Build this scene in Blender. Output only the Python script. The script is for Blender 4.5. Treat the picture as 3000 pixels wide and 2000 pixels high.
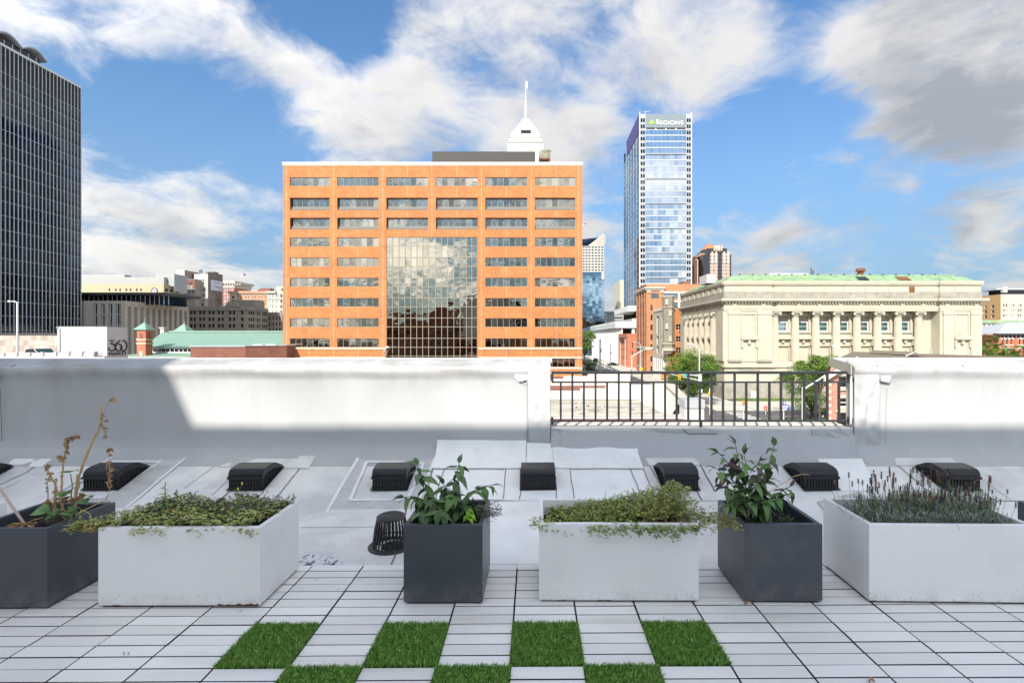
import bpy, math, random
from mathutils import Matrix, Vector
random.seed(7)
R = math.radians
scene = bpy.context.scene
for o in list(bpy.data.objects): bpy.data.objects.remove(o, do_unlink=True)

# ------------------------------------------------------------------ camera
FPX, CXP, CYP, CAMH = 1444.0, 1575.0, 987.0, 1.36      # focal length and principal point in a 3000 x 2000 frame
cam = bpy.data.cameras.new('camera'); cam_o = bpy.data.objects.new('camera', cam)
scene.collection.objects.link(cam_o)
cam.sensor_fit = 'HORIZONTAL'; cam.sensor_width = 36.0
cam.lens = FPX / 3000 * 36
cam.shift_x = -(CXP - 1500) / 3000
cam.shift_y = (CYP - 1000) / 3000
cam.clip_start = 0.05; cam.clip_end = 6000
cam_o.location = (0, 0, CAMH); cam_o.rotation_euler = (R(90), 0, 0)
scene.camera = cam_o

# ------------------------------------------------------------------ sun and sky
SD = Vector((0.45, 1.2, -1.0)).normalized()            # direction the sunlight travels
sun = bpy.data.lights.new('sun', 'SUN'); sun.energy = 2.0; sun.angle = R(0.27); sun.color = (1.0, 0.955, 0.88)
sun_o = bpy.data.objects.new('sun', sun); scene.collection.objects.link(sun_o)
sun_o.rotation_euler = SD.to_track_quat('-Z', 'Y').to_euler(); sun_o.location = (-20, -40, 60)
SUN_EL = math.asin(-SD.z); SUN_AZ = math.atan2(-SD.x, -SD.y)

vs = scene.view_settings
scene.display_settings.display_device = 'sRGB'
vs.view_transform = 'Standard'; vs.look = 'None'; vs.exposure = 1.86; vs.gamma = 1.0; vs.use_curve_mapping = False

world = bpy.data.worlds.new('World'); scene.world = world; world.use_nodes = True
nt = world.node_tree; nt.nodes.clear(); N = nt.nodes.new; LK = nt.links.new
def nmath(op, a, b=None, c=None, clamp=False):
    n = N('ShaderNodeMath'); n.operation = op; n.use_clamp = clamp
    for i, x in enumerate((a, b, c)):
        if x is None: continue
        if hasattr(x, 'is_output'): LK(x, n.inputs[i])
        else: n.inputs[i].default_value = x
    return n.outputs[0]
def vmath(op, a, b=None):
    n = N('ShaderNodeVectorMath'); n.operation = op
    for i, x in enumerate((a, b)):
        if x is None: continue
        if hasattr(x, 'is_output'): LK(x, n.inputs[i])
        else: n.inputs[i].default_value = x
    return n.outputs['Value'] if op == 'DOT_PRODUCT' else n.outputs[0]
def smooth(x, lo, hi, a=0.0, b=1.0):
    n = N('ShaderNodeMapRange'); n.interpolation_type = 'SMOOTHSTEP'
    LK(x, n.inputs[0])
    for i, q in enumerate((lo, hi, a, b)): n.inputs[i+1].default_value = q
    return n.outputs[0]
def cmix(f, a, b):
    n = N('ShaderNodeMix'); n.data_type = 'RGBA'
    for i, x in ((0, f), (6, a), (7, b)):
        if hasattr(x, 'is_output'): LK(x, n.inputs[i])
        else: n.inputs[i].default_value = x
    return n.outputs[2]
tc = N('ShaderNodeTexCoord'); dvec = vmath('NORMALIZE', tc.outputs['Generated'])
sky = N('ShaderNodeTexSky'); sky.sky_type = 'NISHITA'; sky.sun_disc = False
sky.sun_elevation = SUN_EL; sky.sun_rotation = SUN_AZ % (2*math.pi)
sky.altitude = 200; sky.air_density = 0.85; sky.dust_density = 1.0; sky.ozone_density = 1.2
sep = N('ShaderNodeSeparateXYZ'); LK(dvec, sep.inputs[0])
den = nmath('ADD', nmath('ABSOLUTE', sep.outputs[2]), 0.30)
cmb = N('ShaderNodeCombineXYZ')
LK(nmath('DIVIDE', sep.outputs[0], den), cmb.inputs[0]); LK(nmath('DIVIDE', sep.outputs[1], den), cmb.inputs[1])
LK(nmath('MULTIPLY', sep.outputs[2], 1.2), cmb.inputs[2])
def fbm(vec, scale, detail, rough, dist=0.0, off=(0, 0, 0)):
    n = N('ShaderNodeTexNoise'); n.noise_dimensions = '3D'
    n.inputs['Scale'].default_value = scale; n.inputs['Detail'].default_value = detail
    n.inputs['Roughness'].default_value = rough; n.inputs['Distortion'].default_value = dist
    LK(vmath('ADD', vec, off), n.inputs['Vector']); return n.outputs['Fac']
OFF = (3.1, 7.7, 1.3)
warp = N('ShaderNodeTexNoise'); warp.inputs['Scale'].default_value = 2.2; warp.inputs['Detail'].default_value = 3; LK(cmb.outputs[0], warp.inputs['Vector'])
wv0 = vmath('SUBTRACT', warp.outputs['Color'], (.5, .5, .5))
wsc = N('ShaderNodeVectorMath'); wsc.operation = 'SCALE'; LK(wv0, wsc.inputs[0]); wsc.inputs['Scale'].default_value = .35
cvec = vmath('ADD', cmb.outputs[0], wsc.outputs[0])
n1 = fbm(cvec, 2.4, 13, 0.60, 0.0, OFF)
n2 = fbm(cvec, 7.5, 9, 0.62, 0.3, (9.0, 2.0, 4.0))
n3 = fbm(cvec, 3.4, 8, 0.58, 0.0, (1.0, 5.0, 8.0))
n1b = fbm(vmath('ADD', cvec, (0.0, -.16, .10)), 2.4, 8, 0.60, 0.0, OFF)
def pdir(u, v):
    return Vector(((u-CXP)/FPX, 1.0, (CYP-v)/FPX)).normalized()
def blobs(lst):
    acc = None
    for (u, v, r, w) in lst:
        c = pdir(u, v); rr = r / FPX * (1.0 / math.sqrt(1 + ((u-CXP)/FPX)**2 + ((v-CYP)/FPX)**2))
        m = smooth(vmath('DOT_PRODUCT', dvec, tuple(c)), math.cos(rr), 1.0, 0.0, w)
        acc = m if acc is None else nmath('ADD', acc, m)
    return acc
CLB = [(40, 60, 260, .04), (330, 110, 330, .07), (650, 160, 300, .07), (820, 260, 240, .06), (1080, 240, 330, .11), (1380, 330, 360, .13), (1380, 60, 260, .08),
       (1620, 360, 230, .12), (2060, 110, 290, .10), (2180, 210, 200, .06), (2620, 260, 400, .19), (2900, 120, 420, .22), (2860, 420, 330, .20),
       (2520, 330, 220, .10), (430, 620, 300, .18), (700, 640, 220, .14), (780, 560, 130, .08), (1080, 450, 170, .16), (1760, 620, 220, .12), (2360, 720, 250, .14), (2740, 670, 170, .16), (2960, 800, 220, .12), (300, 780, 300, .08),
       (1000, 60, 190, -.32), (840, 30, 150, -.22), (620, 420, 330, -.28), (330, 390, 260, -.24), (2240, 470, 330, -.32), (1930, 400, 170, -.20), (2560, 600, 260, -.24),
       (1720, 110, 130, -.14), (2360, 330, 150, -.18), (2330, 60, 140, -.14), (2880, 600, 200, -.16), (120, 210, 130, -.10), (1850, 560, 170, -.10), (1880, 220, 110, -.08), (520, 330, 160, -.1)]
cl = blobs(CLB)
dens = nmath('ADD', nmath('ADD', nmath('MULTIPLY', nmath('SUBTRACT', n1, .5), 1.9), nmath('MULTIPLY', nmath('SUBTRACT', n2, 0.5), 0.48)), nmath('ADD', cl, .04))
mask = smooth(dens, -.13, 0.36)
shade = nmath('MULTIPLY', nmath('SUBTRACT', n1b, n1), 2.2)
grey = nmath('ADD', nmath('ADD', blobs([(2640, 490, 340, .58), (2920, 60, 420, .55), (2980, 440, 300, .2), (560, 90, 330, .12), (300, 200, 260, .1), (1250, 330, 300, .08)]), shade),
             nmath('ADD', nmath('MULTIPLY', nmath('SUBTRACT', n3, 0.5), 1.9), nmath('MULTIPLY', nmath('SUBTRACT', n2, 0.5), 1.1)))
gm = nmath('MULTIPLY', nmath('ADD', smooth(grey, -.45, 1.25), nmath('MULTIPLY', smooth(dens, .1, .6), .25)), 1.0, clamp=True)
cbase = cmix(nmath('MULTIPLY', gm, .9), (2.26, 2.17, 2.05, 1), (.88, .92, 1.0, 1))
# clouds scatter light forward: unseen sun-side ones are boosted to lift the shaded terrace
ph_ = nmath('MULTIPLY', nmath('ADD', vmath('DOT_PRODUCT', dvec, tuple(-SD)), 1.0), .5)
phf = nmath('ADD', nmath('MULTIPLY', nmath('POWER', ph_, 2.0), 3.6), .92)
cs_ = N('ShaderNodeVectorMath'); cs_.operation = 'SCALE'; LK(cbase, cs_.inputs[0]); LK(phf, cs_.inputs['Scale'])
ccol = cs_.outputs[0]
skyc = N('ShaderNodeMix'); skyc.data_type = 'RGBA'; skyc.blend_type = 'MULTIPLY'; skyc.inputs[0].default_value = 1.0
LK(sky.outputs[0], skyc.inputs[6]); skyc.inputs[7].default_value = (.40, .55, .63, 1)
upper = smooth(sep.outputs[2], -0.02, 0.03)
hz = nmath('MULTIPLY', smooth(nmath('ABSOLUTE', sep.outputs[2]), .0, .50, 1.0, 0.0), .85)
skyh = cmix(hz, skyc.outputs[2], (.74, 1.05, 1.36, 1))
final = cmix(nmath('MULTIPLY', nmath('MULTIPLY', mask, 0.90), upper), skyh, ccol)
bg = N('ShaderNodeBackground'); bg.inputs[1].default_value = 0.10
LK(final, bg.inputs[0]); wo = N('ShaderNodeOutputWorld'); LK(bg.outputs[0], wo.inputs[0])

scene.render.engine = 'CYCLES'
scene.cycles.max_bounces = 7; scene.cycles.diffuse_bounces = 3; scene.cycles.glossy_bounces = 4
scene.cycles.transparent_max_bounces = 8

# ------------------------------------------------------------------ helpers
def XU(u, Y): return (u - CXP) / FPX * Y
def ZV(v, Y): return CAMH - (v - CYP) / FPX * Y
def YG(v, z): return (CAMH - z) * FPX / (v - CYP)
GZ = -11.2                                              # street level below the terrace
COL = scene.collection
W = {}
def basis(o, parent, M):
    W[o.name] = M; o.parent = parent
    o.matrix_basis = (W[parent.name].inverted() @ M) if parent else M
def thing(name, label, cat, loc=(0, 0, 0), rotz=0, group=None):
    o = bpy.data.objects.new(name, None); COL.objects.link(o); o.empty_display_size = 0.2
    basis(o, None, Matrix.Translation(loc) @ Matrix.Rotation(rotz, 4, 'Z'))
    tag(o, label, cat, group); return o
def tag(o, label=None, cat=None, group=None, kind=None):
    if label: o['label'] = label
    if cat: o['category'] = cat
    if group: o['group'] = group
    if kind: o['kind'] = kind
    return o
def inst(name, mesh, parent, loc=(0, 0, 0), rotz=0, M=None):
    o = bpy.data.objects.new(name, mesh); COL.objects.link(o)
    basis(o, parent, M if M is not None else Matrix.Translation(loc) @ Matrix.Rotation(rotz, 4, 'Z'))
    return o
class MB:
    def __init__(s): s.v = []; s.f = []; s.m = []; s.mats = []
    def mi(s, m):
        if m not in s.mats: s.mats.append(m)
        return s.mats.index(m)
    def face(s, pts, m):
        b = len(s.v); s.v += [tuple(p) for p in pts]; s.f.append(tuple(range(b, b+len(pts)))); s.m.append(s.mi(m))
    def box(s, x0, x1, y0, y1, z0, z1, m, M=None):
        c = [(x, y, z) for x in (x0, x1) for y in (y0, y1) for z in (z0, z1)]
        s.hexa(c, m, M)
    def hexa(s, c, m, M=None):      # corners ordered x, then y, then z
        if M is not None: c = [tuple(M @ Vector(p)) for p in c]
        b = len(s.v); s.v += c; k = s.mi(m)
        for f in ((0, 1, 3, 2), (4, 6, 7, 5), (0, 4, 5, 1), (2, 3, 7, 6), (0, 2, 6, 4), (1, 5, 7, 3)):
            s.f.append(tuple(b+i for i in f)); s.m.append(k)
    def prism(s, poly, ax, a0, a1, m, cap=True):          # poly: 2D points; extruded along axis ax
        def P(p, a): return (a, p[0], p[1]) if ax == 0 else ((p[0], a, p[1]) if ax == 1 else (p[0], p[1], a))
        b = len(s.v); n = len(poly); k = s.mi(m)
        s.v += [P(p, a0) for p in poly] + [P(p, a1) for p in poly]
        for i in range(n):
            j = (i+1) % n; s.f.append((b+i, b+j, b+n+j, b+n+i)); s.m.append(k)
        if cap:
            s.f.append(tuple(b+i for i in range(n))[::-1]); s.m.append(k)
            s.f.append(tuple(b+n+i for i in range(n))); s.m.append(k)
    def tube(s, pts, rad, m, n=6, cap=True):
        pts = [Vector(p) for p in pts]; k = s.mi(m); rings = []
        if not hasattr(rad, '__len__'): rad = [rad]*len(pts)
        for i, p in enumerate(pts):
            d = (pts[min(i+1, len(pts)-1)] - pts[max(i-1, 0)])
            d = d.normalized() if d.length > 1e-9 else Vector((0, 0, 1))
            a = d.cross(Vector((0, 0, 1)) if abs(d.z) < .95 else Vector((1, 0, 0))).normalized(); b2 = d.cross(a)
            b = len(s.v); rings.append(b)
            for j in range(n):
                t = 2*math.pi*j/n; s.v.append(tuple(p + (a*math.cos(t)+b2*math.sin(t))*rad[i]))
        for i in range(len(pts)-1):
            for j in range(n):
                q = (j+1) % n; s.f.append((rings[i]+j, rings[i]+q, rings[i+1]+q, rings[i+1]+j)); s.m.append(k)
        if cap:
            s.f.append(tuple(rings[0]+j for j in range(n))[::-1]); s.m.append(k)
            s.f.append(tuple(rings[-1]+j for j in range(n))); s.m.append(k)
    def lathe(s, prof, m, c=(0, 0, 0), n=16, cap=True):    # prof: (r, z)
        k = s.mi(m); rings = []
        for (r, z) in prof:
            b = len(s.v); rings.append(b)
            for j in range(n):
                t = 2*math.pi*j/n; s.v.append((c[0]+r*math.cos(t), c[1]+r*math.sin(t), c[2]+z))
        for i in range(len(prof)-1):
            for j in range(n):
                q = (j+1) % n; s.f.append((rings[i]+j, rings[i]+q, rings[i+1]+q, rings[i+1]+j)); s.m.append(k)
        if cap:
            s.f.append(tuple(rings[0]+j for j in range(n))[::-1]); s.m.append(k)
            s.f.append(tuple(rings[-1]+j for j in range(n))); s.m.append(k)
    def mesh(s, name, smooth=False):
        me = bpy.data.meshes.new(name); me.from_pydata(s.v, [], s.f)
        for m in s.mats: me.materials.append(m)
        me.polygons.foreach_set('material_index', s.m)
        if smooth:
            me.polygons.foreach_set('use_smooth', [True]*len(s.f))
        me.update(); return me
    def build(s, name, parent=None, smooth=False, M=None):
        return inst(name, s.mesh(name, smooth), parent, M=M if M is not None else Matrix.Identity(4))
def auto_smooth(o, ang=35):
    me = o.data; me.polygons.foreach_set('use_smooth', [True]*len(me.polygons))
    try: me.set_sharp_from_angle(angle=R(ang))
    except Exception: pass
    return o
def bevel(o, w=.004, seg=2):
    md = o.modifiers.new('bevel', 'BEVEL'); md.width = w; md.segments = seg; md.limit_method = 'ANGLE'; md.angle_limit = R(40)
    return o
def structure(o, label=None): 
    o['kind'] = 'structure'
    if label: o['label'] = label
    return o

# ------------------------------------------------------------------ materials
MATS = {}
def mat(name, col, rough=.75, metal=0.0, var=.0, vs=1.0, bump=0.0, bs=20.0, spec=.5, rand=0.0, stretch=(1, 1, 1), dirt=None, ior=None, coat=0.0, det=5, zdirt=None):
    """Principled material; var/vs: colour variation by world-space noise, bump/bs: fine relief, dirt: (colour, scale, threshold)"""
    if name in MATS: return MATS[name]
    m = bpy.data.materials.new(name); m.use_nodes = True; t = m.node_tree; b = t.nodes['Principled BSDF']
    b.inputs['Roughness'].default_value = rough; b.inputs['Metallic'].default_value = metal
    b.inputs['Specular IOR Level'].default_value = spec
    if ior: b.inputs['IOR'].default_value = ior
    if coat: b.inputs['Coat Weight'].default_value = coat
    out = None
    def rgb(c): return (c[0], c[1], c[2], 1)
    geo = t.nodes.new('ShaderNodeNewGeometry'); mp = t.nodes.new('ShaderNodeMapping'); mp.inputs['Scale'].default_value = stretch
    t.links.new(geo.outputs['Position'], mp.inputs['Vector'])
    def mixc(f, a, c, bt='MIX'):
        n = t.nodes.new('ShaderNodeMix'); n.data_type = 'RGBA'; n.blend_type = bt
        for i, x in ((0, f), (6, a), (7, c)):
            if hasattr(x, 'is_output'): t.links.new(x, n.inputs[i])
            else: n.inputs[i].default_value = x
        return n.outputs[2]
    def noise(sc, d=5, r=.55):
        n = t.nodes.new('ShaderNodeTexNoise'); n.inputs['Scale'].default_value = sc; n.inputs['Detail'].default_value = d; n.inputs['Roughness'].default_value = r
        t.links.new(mp.outputs[0], n.inputs['Vector']); return n.outputs['Fac']
    def ramp(x, lo, hi):
        n = t.nodes.new('ShaderNodeMapRange'); t.links.new(x, n.inputs[0]); n.inputs[1].default_value = lo; n.inputs[2].default_value = hi; return n.outputs[0]
    cur = rgb(col)
    if var:
        cur = mixc(ramp(noise(vs, det), .3, .7), rgb([max(0, c*(1-var)) for c in col]), rgb([min(1, c*(1+var)) for c in col]))
    if rand:
        oi = t.nodes.new('ShaderNodeObjectInfo')
        mr = t.nodes.new('ShaderNodeMapRange'); t.links.new(oi.outputs['Random'], mr.inputs[0]); mr.inputs[3].default_value = 1-rand; mr.inputs[4].default_value = 1+rand
        hs = t.nodes.new('ShaderNodeHueSaturation'); t.links.new(mr.outputs[0], hs.inputs['Value'])
        if hasattr(cur, 'is_output'): t.links.new(cur, hs.inputs['Color'])
        else: hs.inputs['Color'].default_value = cur
        cur = hs.outputs[0]
    if dirt:
        for dc, ds, lo, hi in dirt: cur = mixc(ramp(noise(ds, 7, .65), lo, hi), cur, rgb(dc))
    for dc, ds, lo, hi, z0, z1 in (zdirt or ()):               # splashes and stains that sit at a certain height
        sx = t.nodes.new('ShaderNodeSeparateXYZ'); t.links.new(geo.outputs['Position'], sx.inputs[0])
        mm = t.nodes.new('ShaderNodeMath'); mm.operation = 'MULTIPLY'; t.links.new(ramp(noise(ds, 7, .65), lo, hi), mm.inputs[0]); t.links.new(ramp(sx.outputs[2], z0, z1), mm.inputs[1])
        cur = mixc(mm.outputs[0], cur, rgb(dc))
    if hasattr(cur, 'is_output'): t.links.new(cur, b.inputs['Base Color'])
    else: b.inputs['Base Color'].default_value = cur
    if bump:
        bn = t.nodes.new('ShaderNodeBump'); bn.inputs['Strength'].default_value = bump; bn.inputs['Distance'].default_value = .02 if bs > 3 else .1
        t.links.new(noise(bs, 4), bn.inputs['Height']); t.links.new(bn.outputs[0], b.inputs['Normal'])
    MATS[name] = m; return m
def brickmat(name, c1, c2, mortar, bw=.42, bh=.14, ms=.02, rough=.85, var=.20):
    if name in MATS: return MATS[name]
    m = mat(name, c1, rough); t = m.node_tree; b = t.nodes['Principled BSDF']
    geo = t.nodes.new('ShaderNodeNewGeometry'); s = t.nodes.new('ShaderNodeSeparateXYZ'); t.links.new(geo.outputs['Position'], s.inputs[0])
    ad = t.nodes.new('ShaderNodeMath'); t.links.new(s.outputs[0], ad.inputs[0]); t.links.new(s.outputs[1], ad.inputs[1])
    cb = t.nodes.new('ShaderNodeCombineXYZ'); t.links.new(ad.outputs[0], cb.inputs[0]); t.links.new(s.outputs[2], cb.inputs[1])
    br = t.nodes.new('ShaderNodeTexBrick'); t.links.new(cb.outputs[0], br.inputs['Vector'])
    br.inputs['Color1'].default_value = (*c1, 1); br.inputs['Color2'].default_value = (*c2, 1); br.inputs['Mortar'].default_value = (*mortar, 1)
    br.inputs['Scale'].default_value = 1.0; br.inputs['Brick Width'].default_value = bw; br.inputs['Row Height'].default_value = bh
    br.inputs['Mortar Size'].default_value = ms; br.inputs['Mortar Smooth'].default_value = .3; br.inputs['Bias'].default_value = -.3
    nz = t.nodes.new('ShaderNodeTexNoise'); nz.inputs['Scale'].default_value = .5; nz.inputs['Detail'].default_value = 8; nz.inputs['Roughness'].default_value = .7
    t.links.new(geo.outputs['Position'], nz.inputs['Vector'])
    mr = t.nodes.new('ShaderNodeMapRange'); t.links.new(nz.outputs[0], mr.inputs[0]); mr.inputs[1].default_value = .3; mr.inputs[2].default_value = .7
    mr.inputs[3].default_value = 1-var; mr.inputs[4].default_value = 1+var
    nf = t.nodes.new('ShaderNodeTexNoise'); nf.inputs['Scale'].default_value = 2.6; nf.inputs['Detail'].default_value = 3; t.links.new(geo.outputs['Position'], nf.inputs['Vector'])
    mf = t.nodes.new('ShaderNodeMapRange'); t.links.new(nf.outputs[0], mf.inputs[0]); mf.inputs[1].default_value = .35; mf.inputs[2].default_value = .65; mf.inputs[3].default_value = .90; mf.inputs[4].default_value = 1.09
    mv = t.nodes.new('ShaderNodeMath'); mv.operation = 'MULTIPLY'; t.links.new(mr.outputs[0], mv.inputs[0]); t.links.new(mf.outputs[0], mv.inputs[1])
    hs = t.nodes.new('ShaderNodeHueSaturation'); t.links.new(mv.outputs[0], hs.inputs['Value']); t.links.new(br.outputs['Color'], hs.inputs['Color'])
    t.links.new(hs.outputs[0], b.inputs['Base Color']); return m
def glassmat(name, col, rough=.03, metal=1.0, wave=.0, ws=.5, rand=0.0):
    m = mat(name, col, rough, metal, rand=rand)
    if wave and not m.get('w'):
        m['w'] = 1; t = m.node_tree; b = t.nodes['Principled BSDF']
        geo = t.nodes.new('ShaderNodeNewGeometry'); nz = t.nodes.new('ShaderNodeTexNoise'); nz.inputs['Scale'].default_value = ws; nz.inputs['Detail'].default_value = 2
        t.links.new(geo.outputs['Position'], nz.inputs['Vector'])
        bn = t.nodes.new('ShaderNodeBump'); bn.inputs['Strength'].default_value = wave; bn.inputs['Distance'].default_value = .1
        t.links.new(nz.outputs[0], bn.inputs['Height']); t.links.new(bn.outputs[0], b.inputs['Normal'])
    return m
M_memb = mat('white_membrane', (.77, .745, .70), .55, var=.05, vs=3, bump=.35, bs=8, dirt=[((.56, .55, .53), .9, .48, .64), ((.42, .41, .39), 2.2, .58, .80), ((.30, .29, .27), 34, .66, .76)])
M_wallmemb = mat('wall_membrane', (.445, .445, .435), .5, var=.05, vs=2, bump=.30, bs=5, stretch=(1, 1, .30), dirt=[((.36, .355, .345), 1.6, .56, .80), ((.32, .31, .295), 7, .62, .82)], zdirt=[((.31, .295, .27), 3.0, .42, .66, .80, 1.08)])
M_patch = mat('cream_membrane_patch', (.88, .865, .82), .5, var=.05, vs=5, bump=.15, bs=14, dirt=[((.60, .58, .52), 3.5, .58, .85)])
M_oldpatch = mat('dirty_grey_patch', (.52, .51, .485), .7, var=.12, vs=8, dirt=[((.36, .35, .33), 6, .55, .8)])
M_sealant = mat('white_sealant', (.78, .78, .77), .5, var=.08, vs=20)
M_seam = mat('seam_dirt', (.10, .095, .09), .9)
M_softseam = mat('soft_seam', (.33, .32, .31), .9)
M_slat = mat('deck_slat', (.85, .81, .76), .42, var=.035, vs=5, rand=.075, bump=.08, bs=60, stretch=(.25, 1.5, 1), dirt=[((.58, .53, .46), 2.2, .55, .85), ((.33, .28, .22), 26, .70, .78)])
M_slatrust = mat('deck_slat_rust_stained', (.80, .775, .745), .5, var=.06, vs=5, dirt=[((.42, .25, .09), 14, .60, .72)])
M_dark = mat('dark_rubber', (.012, .012, .013), .8)
M_black = mat('black_plastic', (.012, .012, .014), .38, bump=.06, bs=160, dirt=[((.42, .42, .42), 90, .72, .76)])
M_blackplain = mat('black_metal_paint', (.022, .022, .024), .33, spec=.6, dirt=[((.12, .11, .10), 40, .62, .8)])
M_grille = mat('vent_grille', (.03, .028, .028), .6, var=.5, vs=60)
M_drain = mat('cast_iron_drain', (.028, .026, .026), .5, var=.4, vs=30, dirt=[((.09, .045, .025), 14, .55, .75)])
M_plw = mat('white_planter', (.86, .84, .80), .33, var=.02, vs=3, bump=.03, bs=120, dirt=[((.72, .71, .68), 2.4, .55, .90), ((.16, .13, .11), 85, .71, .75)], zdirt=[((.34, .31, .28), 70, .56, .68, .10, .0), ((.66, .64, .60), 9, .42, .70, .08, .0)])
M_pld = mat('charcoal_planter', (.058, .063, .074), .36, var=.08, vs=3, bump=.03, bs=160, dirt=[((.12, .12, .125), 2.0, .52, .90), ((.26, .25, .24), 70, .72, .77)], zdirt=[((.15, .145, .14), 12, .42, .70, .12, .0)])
M_rust = mat('rust', (.16, .065, .025), .9, var=.4, vs=60)
M_soil = mat('potting_soil', (.025, .018, .013), .95, var=.5, vs=60, bump=.8, bs=90)
M_turf = mat('turf_backing', (.02, .06, .012), .95)
M_blade = [mat('turf_blade_%s' % n, c, .55, spec=.3) for n, c in (('mid', (.16, .34, .045)), ('deep', (.075, .19, .025)), ('light', (.40, .54, .15)))]
M_brick = brickmat('orange_brick', (.42, .146, .038), (.32, .098, .026), (.44, .215, .09))
M_brickdark = brickmat('brown_brick', (.22, .075, .045), (.17, .055, .034), (.22, .12, .08))
M_brickred = brickmat('red_brick', (.44, .12, .055), (.35, .085, .04), (.44, .22, .14))
M_brickbrown = brickmat('tan_brown_brick', (.42, .18, .075), (.33, .13, .055), (.42, .25, .14))
M_bricksal = brickmat('salmon_brick', (.50, .24, .14), (.44, .19, .11), (.5, .35, .25))
M_white = mat('white_trim', (.55, .54, .515), .6, var=.06, vs=.7)
M_cream = mat('cream_stone_trim', (.47, .425, .34), .75, var=.08, vs=1.2)
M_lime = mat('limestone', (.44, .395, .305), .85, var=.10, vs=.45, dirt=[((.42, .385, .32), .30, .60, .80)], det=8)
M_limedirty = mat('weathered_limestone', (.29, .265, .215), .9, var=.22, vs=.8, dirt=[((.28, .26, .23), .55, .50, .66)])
M_copper = mat('green_copper', (.20, .33, .20), .6, var=.38, vs=.35, stretch=(2.5, 2.5, .18), dirt=[((.24, .26, .08), .7, .48, .64), ((.36, .48, .36), 1.4, .58, .78)])
M_mint = mat('mint_metal_roof', (.19, .31, .235), .5, var=.05, vs=.3)
M_mintrib = mat('mint_roof_rib', (.09, .18, .13), .5)
M_asph = mat('asphalt', (.085, .083, .082), .9, var=.2, vs=.35, dirt=[((.14, .135, .13), .2, .5, .7)])
M_conc = mat('pale_concrete', (.46, .43, .37), .9, var=.1, vs=.5)
M_line = mat('road_paint', (.70, .69, .64), .7)
M_stone = mat('tan_precast_stone', (.42, .375, .315), .9, var=.08, vs=.8, dirt=[((.30, .25, .21), .5, .56, .75)])
M_greyterra = mat('grey_terracotta', (.235, .205, .165), .9, var=.14, vs=.7)
M_steelgrey = mat('galvanised_grey', (.42, .43, .44), .45, metal=.4)
M_lamp = mat('pale_pole_paint', (.60, .60, .60), .45)
M_metal_white = mat('white_metal_panel', (.34, .34, .325), .5, var=.03, vs=.3)
M_metal_grey = mat('grey_metal_panel', (.36, .37, .38), .5, var=.03, vs=.3)
M_brown_screen = mat('brown_metal_screen', (.035, .029, .024), .6)
M_frame = mat('bronze_window_frame', (.26, .22, .16), .45)
M_framew = mat('white_window_frame', (.62, .62, .60), .5)
M_framed = mat('dark_window_frame', (.05, .05, .055), .5)
M_alu = mat('aluminium_mullion', (.62, .66, .66), .4, metal=.2)
G_bronze = glassmat('bronze_tinted_glass', (.26, .245, .21), .02, wave=.22, ws=.55, rand=.38)
G_atrium = glassmat('atrium_glass', (.34, .32, .265), .015, wave=.26, ws=.45, rand=.10)
G_dark = glassmat('dark_glass', (.06, .063, .075), .04, wave=.06, ws=.5)
G_tower = glassmat('smoke_tower_glass', (.07, .075, .09), .03, wave=.10, ws=.3, rand=.45)
G_blue = glassmat('blue_tower_glass', (.20, .28, .37), .06, wave=.05, ws=.1, rand=.22)
G_bluew = glassmat('pale_tower_glass', (.52, .55, .58), .06, wave=.04, ws=.1, rand=.10)
G_steel = glassmat('steel_blue_glass', (.20, .30, .38), .04, wave=.12, ws=.2, rand=.30)
G_win = glassmat('ordinary_window_glass', (.20, .22, .24), .05, wave=.05, ws=.5, rand=.35)
G_winb = mat('black_window_glass', (.012, .012, .014), .08, spec=.6)
G_sky = glassmat('pale_window_glass', (.62, .68, .72), .05, wave=.05, ws=.5, rand=.25)
G_green = mat('green_window_glass', (.03, .075, .065), .1, spec=.7)
M_bark = mat('bark', (.075, .055, .04), .9, var=.3, vs=6)
M_leafs = [mat('tree_leaf_%s' % n, c, .55, spec=.25) for n, c in (('mid', (.095, .17, .022)), ('deep', (.045, .10, .014)), ('light', (.16, .24, .03)), ('olive', (.12, .18, .05)))]
# ------------------------------------------------------------------ terrace roof, parapets
Y_BRK, RSL, Z_RF = 3.94, .30, -.042
YW = 4.86                                               # inner face of the parapet
def zr(Y): return Z_RF if Y < Y_BRK else Z_RF + RSL*(Y-Y_BRK)
def roofpt(u, v, lift=0.0):
    k = (v-CYP)/FPX; Y = (CAMH-Z_RF)/k
    if Y > Y_BRK: Y = (CAMH-Z_RF+RSL*Y_BRK)/(k+RSL)
    return Vector((XU(u, Y), Y, zr(Y)+lift))
def wallpt(u, v, off=.0): return Vector((XU(u, YW-off), YW-off, ZV(v, YW-off)))

mb = MB(); prof = [(-1.599, Z_RF), (2.6, Z_RF), (3.7, Z_RF), (3.86, Z_RF+.003), (3.94, Z_RF+.011), (4.02, Z_RF+.027), (4.12, zr(4.12)), (4.5, zr(4.5)), (4.9, zr(4.9))]
xs = [-12+i*.5 for i in range(49)]
for i in range(len(prof)-1):
    for j in range(len(xs)-1):
        (a, za), (b, zb) = prof[i], prof[i+1]
        mb.face([(xs[j], a, za), (xs[j+1], a, za), (xs[j+1], b, zb), (xs[j], b, zb)], M_memb)
roof = structure(auto_smooth(mb.build('roof'), 60), 'pale grey membrane roof sloping up to the parapet')

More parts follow.
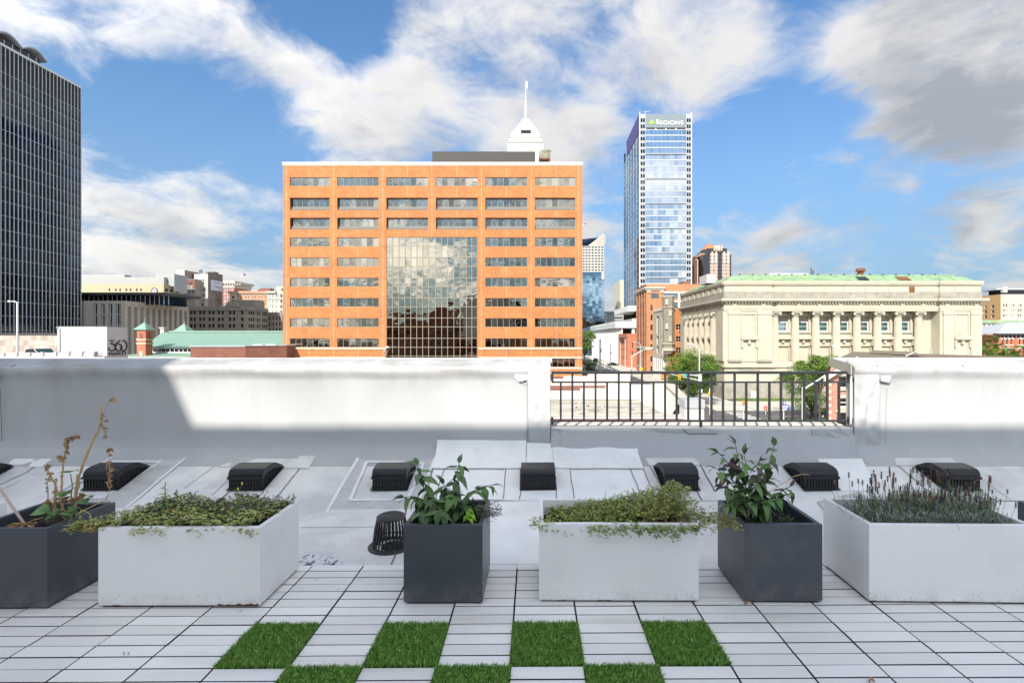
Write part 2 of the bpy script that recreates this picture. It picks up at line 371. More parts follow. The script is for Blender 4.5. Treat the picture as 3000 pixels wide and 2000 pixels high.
def ribbon(mb, pts, nrm, w, m):
    pts = [Vector(p) for p in pts]; prev = None
    for i, p in enumerate(pts):
        d = (pts[min(i+1, len(pts)-1)]-pts[max(i-1, 0)]).normalized(); s = d.cross(nrm).normalized()*(w/2)
        cur = (p-s, p+s)
        if prev: mb.face([prev[0], prev[1], cur[1], cur[0]], m)
        prev = cur
NR = Vector((0, -RSL, 1)).normalized()
def jitter(pts, n=6, a=.003, wall=False):
    out = []
    for p, q in zip(pts[:-1], pts[1:]):
        for k in range(n):
            t = k/n; r = p.lerp(q, t)
            if k or p is not pts[0]: r = r + Vector((random.uniform(-a, a), 0 if wall else random.uniform(-a, a), random.uniform(-a, a) if wall else 0))
            out.append(r)
    out.append(pts[-1]); return out
def roof_seam(pix, w=.007, m=M_softseam, name='seam', lift=.004):
    b = MB(); P = [roofpt(u, v, lift) for u, v in pix]; ribbon(b, jitter(P), NR if P[0].y > 4 else Vector((0, 0, 1)), w, m); return b.build(name, roof)
def roof_patch(pix, m, name='membrane_patch', lift=.005):
    P = [roofpt(u, v, lift) for u, v in pix]; b = MB()
    top = P; b.face(top, m)
    for p, q in zip(P, P[1:]+P[:1]): b.face([p, q, q-Vector((0, 0, .006)), p-Vector((0, 0, .006))], m)
    o = b.build(name, roof); return o
# cream repair sheets in the middle of the slope
roof_patch([(1279, 1333), (1539, 1338), (1500, 1466), (1246, 1466), (1262, 1405)], M_patch)
roof_patch([(1543, 1340), (1868, 1336), (1912, 1428), (1924, 1468), (1504, 1467)], M_patch)
roof_patch([(1437, 1471), (1585, 1470), (1590, 1652), (1424, 1654)], M_patch, lift=.004)
roof_patch([(1478, 1343), (1668, 1342), (1685, 1466), (1474, 1467)], M_patch, lift=.011)
for pix in ([(1320, 1335), (1292, 1405), (1275, 1466)], [(1478, 1366), (1530, 1366)], [(1626, 1365), (1670, 1365)], [(1482, 1368), (1474, 1466)], [(1668, 1365), (1682, 1466)],
            [(1526, 1440), (1522, 1467)], [(1628, 1438), (1632, 1467)], [(1832, 1340), (1868, 1428), (1880, 1466)]):
    roof_seam(pix, .006, M_seam, lift=.016)
for pix in ([(1246, 1467), (1474, 1468)], [(1685, 1468), (1924, 1470)], [(1279, 1333), (1246, 1467)], [(1868, 1336), (1924, 1469)], [(1437, 1520), (1588, 1522)]): roof_seam(pix, .006, M_seam, lift=.013)
# framed repairs round the vents on the left
def frame_patch(o, i, m=M_oldpatch):
    for k in range(4):
        a, b = o[k], o[(k+1) % 4]; c, d = i[(k+1) % 4], i[k]; roof_patch([a, b, c, d], m, lift=.006)
    for ring in (o, i):
        for k in range(4): roof_seam([ring[k], ring[(k+1) % 4]], .028, M_sealant, 'sealant_bead', .010)
frame_patch([(345, 1331), (558, 1331), (356, 1500), (80, 1500)], [(318, 1354), (470, 1354), (300, 1460), (170, 1460)])
frame_patch([(1056, 1331), (1276, 1336), (1215, 1502), (956, 1502)], [(1075, 1354), (1240, 1358), (1195, 1466), (1025, 1466)])
roof_patch([(70, 1332), (130, 1329), (122, 1345), (62, 1362), (24, 1362), (34, 1350)], M_patch, lift=.008)
roof_patch([(100, 1346), (160, 1340), (122, 1368), (84, 1368)], M_patch, lift=.008)
roof_patch([(740, 1331), (925, 1334), (905, 1374), (640, 1368)], M_memb, lift=.008)
roof_patch([(675, 1355), (690, 1342), (740, 1330), (752, 1334), (752, 1344), (690, 1366), (674, 1367)], M_oldpatch, lift=.012)
roof_patch([(880, 1334), (926, 1335), (910, 1365), (896, 1374), (856, 1372)], M_memb, lift=.013)
roof_patch([(2390, 1334), (2520, 1334), (2570, 1438), (2440, 1440)], M_patch, lift=.008)
roof_patch([(2392, 1470), (2520, 1440), (2560, 1475), (2560, 1520), (2440, 1520)], M_oldpatch, lift=.005)
roof_patch([(2620, 1334), (2770, 1333), (2800, 1354), (2790, 1364), (2626, 1364)], M_memb, lift=.009)
roof_patch([(1888, 1337), (2032, 1337), (2050, 1362), (1902, 1364)], M_memb, lift=.009)
for pix, w in (([(0, 1352), (150, 1354), (300, 1353)], .005), ([(560, 1353), (680, 1354)], .005), ([(905, 1353), (1060, 1352)], .005), ([(2050, 1351), (2400, 1352)], .005), ([(2840, 1350), (3060, 1350)], .005),
               ([(540, 1430), (630, 1364)], .006), ([(620, 1452), (700, 1375)], .006), ([(803, 1468), (878, 1373)], .008), ([(640, 1468), (672, 1440)], .010), ([(745, 1470), (772, 1440)], .008),
               ([(0, 1420), (75, 1385), (100, 1368)], .008), ([(0, 1436), (60, 1408)], .006), ([(2629, 1363), (2716, 1435), (2760, 1470)], .008), ([(2046, 1352), (2095, 1440)], .010), ([(1903, 1365), (1946, 1440)], .008),
               ([(2041, 1438), (2056, 1466)], .010), ([(2864, 1434), (2914, 1466)], .010), ([(2500, 1466), (3060, 1468)], .007), ([(2870, 1400), (2964, 1466)], .005), ([(880, 1545), (1180, 1543)], .006),
               ([(2030, 1523), (2120, 1522)], .005), ([(1146, 1655), (1162, 1620)], .008), ([(2975, 1333), (3060, 1372)], .010), ([(2008, 1467), (2180, 1467)], .006), ([(2480, 1372), (2520, 1420), (2600, 1500)], .008)):
    roof_seam(pix, w, M_seam if w > .006 else M_softseam)
# flaking coating at the deck edge
mflake = mat('flaking_coating', (.74, .74, .73), .8, dirt=[((.05, .05, .055), 26, .50, .58)], bump=.8, bs=40, stretch=(1, .4, 1))
roof_patch([(868, 1660), (872, 1640), (905, 1624), (960, 1628), (1000, 1644), (1010, 1662)], mflake, 'flaking_patch', .004)

# ------------------------------------------------------------------ parapets (each length a wall of its own)
def parapet(name, label, x0, x1, ztop, zin, thick, group=None, tan=False):
    t = thing(name, label, 'parapet', ((x0+x1)/2, YW, zr(YW)))
    r = zr(4.66)
    prof = [(4.60, zr(4.60)+.004), (4.70, r+.018), (4.78, r+.052), (4.825, r+.11), (4.85, r+.20), (YW, r+.30), (YW+.004, zin-.16), (YW-.004, zin-.12), (YW-.026, zin-.085), (YW-.034, zin-.05), (YW-.028, zin-.022), (YW-.008, zin-.004), (YW+.025, zin+.004),
            (YW+thick-.06, ztop), (YW+thick, ztop), (YW+thick, -.6), (4.60, -.6)]
    if ztop < .8: prof = [(y if y > YW-.02 else YW-.010, z) if zin-.10 < z < zin else (y, z) for y, z in prof if not zin-.19 < z < zin-.09]; prof = [p for p in prof if not (p[1] > zin-.09 and p[0] < YW-.02)]
    if thick < .2: prof = [p for p in prof if p != (YW+thick-.06, ztop)]
    b = MB(); n = max(2, int((x1-x0)/.12)); k = len(prof)
    rng = random.Random(len(label))
    for i in range(n+1):
        x = x0+(x1-x0)*i/n
        for q, (y, z) in enumerate(prof):
            wob = .005*math.sin(x*2.1+q*.7)+.004*math.sin(x*5.3+q*1.1)+.003*math.sin(x*11.7+q*.9) if 2 < q < 12 else 0
            b.v.append((x, y-wob, z+(.0035*math.sin(x*1.7) if 6 < q < 14 else 0)))
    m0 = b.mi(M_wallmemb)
    for i in range(n):
        for q in range(k):
            p = (q+1) % k; b.f.append((i*k+q, (i+1)*k+q, (i+1)*k+p, i*k+p)); b.m.append(m0)
    b.f.append(tuple(range(k))[::-1]); b.m.append(m0); b.f.append(tuple(n*k+q for q in range(k))); b.m.append(m0)
    auto_smooth(b.build('wall_body', t), 50)
    return t
XL1 = XU(1613, YW); XR0 = XU(2497, YW)
ZIN = ZV(1069, YW); ZTOP = ZV(1050, YW+.25)
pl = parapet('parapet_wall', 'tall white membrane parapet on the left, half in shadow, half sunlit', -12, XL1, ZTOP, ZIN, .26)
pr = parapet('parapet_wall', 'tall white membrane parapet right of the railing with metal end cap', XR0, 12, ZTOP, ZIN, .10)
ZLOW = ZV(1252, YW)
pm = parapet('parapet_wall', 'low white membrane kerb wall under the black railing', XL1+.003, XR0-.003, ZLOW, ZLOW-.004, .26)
for t, a, c in ((pl, -12, XL1+.02), (pr, XR0-.05, 12)):
    b = MB(); b.box(a, c, YW+.22, YW+.31, ZTOP-.05, ZTOP+.004, M_patch); bevel(b.build('coping', t), .01, 3)
    if t is pr:
        b = MB(); b.face([(a+.05, YW+.02, ZIN-.001), (c, YW+.02, ZIN-.001), (c, YW+.225, ZTOP-.01), (a+.05, YW+.225, ZTOP-.01)], M_wallmemb); b.build('top_sheet', t)
M_tancap = mat('tan_coping', (.52, .48, .40), .7, var=.05)
b = MB(); b.box(XL1+.01, XR0-.01, YW+.14, YW+.30, ZLOW-.05, ZLOW+.006, M_tancap); b.build('coping', pm)
# beige metal cap closing the end of the right parapet
mcap = mat('beige_metal_cap', (.33, .33, .28), .4, metal=.2)
b = MB(); x = XR0
b.hexa([(x-.055, YW-.06, ZIN-.09), (x-.055, YW-.06, ZIN+.012), (x-.055, YW+.30, ZTOP-.08), (x-.055, YW+.30, ZTOP+.012),
        (x-.04, YW-.06, ZIN-.09), (x-.04, YW-.06, ZIN+.012), (x-.04, YW+.30, ZTOP-.08), (x-.04, YW+.30, ZTOP+.012)], mcap)
b.build('end_cap', pr)
b = MB(); b.tube([(x-.02, YW-.012, ZIN-.10), (x-.022, YW-.012, .5)], .011, M_white, 8); b.build('termination_bar', pr)
# wrapped sheets, patches and their seam lines on the walls
def wall_patch(parent, pix, m=M_wallmemb, off=.016, name='membrane_patch'):
    P = [wallpt(u, v, off) for u, v in pix]; b = MB(); b.face(P[::-1], m); b.build(name, parent)
def wall_seam(parent, pix, w=.005, m=M_seam, off=.018):
    b = MB(); ribbon(b, jitter([wallpt(u, v, off) for u, v in pix], 5, .002, True), Vector((0, -1, 0)), w, m); b.build('seam', parent)
wall_patch(pl, [(1542, 1075), (1612, 1062), (1612, 1312), (1545, 1312)], M_wallmemb)
wall_patch(pl, [(1510, 1080), (1545, 1074), (1550, 1110), (1520, 1118), (1508, 1105)], M_patch, .02)
for pix, w in (([(1545, 1090), (1546, 1310)], .004), ([(1515, 1110), (1540, 1125), (1612, 1118)], .004), ([(1561, 1100), (1562, 1245), (1572, 1258), (1612, 1256)], .004), ([(1573, 1258), (1576, 1282), (1612, 1287)], .004)):
    wall_seam(pl, pix, w, M_softseam, .022)
for pix in ([(0, 1135), (6, 1300), (18, 1305), (24, 1320), (10, 1340)], [(4, 1122), (2, 1085), (14, 1078), (46, 1068)]): wall_seam(pl, pix, .006)
wall_patch(pr, [(2504, 1100), (2575, 1090), (2572, 1254), (2556, 1258), (2500, 1250)], M_wallmemb)
wall_patch(pr, [(2576, 1092), (2612, 1085), (2614, 1110), (2606, 1122), (2580, 1116), (2574, 1104)], M_wallmemb, .022)
for pix, w in (([(2571, 1110), (2566, 1200), (2562, 1245), (2552, 1260), (2518, 1256), (2500, 1250)], .006), ([(2578, 1115), (2580, 1320)], .003), ([(2600, 1130), (2594, 1320)], .003),
               ([(2570, 1068), (2576, 1090), (2580, 1116), (2608, 1122), (2614, 1098), (2598, 1088)], .005), ([(2488, 1262), (2484, 1285), (2490, 1292), (2540, 1288), (2544, 1270), (2512, 1266)], .005),
               ([(2494, 1292), (2480, 1305), (2484, 1330), (2510, 1340)], .005), ([(2575, 1302), (2552, 1312), (2554, 1330), (2574, 1346)], .005), ([(2508, 1320), (2504, 1345)], .004)):
    wall_seam(pr, pix, w, M_seam if w > .004 else M_softseam, .024)
wall_patch(pr, [(2818, 1068), (2836, 1082), (3060, 1083), (3060, 1068)], M_wallmemb, .022); wall_seam(pr, [(2818, 1068), (2836, 1083), (3060, 1084)], .005, M_seam, .026)
wall_patch(pm, [(2000, 1255), (2016, 1269), (2100, 1270), (2112, 1262), (2055, 1250)], M_wallmemb, .02); wall_seam(pm, [(2000, 1255), (2016, 1270), (2100, 1271)], .006, M_seam, .024)
for pix in ([(1615, 1256), (1640, 1258), (1642, 1275), (1625, 1290)], [(2400, 1262), (2450, 1268), (2494, 1290)], [(2440, 1240), (2470, 1262), (2490, 1275)]): wall_seam(pm, pix, .004)
def drape(parent, u0, u1, v0, v1, off, amp, slant=0.0, seed=0, n=30):
    # loose sheet hanging in folds
    rg = random.Random(seed); fs = [(rg.uniform(22, 60), rg.uniform(0, 6.28), rg.uniform(-.8, .8)+slant, rg.uniform(.4, 1)) for _ in range(4)]; b = MB()
    for i in range(n+1):
        for j in range(n+1):
            s, t = i/n, j/n; p = wallpt(u0+(u1-u0)*s, v0+(v1-v0)*t, off); e = math.sin(math.pi*min(1, max(0, t)))**.6*math.sin(math.pi*s)**.5
            h = sum(w*math.sin(f*(p.x+sl*(p.z-.6))+ph) for f, ph, sl, w in fs)/3
            b.v.append((p.x, p.y-amp*e*max(-.2, h), p.z))
    k = b.mi(M_wallmemb)
    for i in range(n):
        for j in range(n): q = i*(n+1)+j; b.f.append((q, q+1, q+n+2, q+n+1)); b.m.append(k)
    auto_smooth(b.build('draped_sheet', parent), 70)
drape(pr, 2503, 2576, 1096, 1318, .034, .032, .5, 3); drape(pl, 1548, 1612, 1082, 1300, .034, .012, .2, 5); drape(pm, 2380, 2496, 1258, 1312, .03, .035, 1.2, 8, 24)
# upturned cream flashing at the foot of the wall
def flashing(u0, u1, v0, v1, parent):
    r = zr(4.66); zt = ZV(v0, YW); cv = [(4.85, r+.20), (4.825, r+.11), (4.78, r+.052), (4.70, r+.018), (4.62, zr(4.62)+.005), (4.55, zr(4.55)+.002)]
    prof = [(4.852-(4.852-4.825)*max(0, (r+.20-zt))/.09, zt)]+[p for p in cv if p[1] < zt-.01]; n = 16; b = MB(); k = len(prof)
    for i in range(n+1):
        t = i/n
        for q, (y, z) in enumerate(prof):
            ua = u0+(u1-u0)*t; x = XU(ua, 4.80); b.v.append((x, y-.016-.003*math.sin(t*11+q), z+.012-(.006*t if q == 0 else 0)))
    km = b.mi(M_patch)
    for i in range(n):
        for q in range(k-1): b.f.append((i*k+q, i*k+q+1, (i+1)*k+q+1, (i+1)*k+q)); b.m.append(km)
    auto_smooth(b.build('wall_flashing', parent), 70)
flashing(1279, 1541, 1289, 1333, roof); flashing(1543, 1619, 1297, 1338, roof); flashing(1620, 1868, 1293, 1336, roof)

# ------------------------------------------------------------------ the building under the terrace and its upper storeys behind the camera
lb = thing('loft_building', 'pale building that carries the roof terrace, upper storeys rising behind it', 'building', (0, -6, GZ))
M_stucco = mat('pale_stucco', (.55, .54, .52), .85, var=.06, vs=.8)
b = MB(); b.box(-12, 12, -26, YW+.2, GZ, -.45, M_brickbrown); b.build('lower_storeys', lb)
YK0 = -11.0; ZB = .485+(YW-YK0)/1.2; ZT2 = ZB+3.6; XE = -3.39-.45*(ZT2-.485)
b = MB(); b.box(XE+.003, .6, -26, YK0, -.44, ZB, M_stucco); b.build('upper_storeys', lb)
b = MB(); b.box(-30, XE, -26, YK0, -.44, ZT2, M_stucco); b.build('stair_tower', lb)
b = MB(); b.face([(-12, -26, Z_RF), (12, -26, Z_RF), (12, -1.6, Z_RF), (-12, -1.6, Z_RF)], M_memb); b.build('rear_terrace', lb)
for i in range(3):
    for j in range(4):
        b = MB(); x = -9.2+i*3.2; z = .05+j*3.6; b.box(x, x+2.2, YK0+.002, YK0+.05, z, z+2.3, G_winb); b.box(x-.05, x+2.25, YK0+.051, YK0+.08, z+2.3, z+2.38, M_framed); b.build('window', lb)
nbk = thing('terrace_neighbour', 'dark brick block standing behind the camera beside the terrace building', 'building', (-40, -30, GZ))
pbk = MB(); pbk.box(-64, -17, -46, -17, GZ, 7.6, M_brickdark); pbk.build('main_block', nbk)
for x0_, x1_, zt_ in ((-60, -52, 10.2), (-44, -36, 12.5), (-30, -24, 9.4)):
    pbk = MB(); pbk.box(x0_, x1_, -44, -18, 7.61, zt_, M_brickdark); pbk.build('roof_house', nbk)
for i_ in range(12):
    for j_ in range(4):
        pbk = MB(); pbk.box(-62+i_*3.7, -60.2+i_*3.7, -17.0+.001, -16.95, -8.5+j_*3.8, -6.5+j_*3.8, G_winb); pbk.build('window', nbk)
# ------------------------------------------------------------------ deck
DYAW = .0083; DX0, DY0, PX, PY = -1.011, 2.3437, .305, .0765
DM = Matrix.Rotation(DYAW, 4, 'Z')
b = MB(); b.box(-5.1, 4.6, .1, DY0+8*PY+.012, Z_RF+.003, -.030, M_dark)
deck = structure(b.build('deck', M=DM), 'pale slatted deck tiles laid on black bases')
M_groove = mat('grimy_groove', (.055, .05, .05), .9)
def slat_mesh(m):
    b = MB(); w, d, h, c = PX-.008, PY-.0068, .022, .0015
    rings = [(0, -h), (0, -c), (c, 0)]
    for ins, z in rings:
        b.v += [(ins, ins, z), (w-ins, ins, z), (w-ins, d-ins, z), (ins, d-ins, z)]
    k = b.mi(m); ks = b.mi(M_groove)
    for r in range(2):
        for j in range(4):
            q = (j+1) % 4; b.f.append((r*4+j, r*4+q, r*4+4+q, r*4+4+j)); b.m.append(k if r else ks)
    b.f.append((8, 9, 10, 11)); b.m.append(k); return b.mesh('slat')
SLAT, SLATR = slat_mesh(M_slat), slat_mesh(M_slatrust)
turf_cells = {(c, 0) for c in (-1, 1, 3, 5)} | {(c, 1) for c in (0, 2, 4)}
rust = {(-2, -3), (-2, -4), (-3, -3), (5, -1), (6, -1), (-1, -6), (-1, -5), (-2, -2)}
far = MB()
for L in range(-13, 18):
    for r in range(-8, 28):
        if (L, r//4) in turf_cells: continue
        x, y = DX0+L*PX, DY0-(r+1)*PY
        us = [CXP+FPX*(x+dx)/(y+dy) for dx in (0, PX) for dy in (0, PY)] if y > .3 else [-999]
        lift = random.uniform(-.0012, .0012) + .001*math.sin(L*1.7+(r//4)*2.3)
        if max(us) < -20 or min(us) > 3020 or y < .5 or CYP+FPX*CAMH/(y+PY) > 2030:      # beyond the frame
            far.box(x+.004, x+PX-.004, y+.0034, y+PY-.0034, -.022, lift, M_slat); continue
        inst('slat', SLATR if (L, r) in rust else SLAT, deck, M=DM @ Matrix.Translation((x+.0037, y+.003, lift)) @ Matrix.Rotation(random.uniform(-.003, .003), 4, 'Z'))
o = far.build('further_slats', deck, M=DM); o['kind'] = 'stuff'
# ------------------------------------------------------------------ artificial turf tiles
def blade_mesh(seed, n=8500):
    rng = random.Random(seed); b = MB(); ks = [b.mi(m) for m in M_blade]
    for i in range(n):
        x, y = rng.uniform(-.003, PX-.003), rng.uniform(-.003, 4*PY-.003); a = rng.uniform(0, 6.283); h = rng.uniform(.011, .021)
        w = rng.uniform(.0012, .0023); lx, ly = rng.gauss(0, .009), rng.gauss(0, .009); ca, sa = math.cos(a)*w, math.sin(a)*w
        q = len(b.v); b.v += [(x-ca, y-sa, -.004), (x+ca, y+sa, -.004), (x+lx*.4+ca*.8, y+ly*.4+sa*.8, h*.6), (x+lx*.4-ca*.8, y+ly*.4-sa*.8, h*.6), (x+lx, y+ly, h)]
        k = ks[0 if rng.random() < .55 else (1 if rng.random() < .6 else 2)]
        b.f += [(q, q+1, q+2, q+3), (q+3, q+2, q+4)]; b.m += [k, k]
    return b.mesh('blades')
BL = [blade_mesh(1), blade_mesh(2)]
TNAME = {(-1, 0): 'leftmost turf square of the back row', (1, 0): 'turf square in front of the middle charcoal planter', (3, 0): 'turf square below the middle white planter, back row', (5, 0): 'rightmost turf square of the back row',
         (0, 1): 'left turf square cut by the bottom edge of the picture', (2, 1): 'middle turf square cut by the bottom edge of the picture', (4, 1): 'right turf square cut by the bottom edge of the picture'}
for i, (L, r) in enumerate(sorted(turf_cells)):
    x, y = DX0+L*PX, DY0-(r+1)*4*PY
    M0 = DM @ Matrix.Translation((x+.002, y+.002, 0)); p = M0.translation
    t = thing('turf_tile', 'bright green artificial ' + TNAME[(L, r)], 'turf tile', (p.x, p.y, 0), DYAW, 'artificial turf squares in the deck')
    b = MB(); b.box(0, PX-.004, 0, 4*PY-.004, -.022, .002, M_turf); b.build('turf_base', t, M=M0)
    o = inst('turf_blades', BL[i % 2], t, M=M0); o['kind'] = 'stuff'

# ------------------------------------------------------------------ planters
def planter(label, x0, y0, w, d, h, m, rot=0.0, soil=.07, rim=.024, rustspot=None, group=None):
    M0 = Matrix.Translation((x0, y0, 0)) @ Matrix.Rotation(rot, 4, 'Z')
    t = thing('planter', label, 'planter', (x0, y0, 0), rot, group)
    b = MB(); z0 = .010; k = b.mi(m); c = .0045
    def ring(ins, z): 
        q = len(b.v); b.v.extend([(ins, ins, z), (w-ins, ins, z), (w-ins, d-ins, z), (ins, d-ins, z)]); return q
    rs = [ring(.004, z0), ring(0, z0+.006), ring(0, h-c), ring(c*.3, h-c*.3), ring(c, h), ring(rim-c, h), ring(rim, h-c), ring(rim, h-.16)]
    for a, e in zip(rs, rs[1:]):
        for j in range(4):
            q = (j+1) % 4; b.f.append((a+j, a+q, e+q, e+j)); b.m.append(k)
    b.f.append((rs[0]+3, rs[0]+2, rs[0]+1, rs[0])); b.m.append(k)
    b.build('box_body', t, M=M0)
    b = MB(); b.box(.012, w-.012, .012, d-.012, .001, .0095, M_dark); b.build('base_foot', t, M=M0)
    n = 14; b = MB(); rng = random.Random(int(x0*1000)); nx, ny = n, max(6, int(n*d/w))
    for i in range(nx+1):
        for j in range(ny+1):
            b.v.append((rim+.001+(w-2*rim-.002)*i/nx, rim+.001+(d-2*rim-.002)*j/ny, h-soil+rng.uniform(-.012, .012)))
    ks = b.mi(M_soil)
    for i in range(nx):
        for j in range(ny):
            q = i*(ny+1)+j; b.f.append((q, q+ny+1, q+ny+2, q+1)); b.m.append(ks)
    b.build('soil', t, M=M0)
    if rustspot:
        for a, e, z in rustspot:
            b = MB(); pts = [(a+(e-a)*i/18, .012+random.uniform(.001, z)) for i in range(19)]
            b.face([(a, -.0012, .012)]+[(px, -.0012, pz) for px, pz in pts]+[(e, -.0012, .012)], M_rust)
            b.build('rust_stain', t, M=M0)
    return M0, h-soil
PW1 = planter('white rectangular planter filled with trailing stonecrop, left of the roof drain', -2.207, 2.476, .812, .405, .405, M_plw, .004, .035, rustspot=[(.60, .80, .014), (.07, .12, .006)], group='white rectangular planters')
PD1 = planter('charcoal planter with dried hollyhock stalks at the left edge', -2.86, 2.458, .412, .40, .405, M_pld, .006, .05, group='charcoal cube planters')
PD2 = planter('charcoal cube planter in front of the roof drain', -.682, 2.509, .402, .40, .405, M_pld, 0, .05, group='charcoal cube planters')
PW2 = planter('white rectangular planter in the middle, yellow-green creeper spilling over its rim', .007, 2.528, .818, .40, .405, M_plw, -.004, .085, group='white rectangular planters', rustspot=[(.10, .14, .004), (.3, .37, .004)])
PD3 = planter('charcoal cube planter holding a purple-tinged leafy shrub', 1.055, 2.522, .400, .375, .405, M_pld, -.01, .09, group='charcoal cube planters')
PW3 = planter('white rectangular planter of lavender at the right', 1.696, 2.520, .83, .42, .405, M_plw, -.02, .085, group='white rectangular planters', rustspot=[(.0, .035, .006), (.15, .22, .003), (.42, .50, .003)])
PW4 = planter('white planter whose corner just shows at the left edge behind the dried plant', -3.92, 2.47, .83, .40, .405, M_plw, 0, .06, group='white rectangular planters')
PD4 = planter('charcoal planter whose corner just shows at the right edge', 2.80, 2.49, .402, .385, .405, M_pld, 0, .06, group='charcoal cube planters')

# ------------------------------------------------------------------ roof vents
VW, VL = .295, .35; zb_ = RSL*VL
OUT = [(0, .105), (.002, .135), (.012, .155), (.035, .170), (.075, .180), (.17, .188), (.22, .178), (VL, zb_+.016)]
INN = [(VL-.03, zb_+.004), (.21, .135), (.15, .138), (.075, .128), (.03, .113), (.015, .10)]
def vent_meshes():
    b = MB(); k = b.mi(M_black)
    def side(x, flip):
        P = [(x, y, z) for y, z in OUT]; Q = [(x, y, z) for y, z in INN[::-1]]
        Q2 = [Q[0], Q[0], Q[1], Q[2], Q[2], Q[3], Q[4], Q[5]]
        for i in range(7):
            f = [P[i], P[i+1], Q2[i+1], Q2[i]]
            f = [p for j, p in enumerate(f) if p not in f[:j]]
            b.face(f if flip else f[::-1], M_black)
    side(0, False); side(VW, True)
    for (y, z), (y2, z2) in zip(OUT, OUT[1:]): b.face([(0, y, z), (VW, y, z), (VW, y2, z2), (0, y2, z2)], M_black)
    b.box(-.004, VW+.004, -.012, -.0002, .092, .112, M_black)          # drip lip
    hood = b.mesh('hood')
    b = MB(); b.prism([(.010, .0), (.010, .115), (.035, .16), (.17, .178), (VL-.012, zb_+.008), (VL-.01, zb_-.004)], 0, .008, VW-.008, M_grille); core = b.mesh('core')
    b = MB(); n = 11
    for i in range(n+1):
        x = .004+(VW-.012)*i/n; b.box(x, x+.005, .001, .009, .004, .104, M_black)
    b.box(0.001, VW-.001, .001, .008, .001, .018, M_black)
    for x in (.001, VW-.007):
        for i in range(12):
            y = .012+i*.0255; zt = .11+.03*min(1, i/4) if i < 8 else .14-(i-8)*.004
            zt = min(zt, .18-(y-.17)*.42) if y > .17 else zt
            b.box(x, x+.006, y, y+.005, RSL*y, max(RSL*y+.01, zt), M_black)
        b.box(x, x+.006, .01, VL-.03, .055, .060, M_black) if False else None
    bars = b.mesh('grille')
    b = MB(); M = Matrix.Rotation(math.atan(RSL), 4, 'X'); b.box(-.012, VW+.012, -.014, VL*1.05, .001, .005, M_black, M); fl = b.mesh('flange')
    return hood, core, bars, fl
VH, VC, VG, VF = vent_meshes()
vl = ['black roof vent cut by the left edge', 'black roof vent behind the dried stalks, splashed white, in a grey framed patch', 'black roof vent with bird droppings behind the left white planter', 'black roof vent left of the cream roof patches, framed by a grey repair',
      'clean black roof vent in the middle of the cream patches', 'black roof vent just right of the cream patches, above the yellow-green creeper', 'black roof vent between the purple-tinged shrub and the lavender', 'black speckled roof vent above the lavender, last on the right']
def row_front(v): return roofpt(CXP, v).y
YV = row_front(1438)
for lab, u in zip(vl, (-140, 293, 719, 1140, 1577, 1997, 2408, 2820)):
    x = XU(u, YV)-VW/2; t = thing('roof_vent', lab, 'roof vent', (x, YV, zr(YV)), 0, 'black box vents along the roof')
    rz_ = random.uniform(-.03, .03)
    for nm, me in (('hood', VH), ('core', VC), ('grille', VG), ('flange', VF)):
        inst(nm, me, t, (x, YV, zr(YV)+.012), rz_)
# ------------------------------------------------------------------ roof drain with domed strainer
dc = roofpt(1146, 1598); t = thing('roof_drain', 'black iron dome strainer on the roof drain beside the middle planter', 'roof drain', tuple(dc))
b = MB(); b.lathe([(.150, 0), (.150, .006), (.135, .014), (.110, .014), (.105, .004)], M_drain, (0, 0, 0), 28, cap=False); auto_smooth(b.build('clamp_ring', t, M=Matrix.Translation(dc)), 40)
b = MB(); b.lathe([(.085, .0015), (.001, .0014)], M_dark, (.02, .0, 0), 20); b.build('drain_opening', t, M=Matrix.Translation(dc))
for i in range(28):
    a = 2*math.pi*i/28; b = MB(); ca, sa = math.cos(a), math.sin(a)
    b.tube([(ca*.118, sa*.118, .010), (ca*.104, sa*.104, .12), (ca*.088, sa*.088, .195)], [.0058, .0055, .005], M_drain, 4); b.build('rib', t, M=Matrix.Translation(dc))
b = MB(); b.lathe([(.094, .190), (.096, .200), (.085, .207), (.073, .209), (.073, .203), (.088, .192)], M_drain, n=28, cap=False)
for r in (.010, .024, .038, .052, .066): b.lathe([(r-.0045, .205), (r-.0045, .210), (r+.004, .210), (r+.004, .205)], M_drain, n=24, cap=False)
for i in range(4): b.box(-.073, .073, -.005, .005, .203, .2085, M_drain, Matrix.Rotation(i*math.pi/4+.3, 4, 'Z'))
auto_smooth(b.build('slotted_cap', t, M=Matrix.Translation(dc)), 40)
b = MB(); b.lathe([(.112, .045), (.112, .052), (.107, .052), (.107, .045)], M_drain, n=28, cap=False); b.build('inner_hoop', t, M=Matrix.Translation(dc))

# ------------------------------------------------------------------ railing
YR = YW+.012
t = thing('railing', 'black metal guard railing set between the two tall parapets', 'railing', (XU(2050, YR), YR, ZLOW))
x0, x1 = XL1+.012, XR0-.012
zt, zm, zb2 = ZV(1091, YR), ZV(1119, YR), ZV(1232, YR)
b = MB(); b.box(x0, x1, YR-.019, YR+.019, zt-.013, zt+.013, M_blackplain); bevel(b.build('top_rail', t), .006, 3)
b = MB(); b.box(x0, x1, YR-.011, YR+.011, zm-.008, zm+.008, M_blackplain); b.build('middle_rail', t)
b = MB(); b.box(x0, x1, YR-.011, YR+.011, zb2-.009, zb2+.009, M_blackplain); b.build('bottom_rail', t)
bs, bl = MB(), MB()
bs.box(-.0095, .0095, -.0095, .0095, 0, zm-zb2-.017, M_blackplain); bl.box(-.0095, .0095, -.0094, .0094, 0, zt-zb2-.022, M_blackplain)
BS, BLm = bs.mesh('baluster'), bl.mesh('baluster')
for i in range(25):
    u = 1550+(208+i*(2033-208)/24)/2.24
    inst('baluster', BLm if i % 2 else BS, t, (XU(u, YR), YR, zb2+.009))
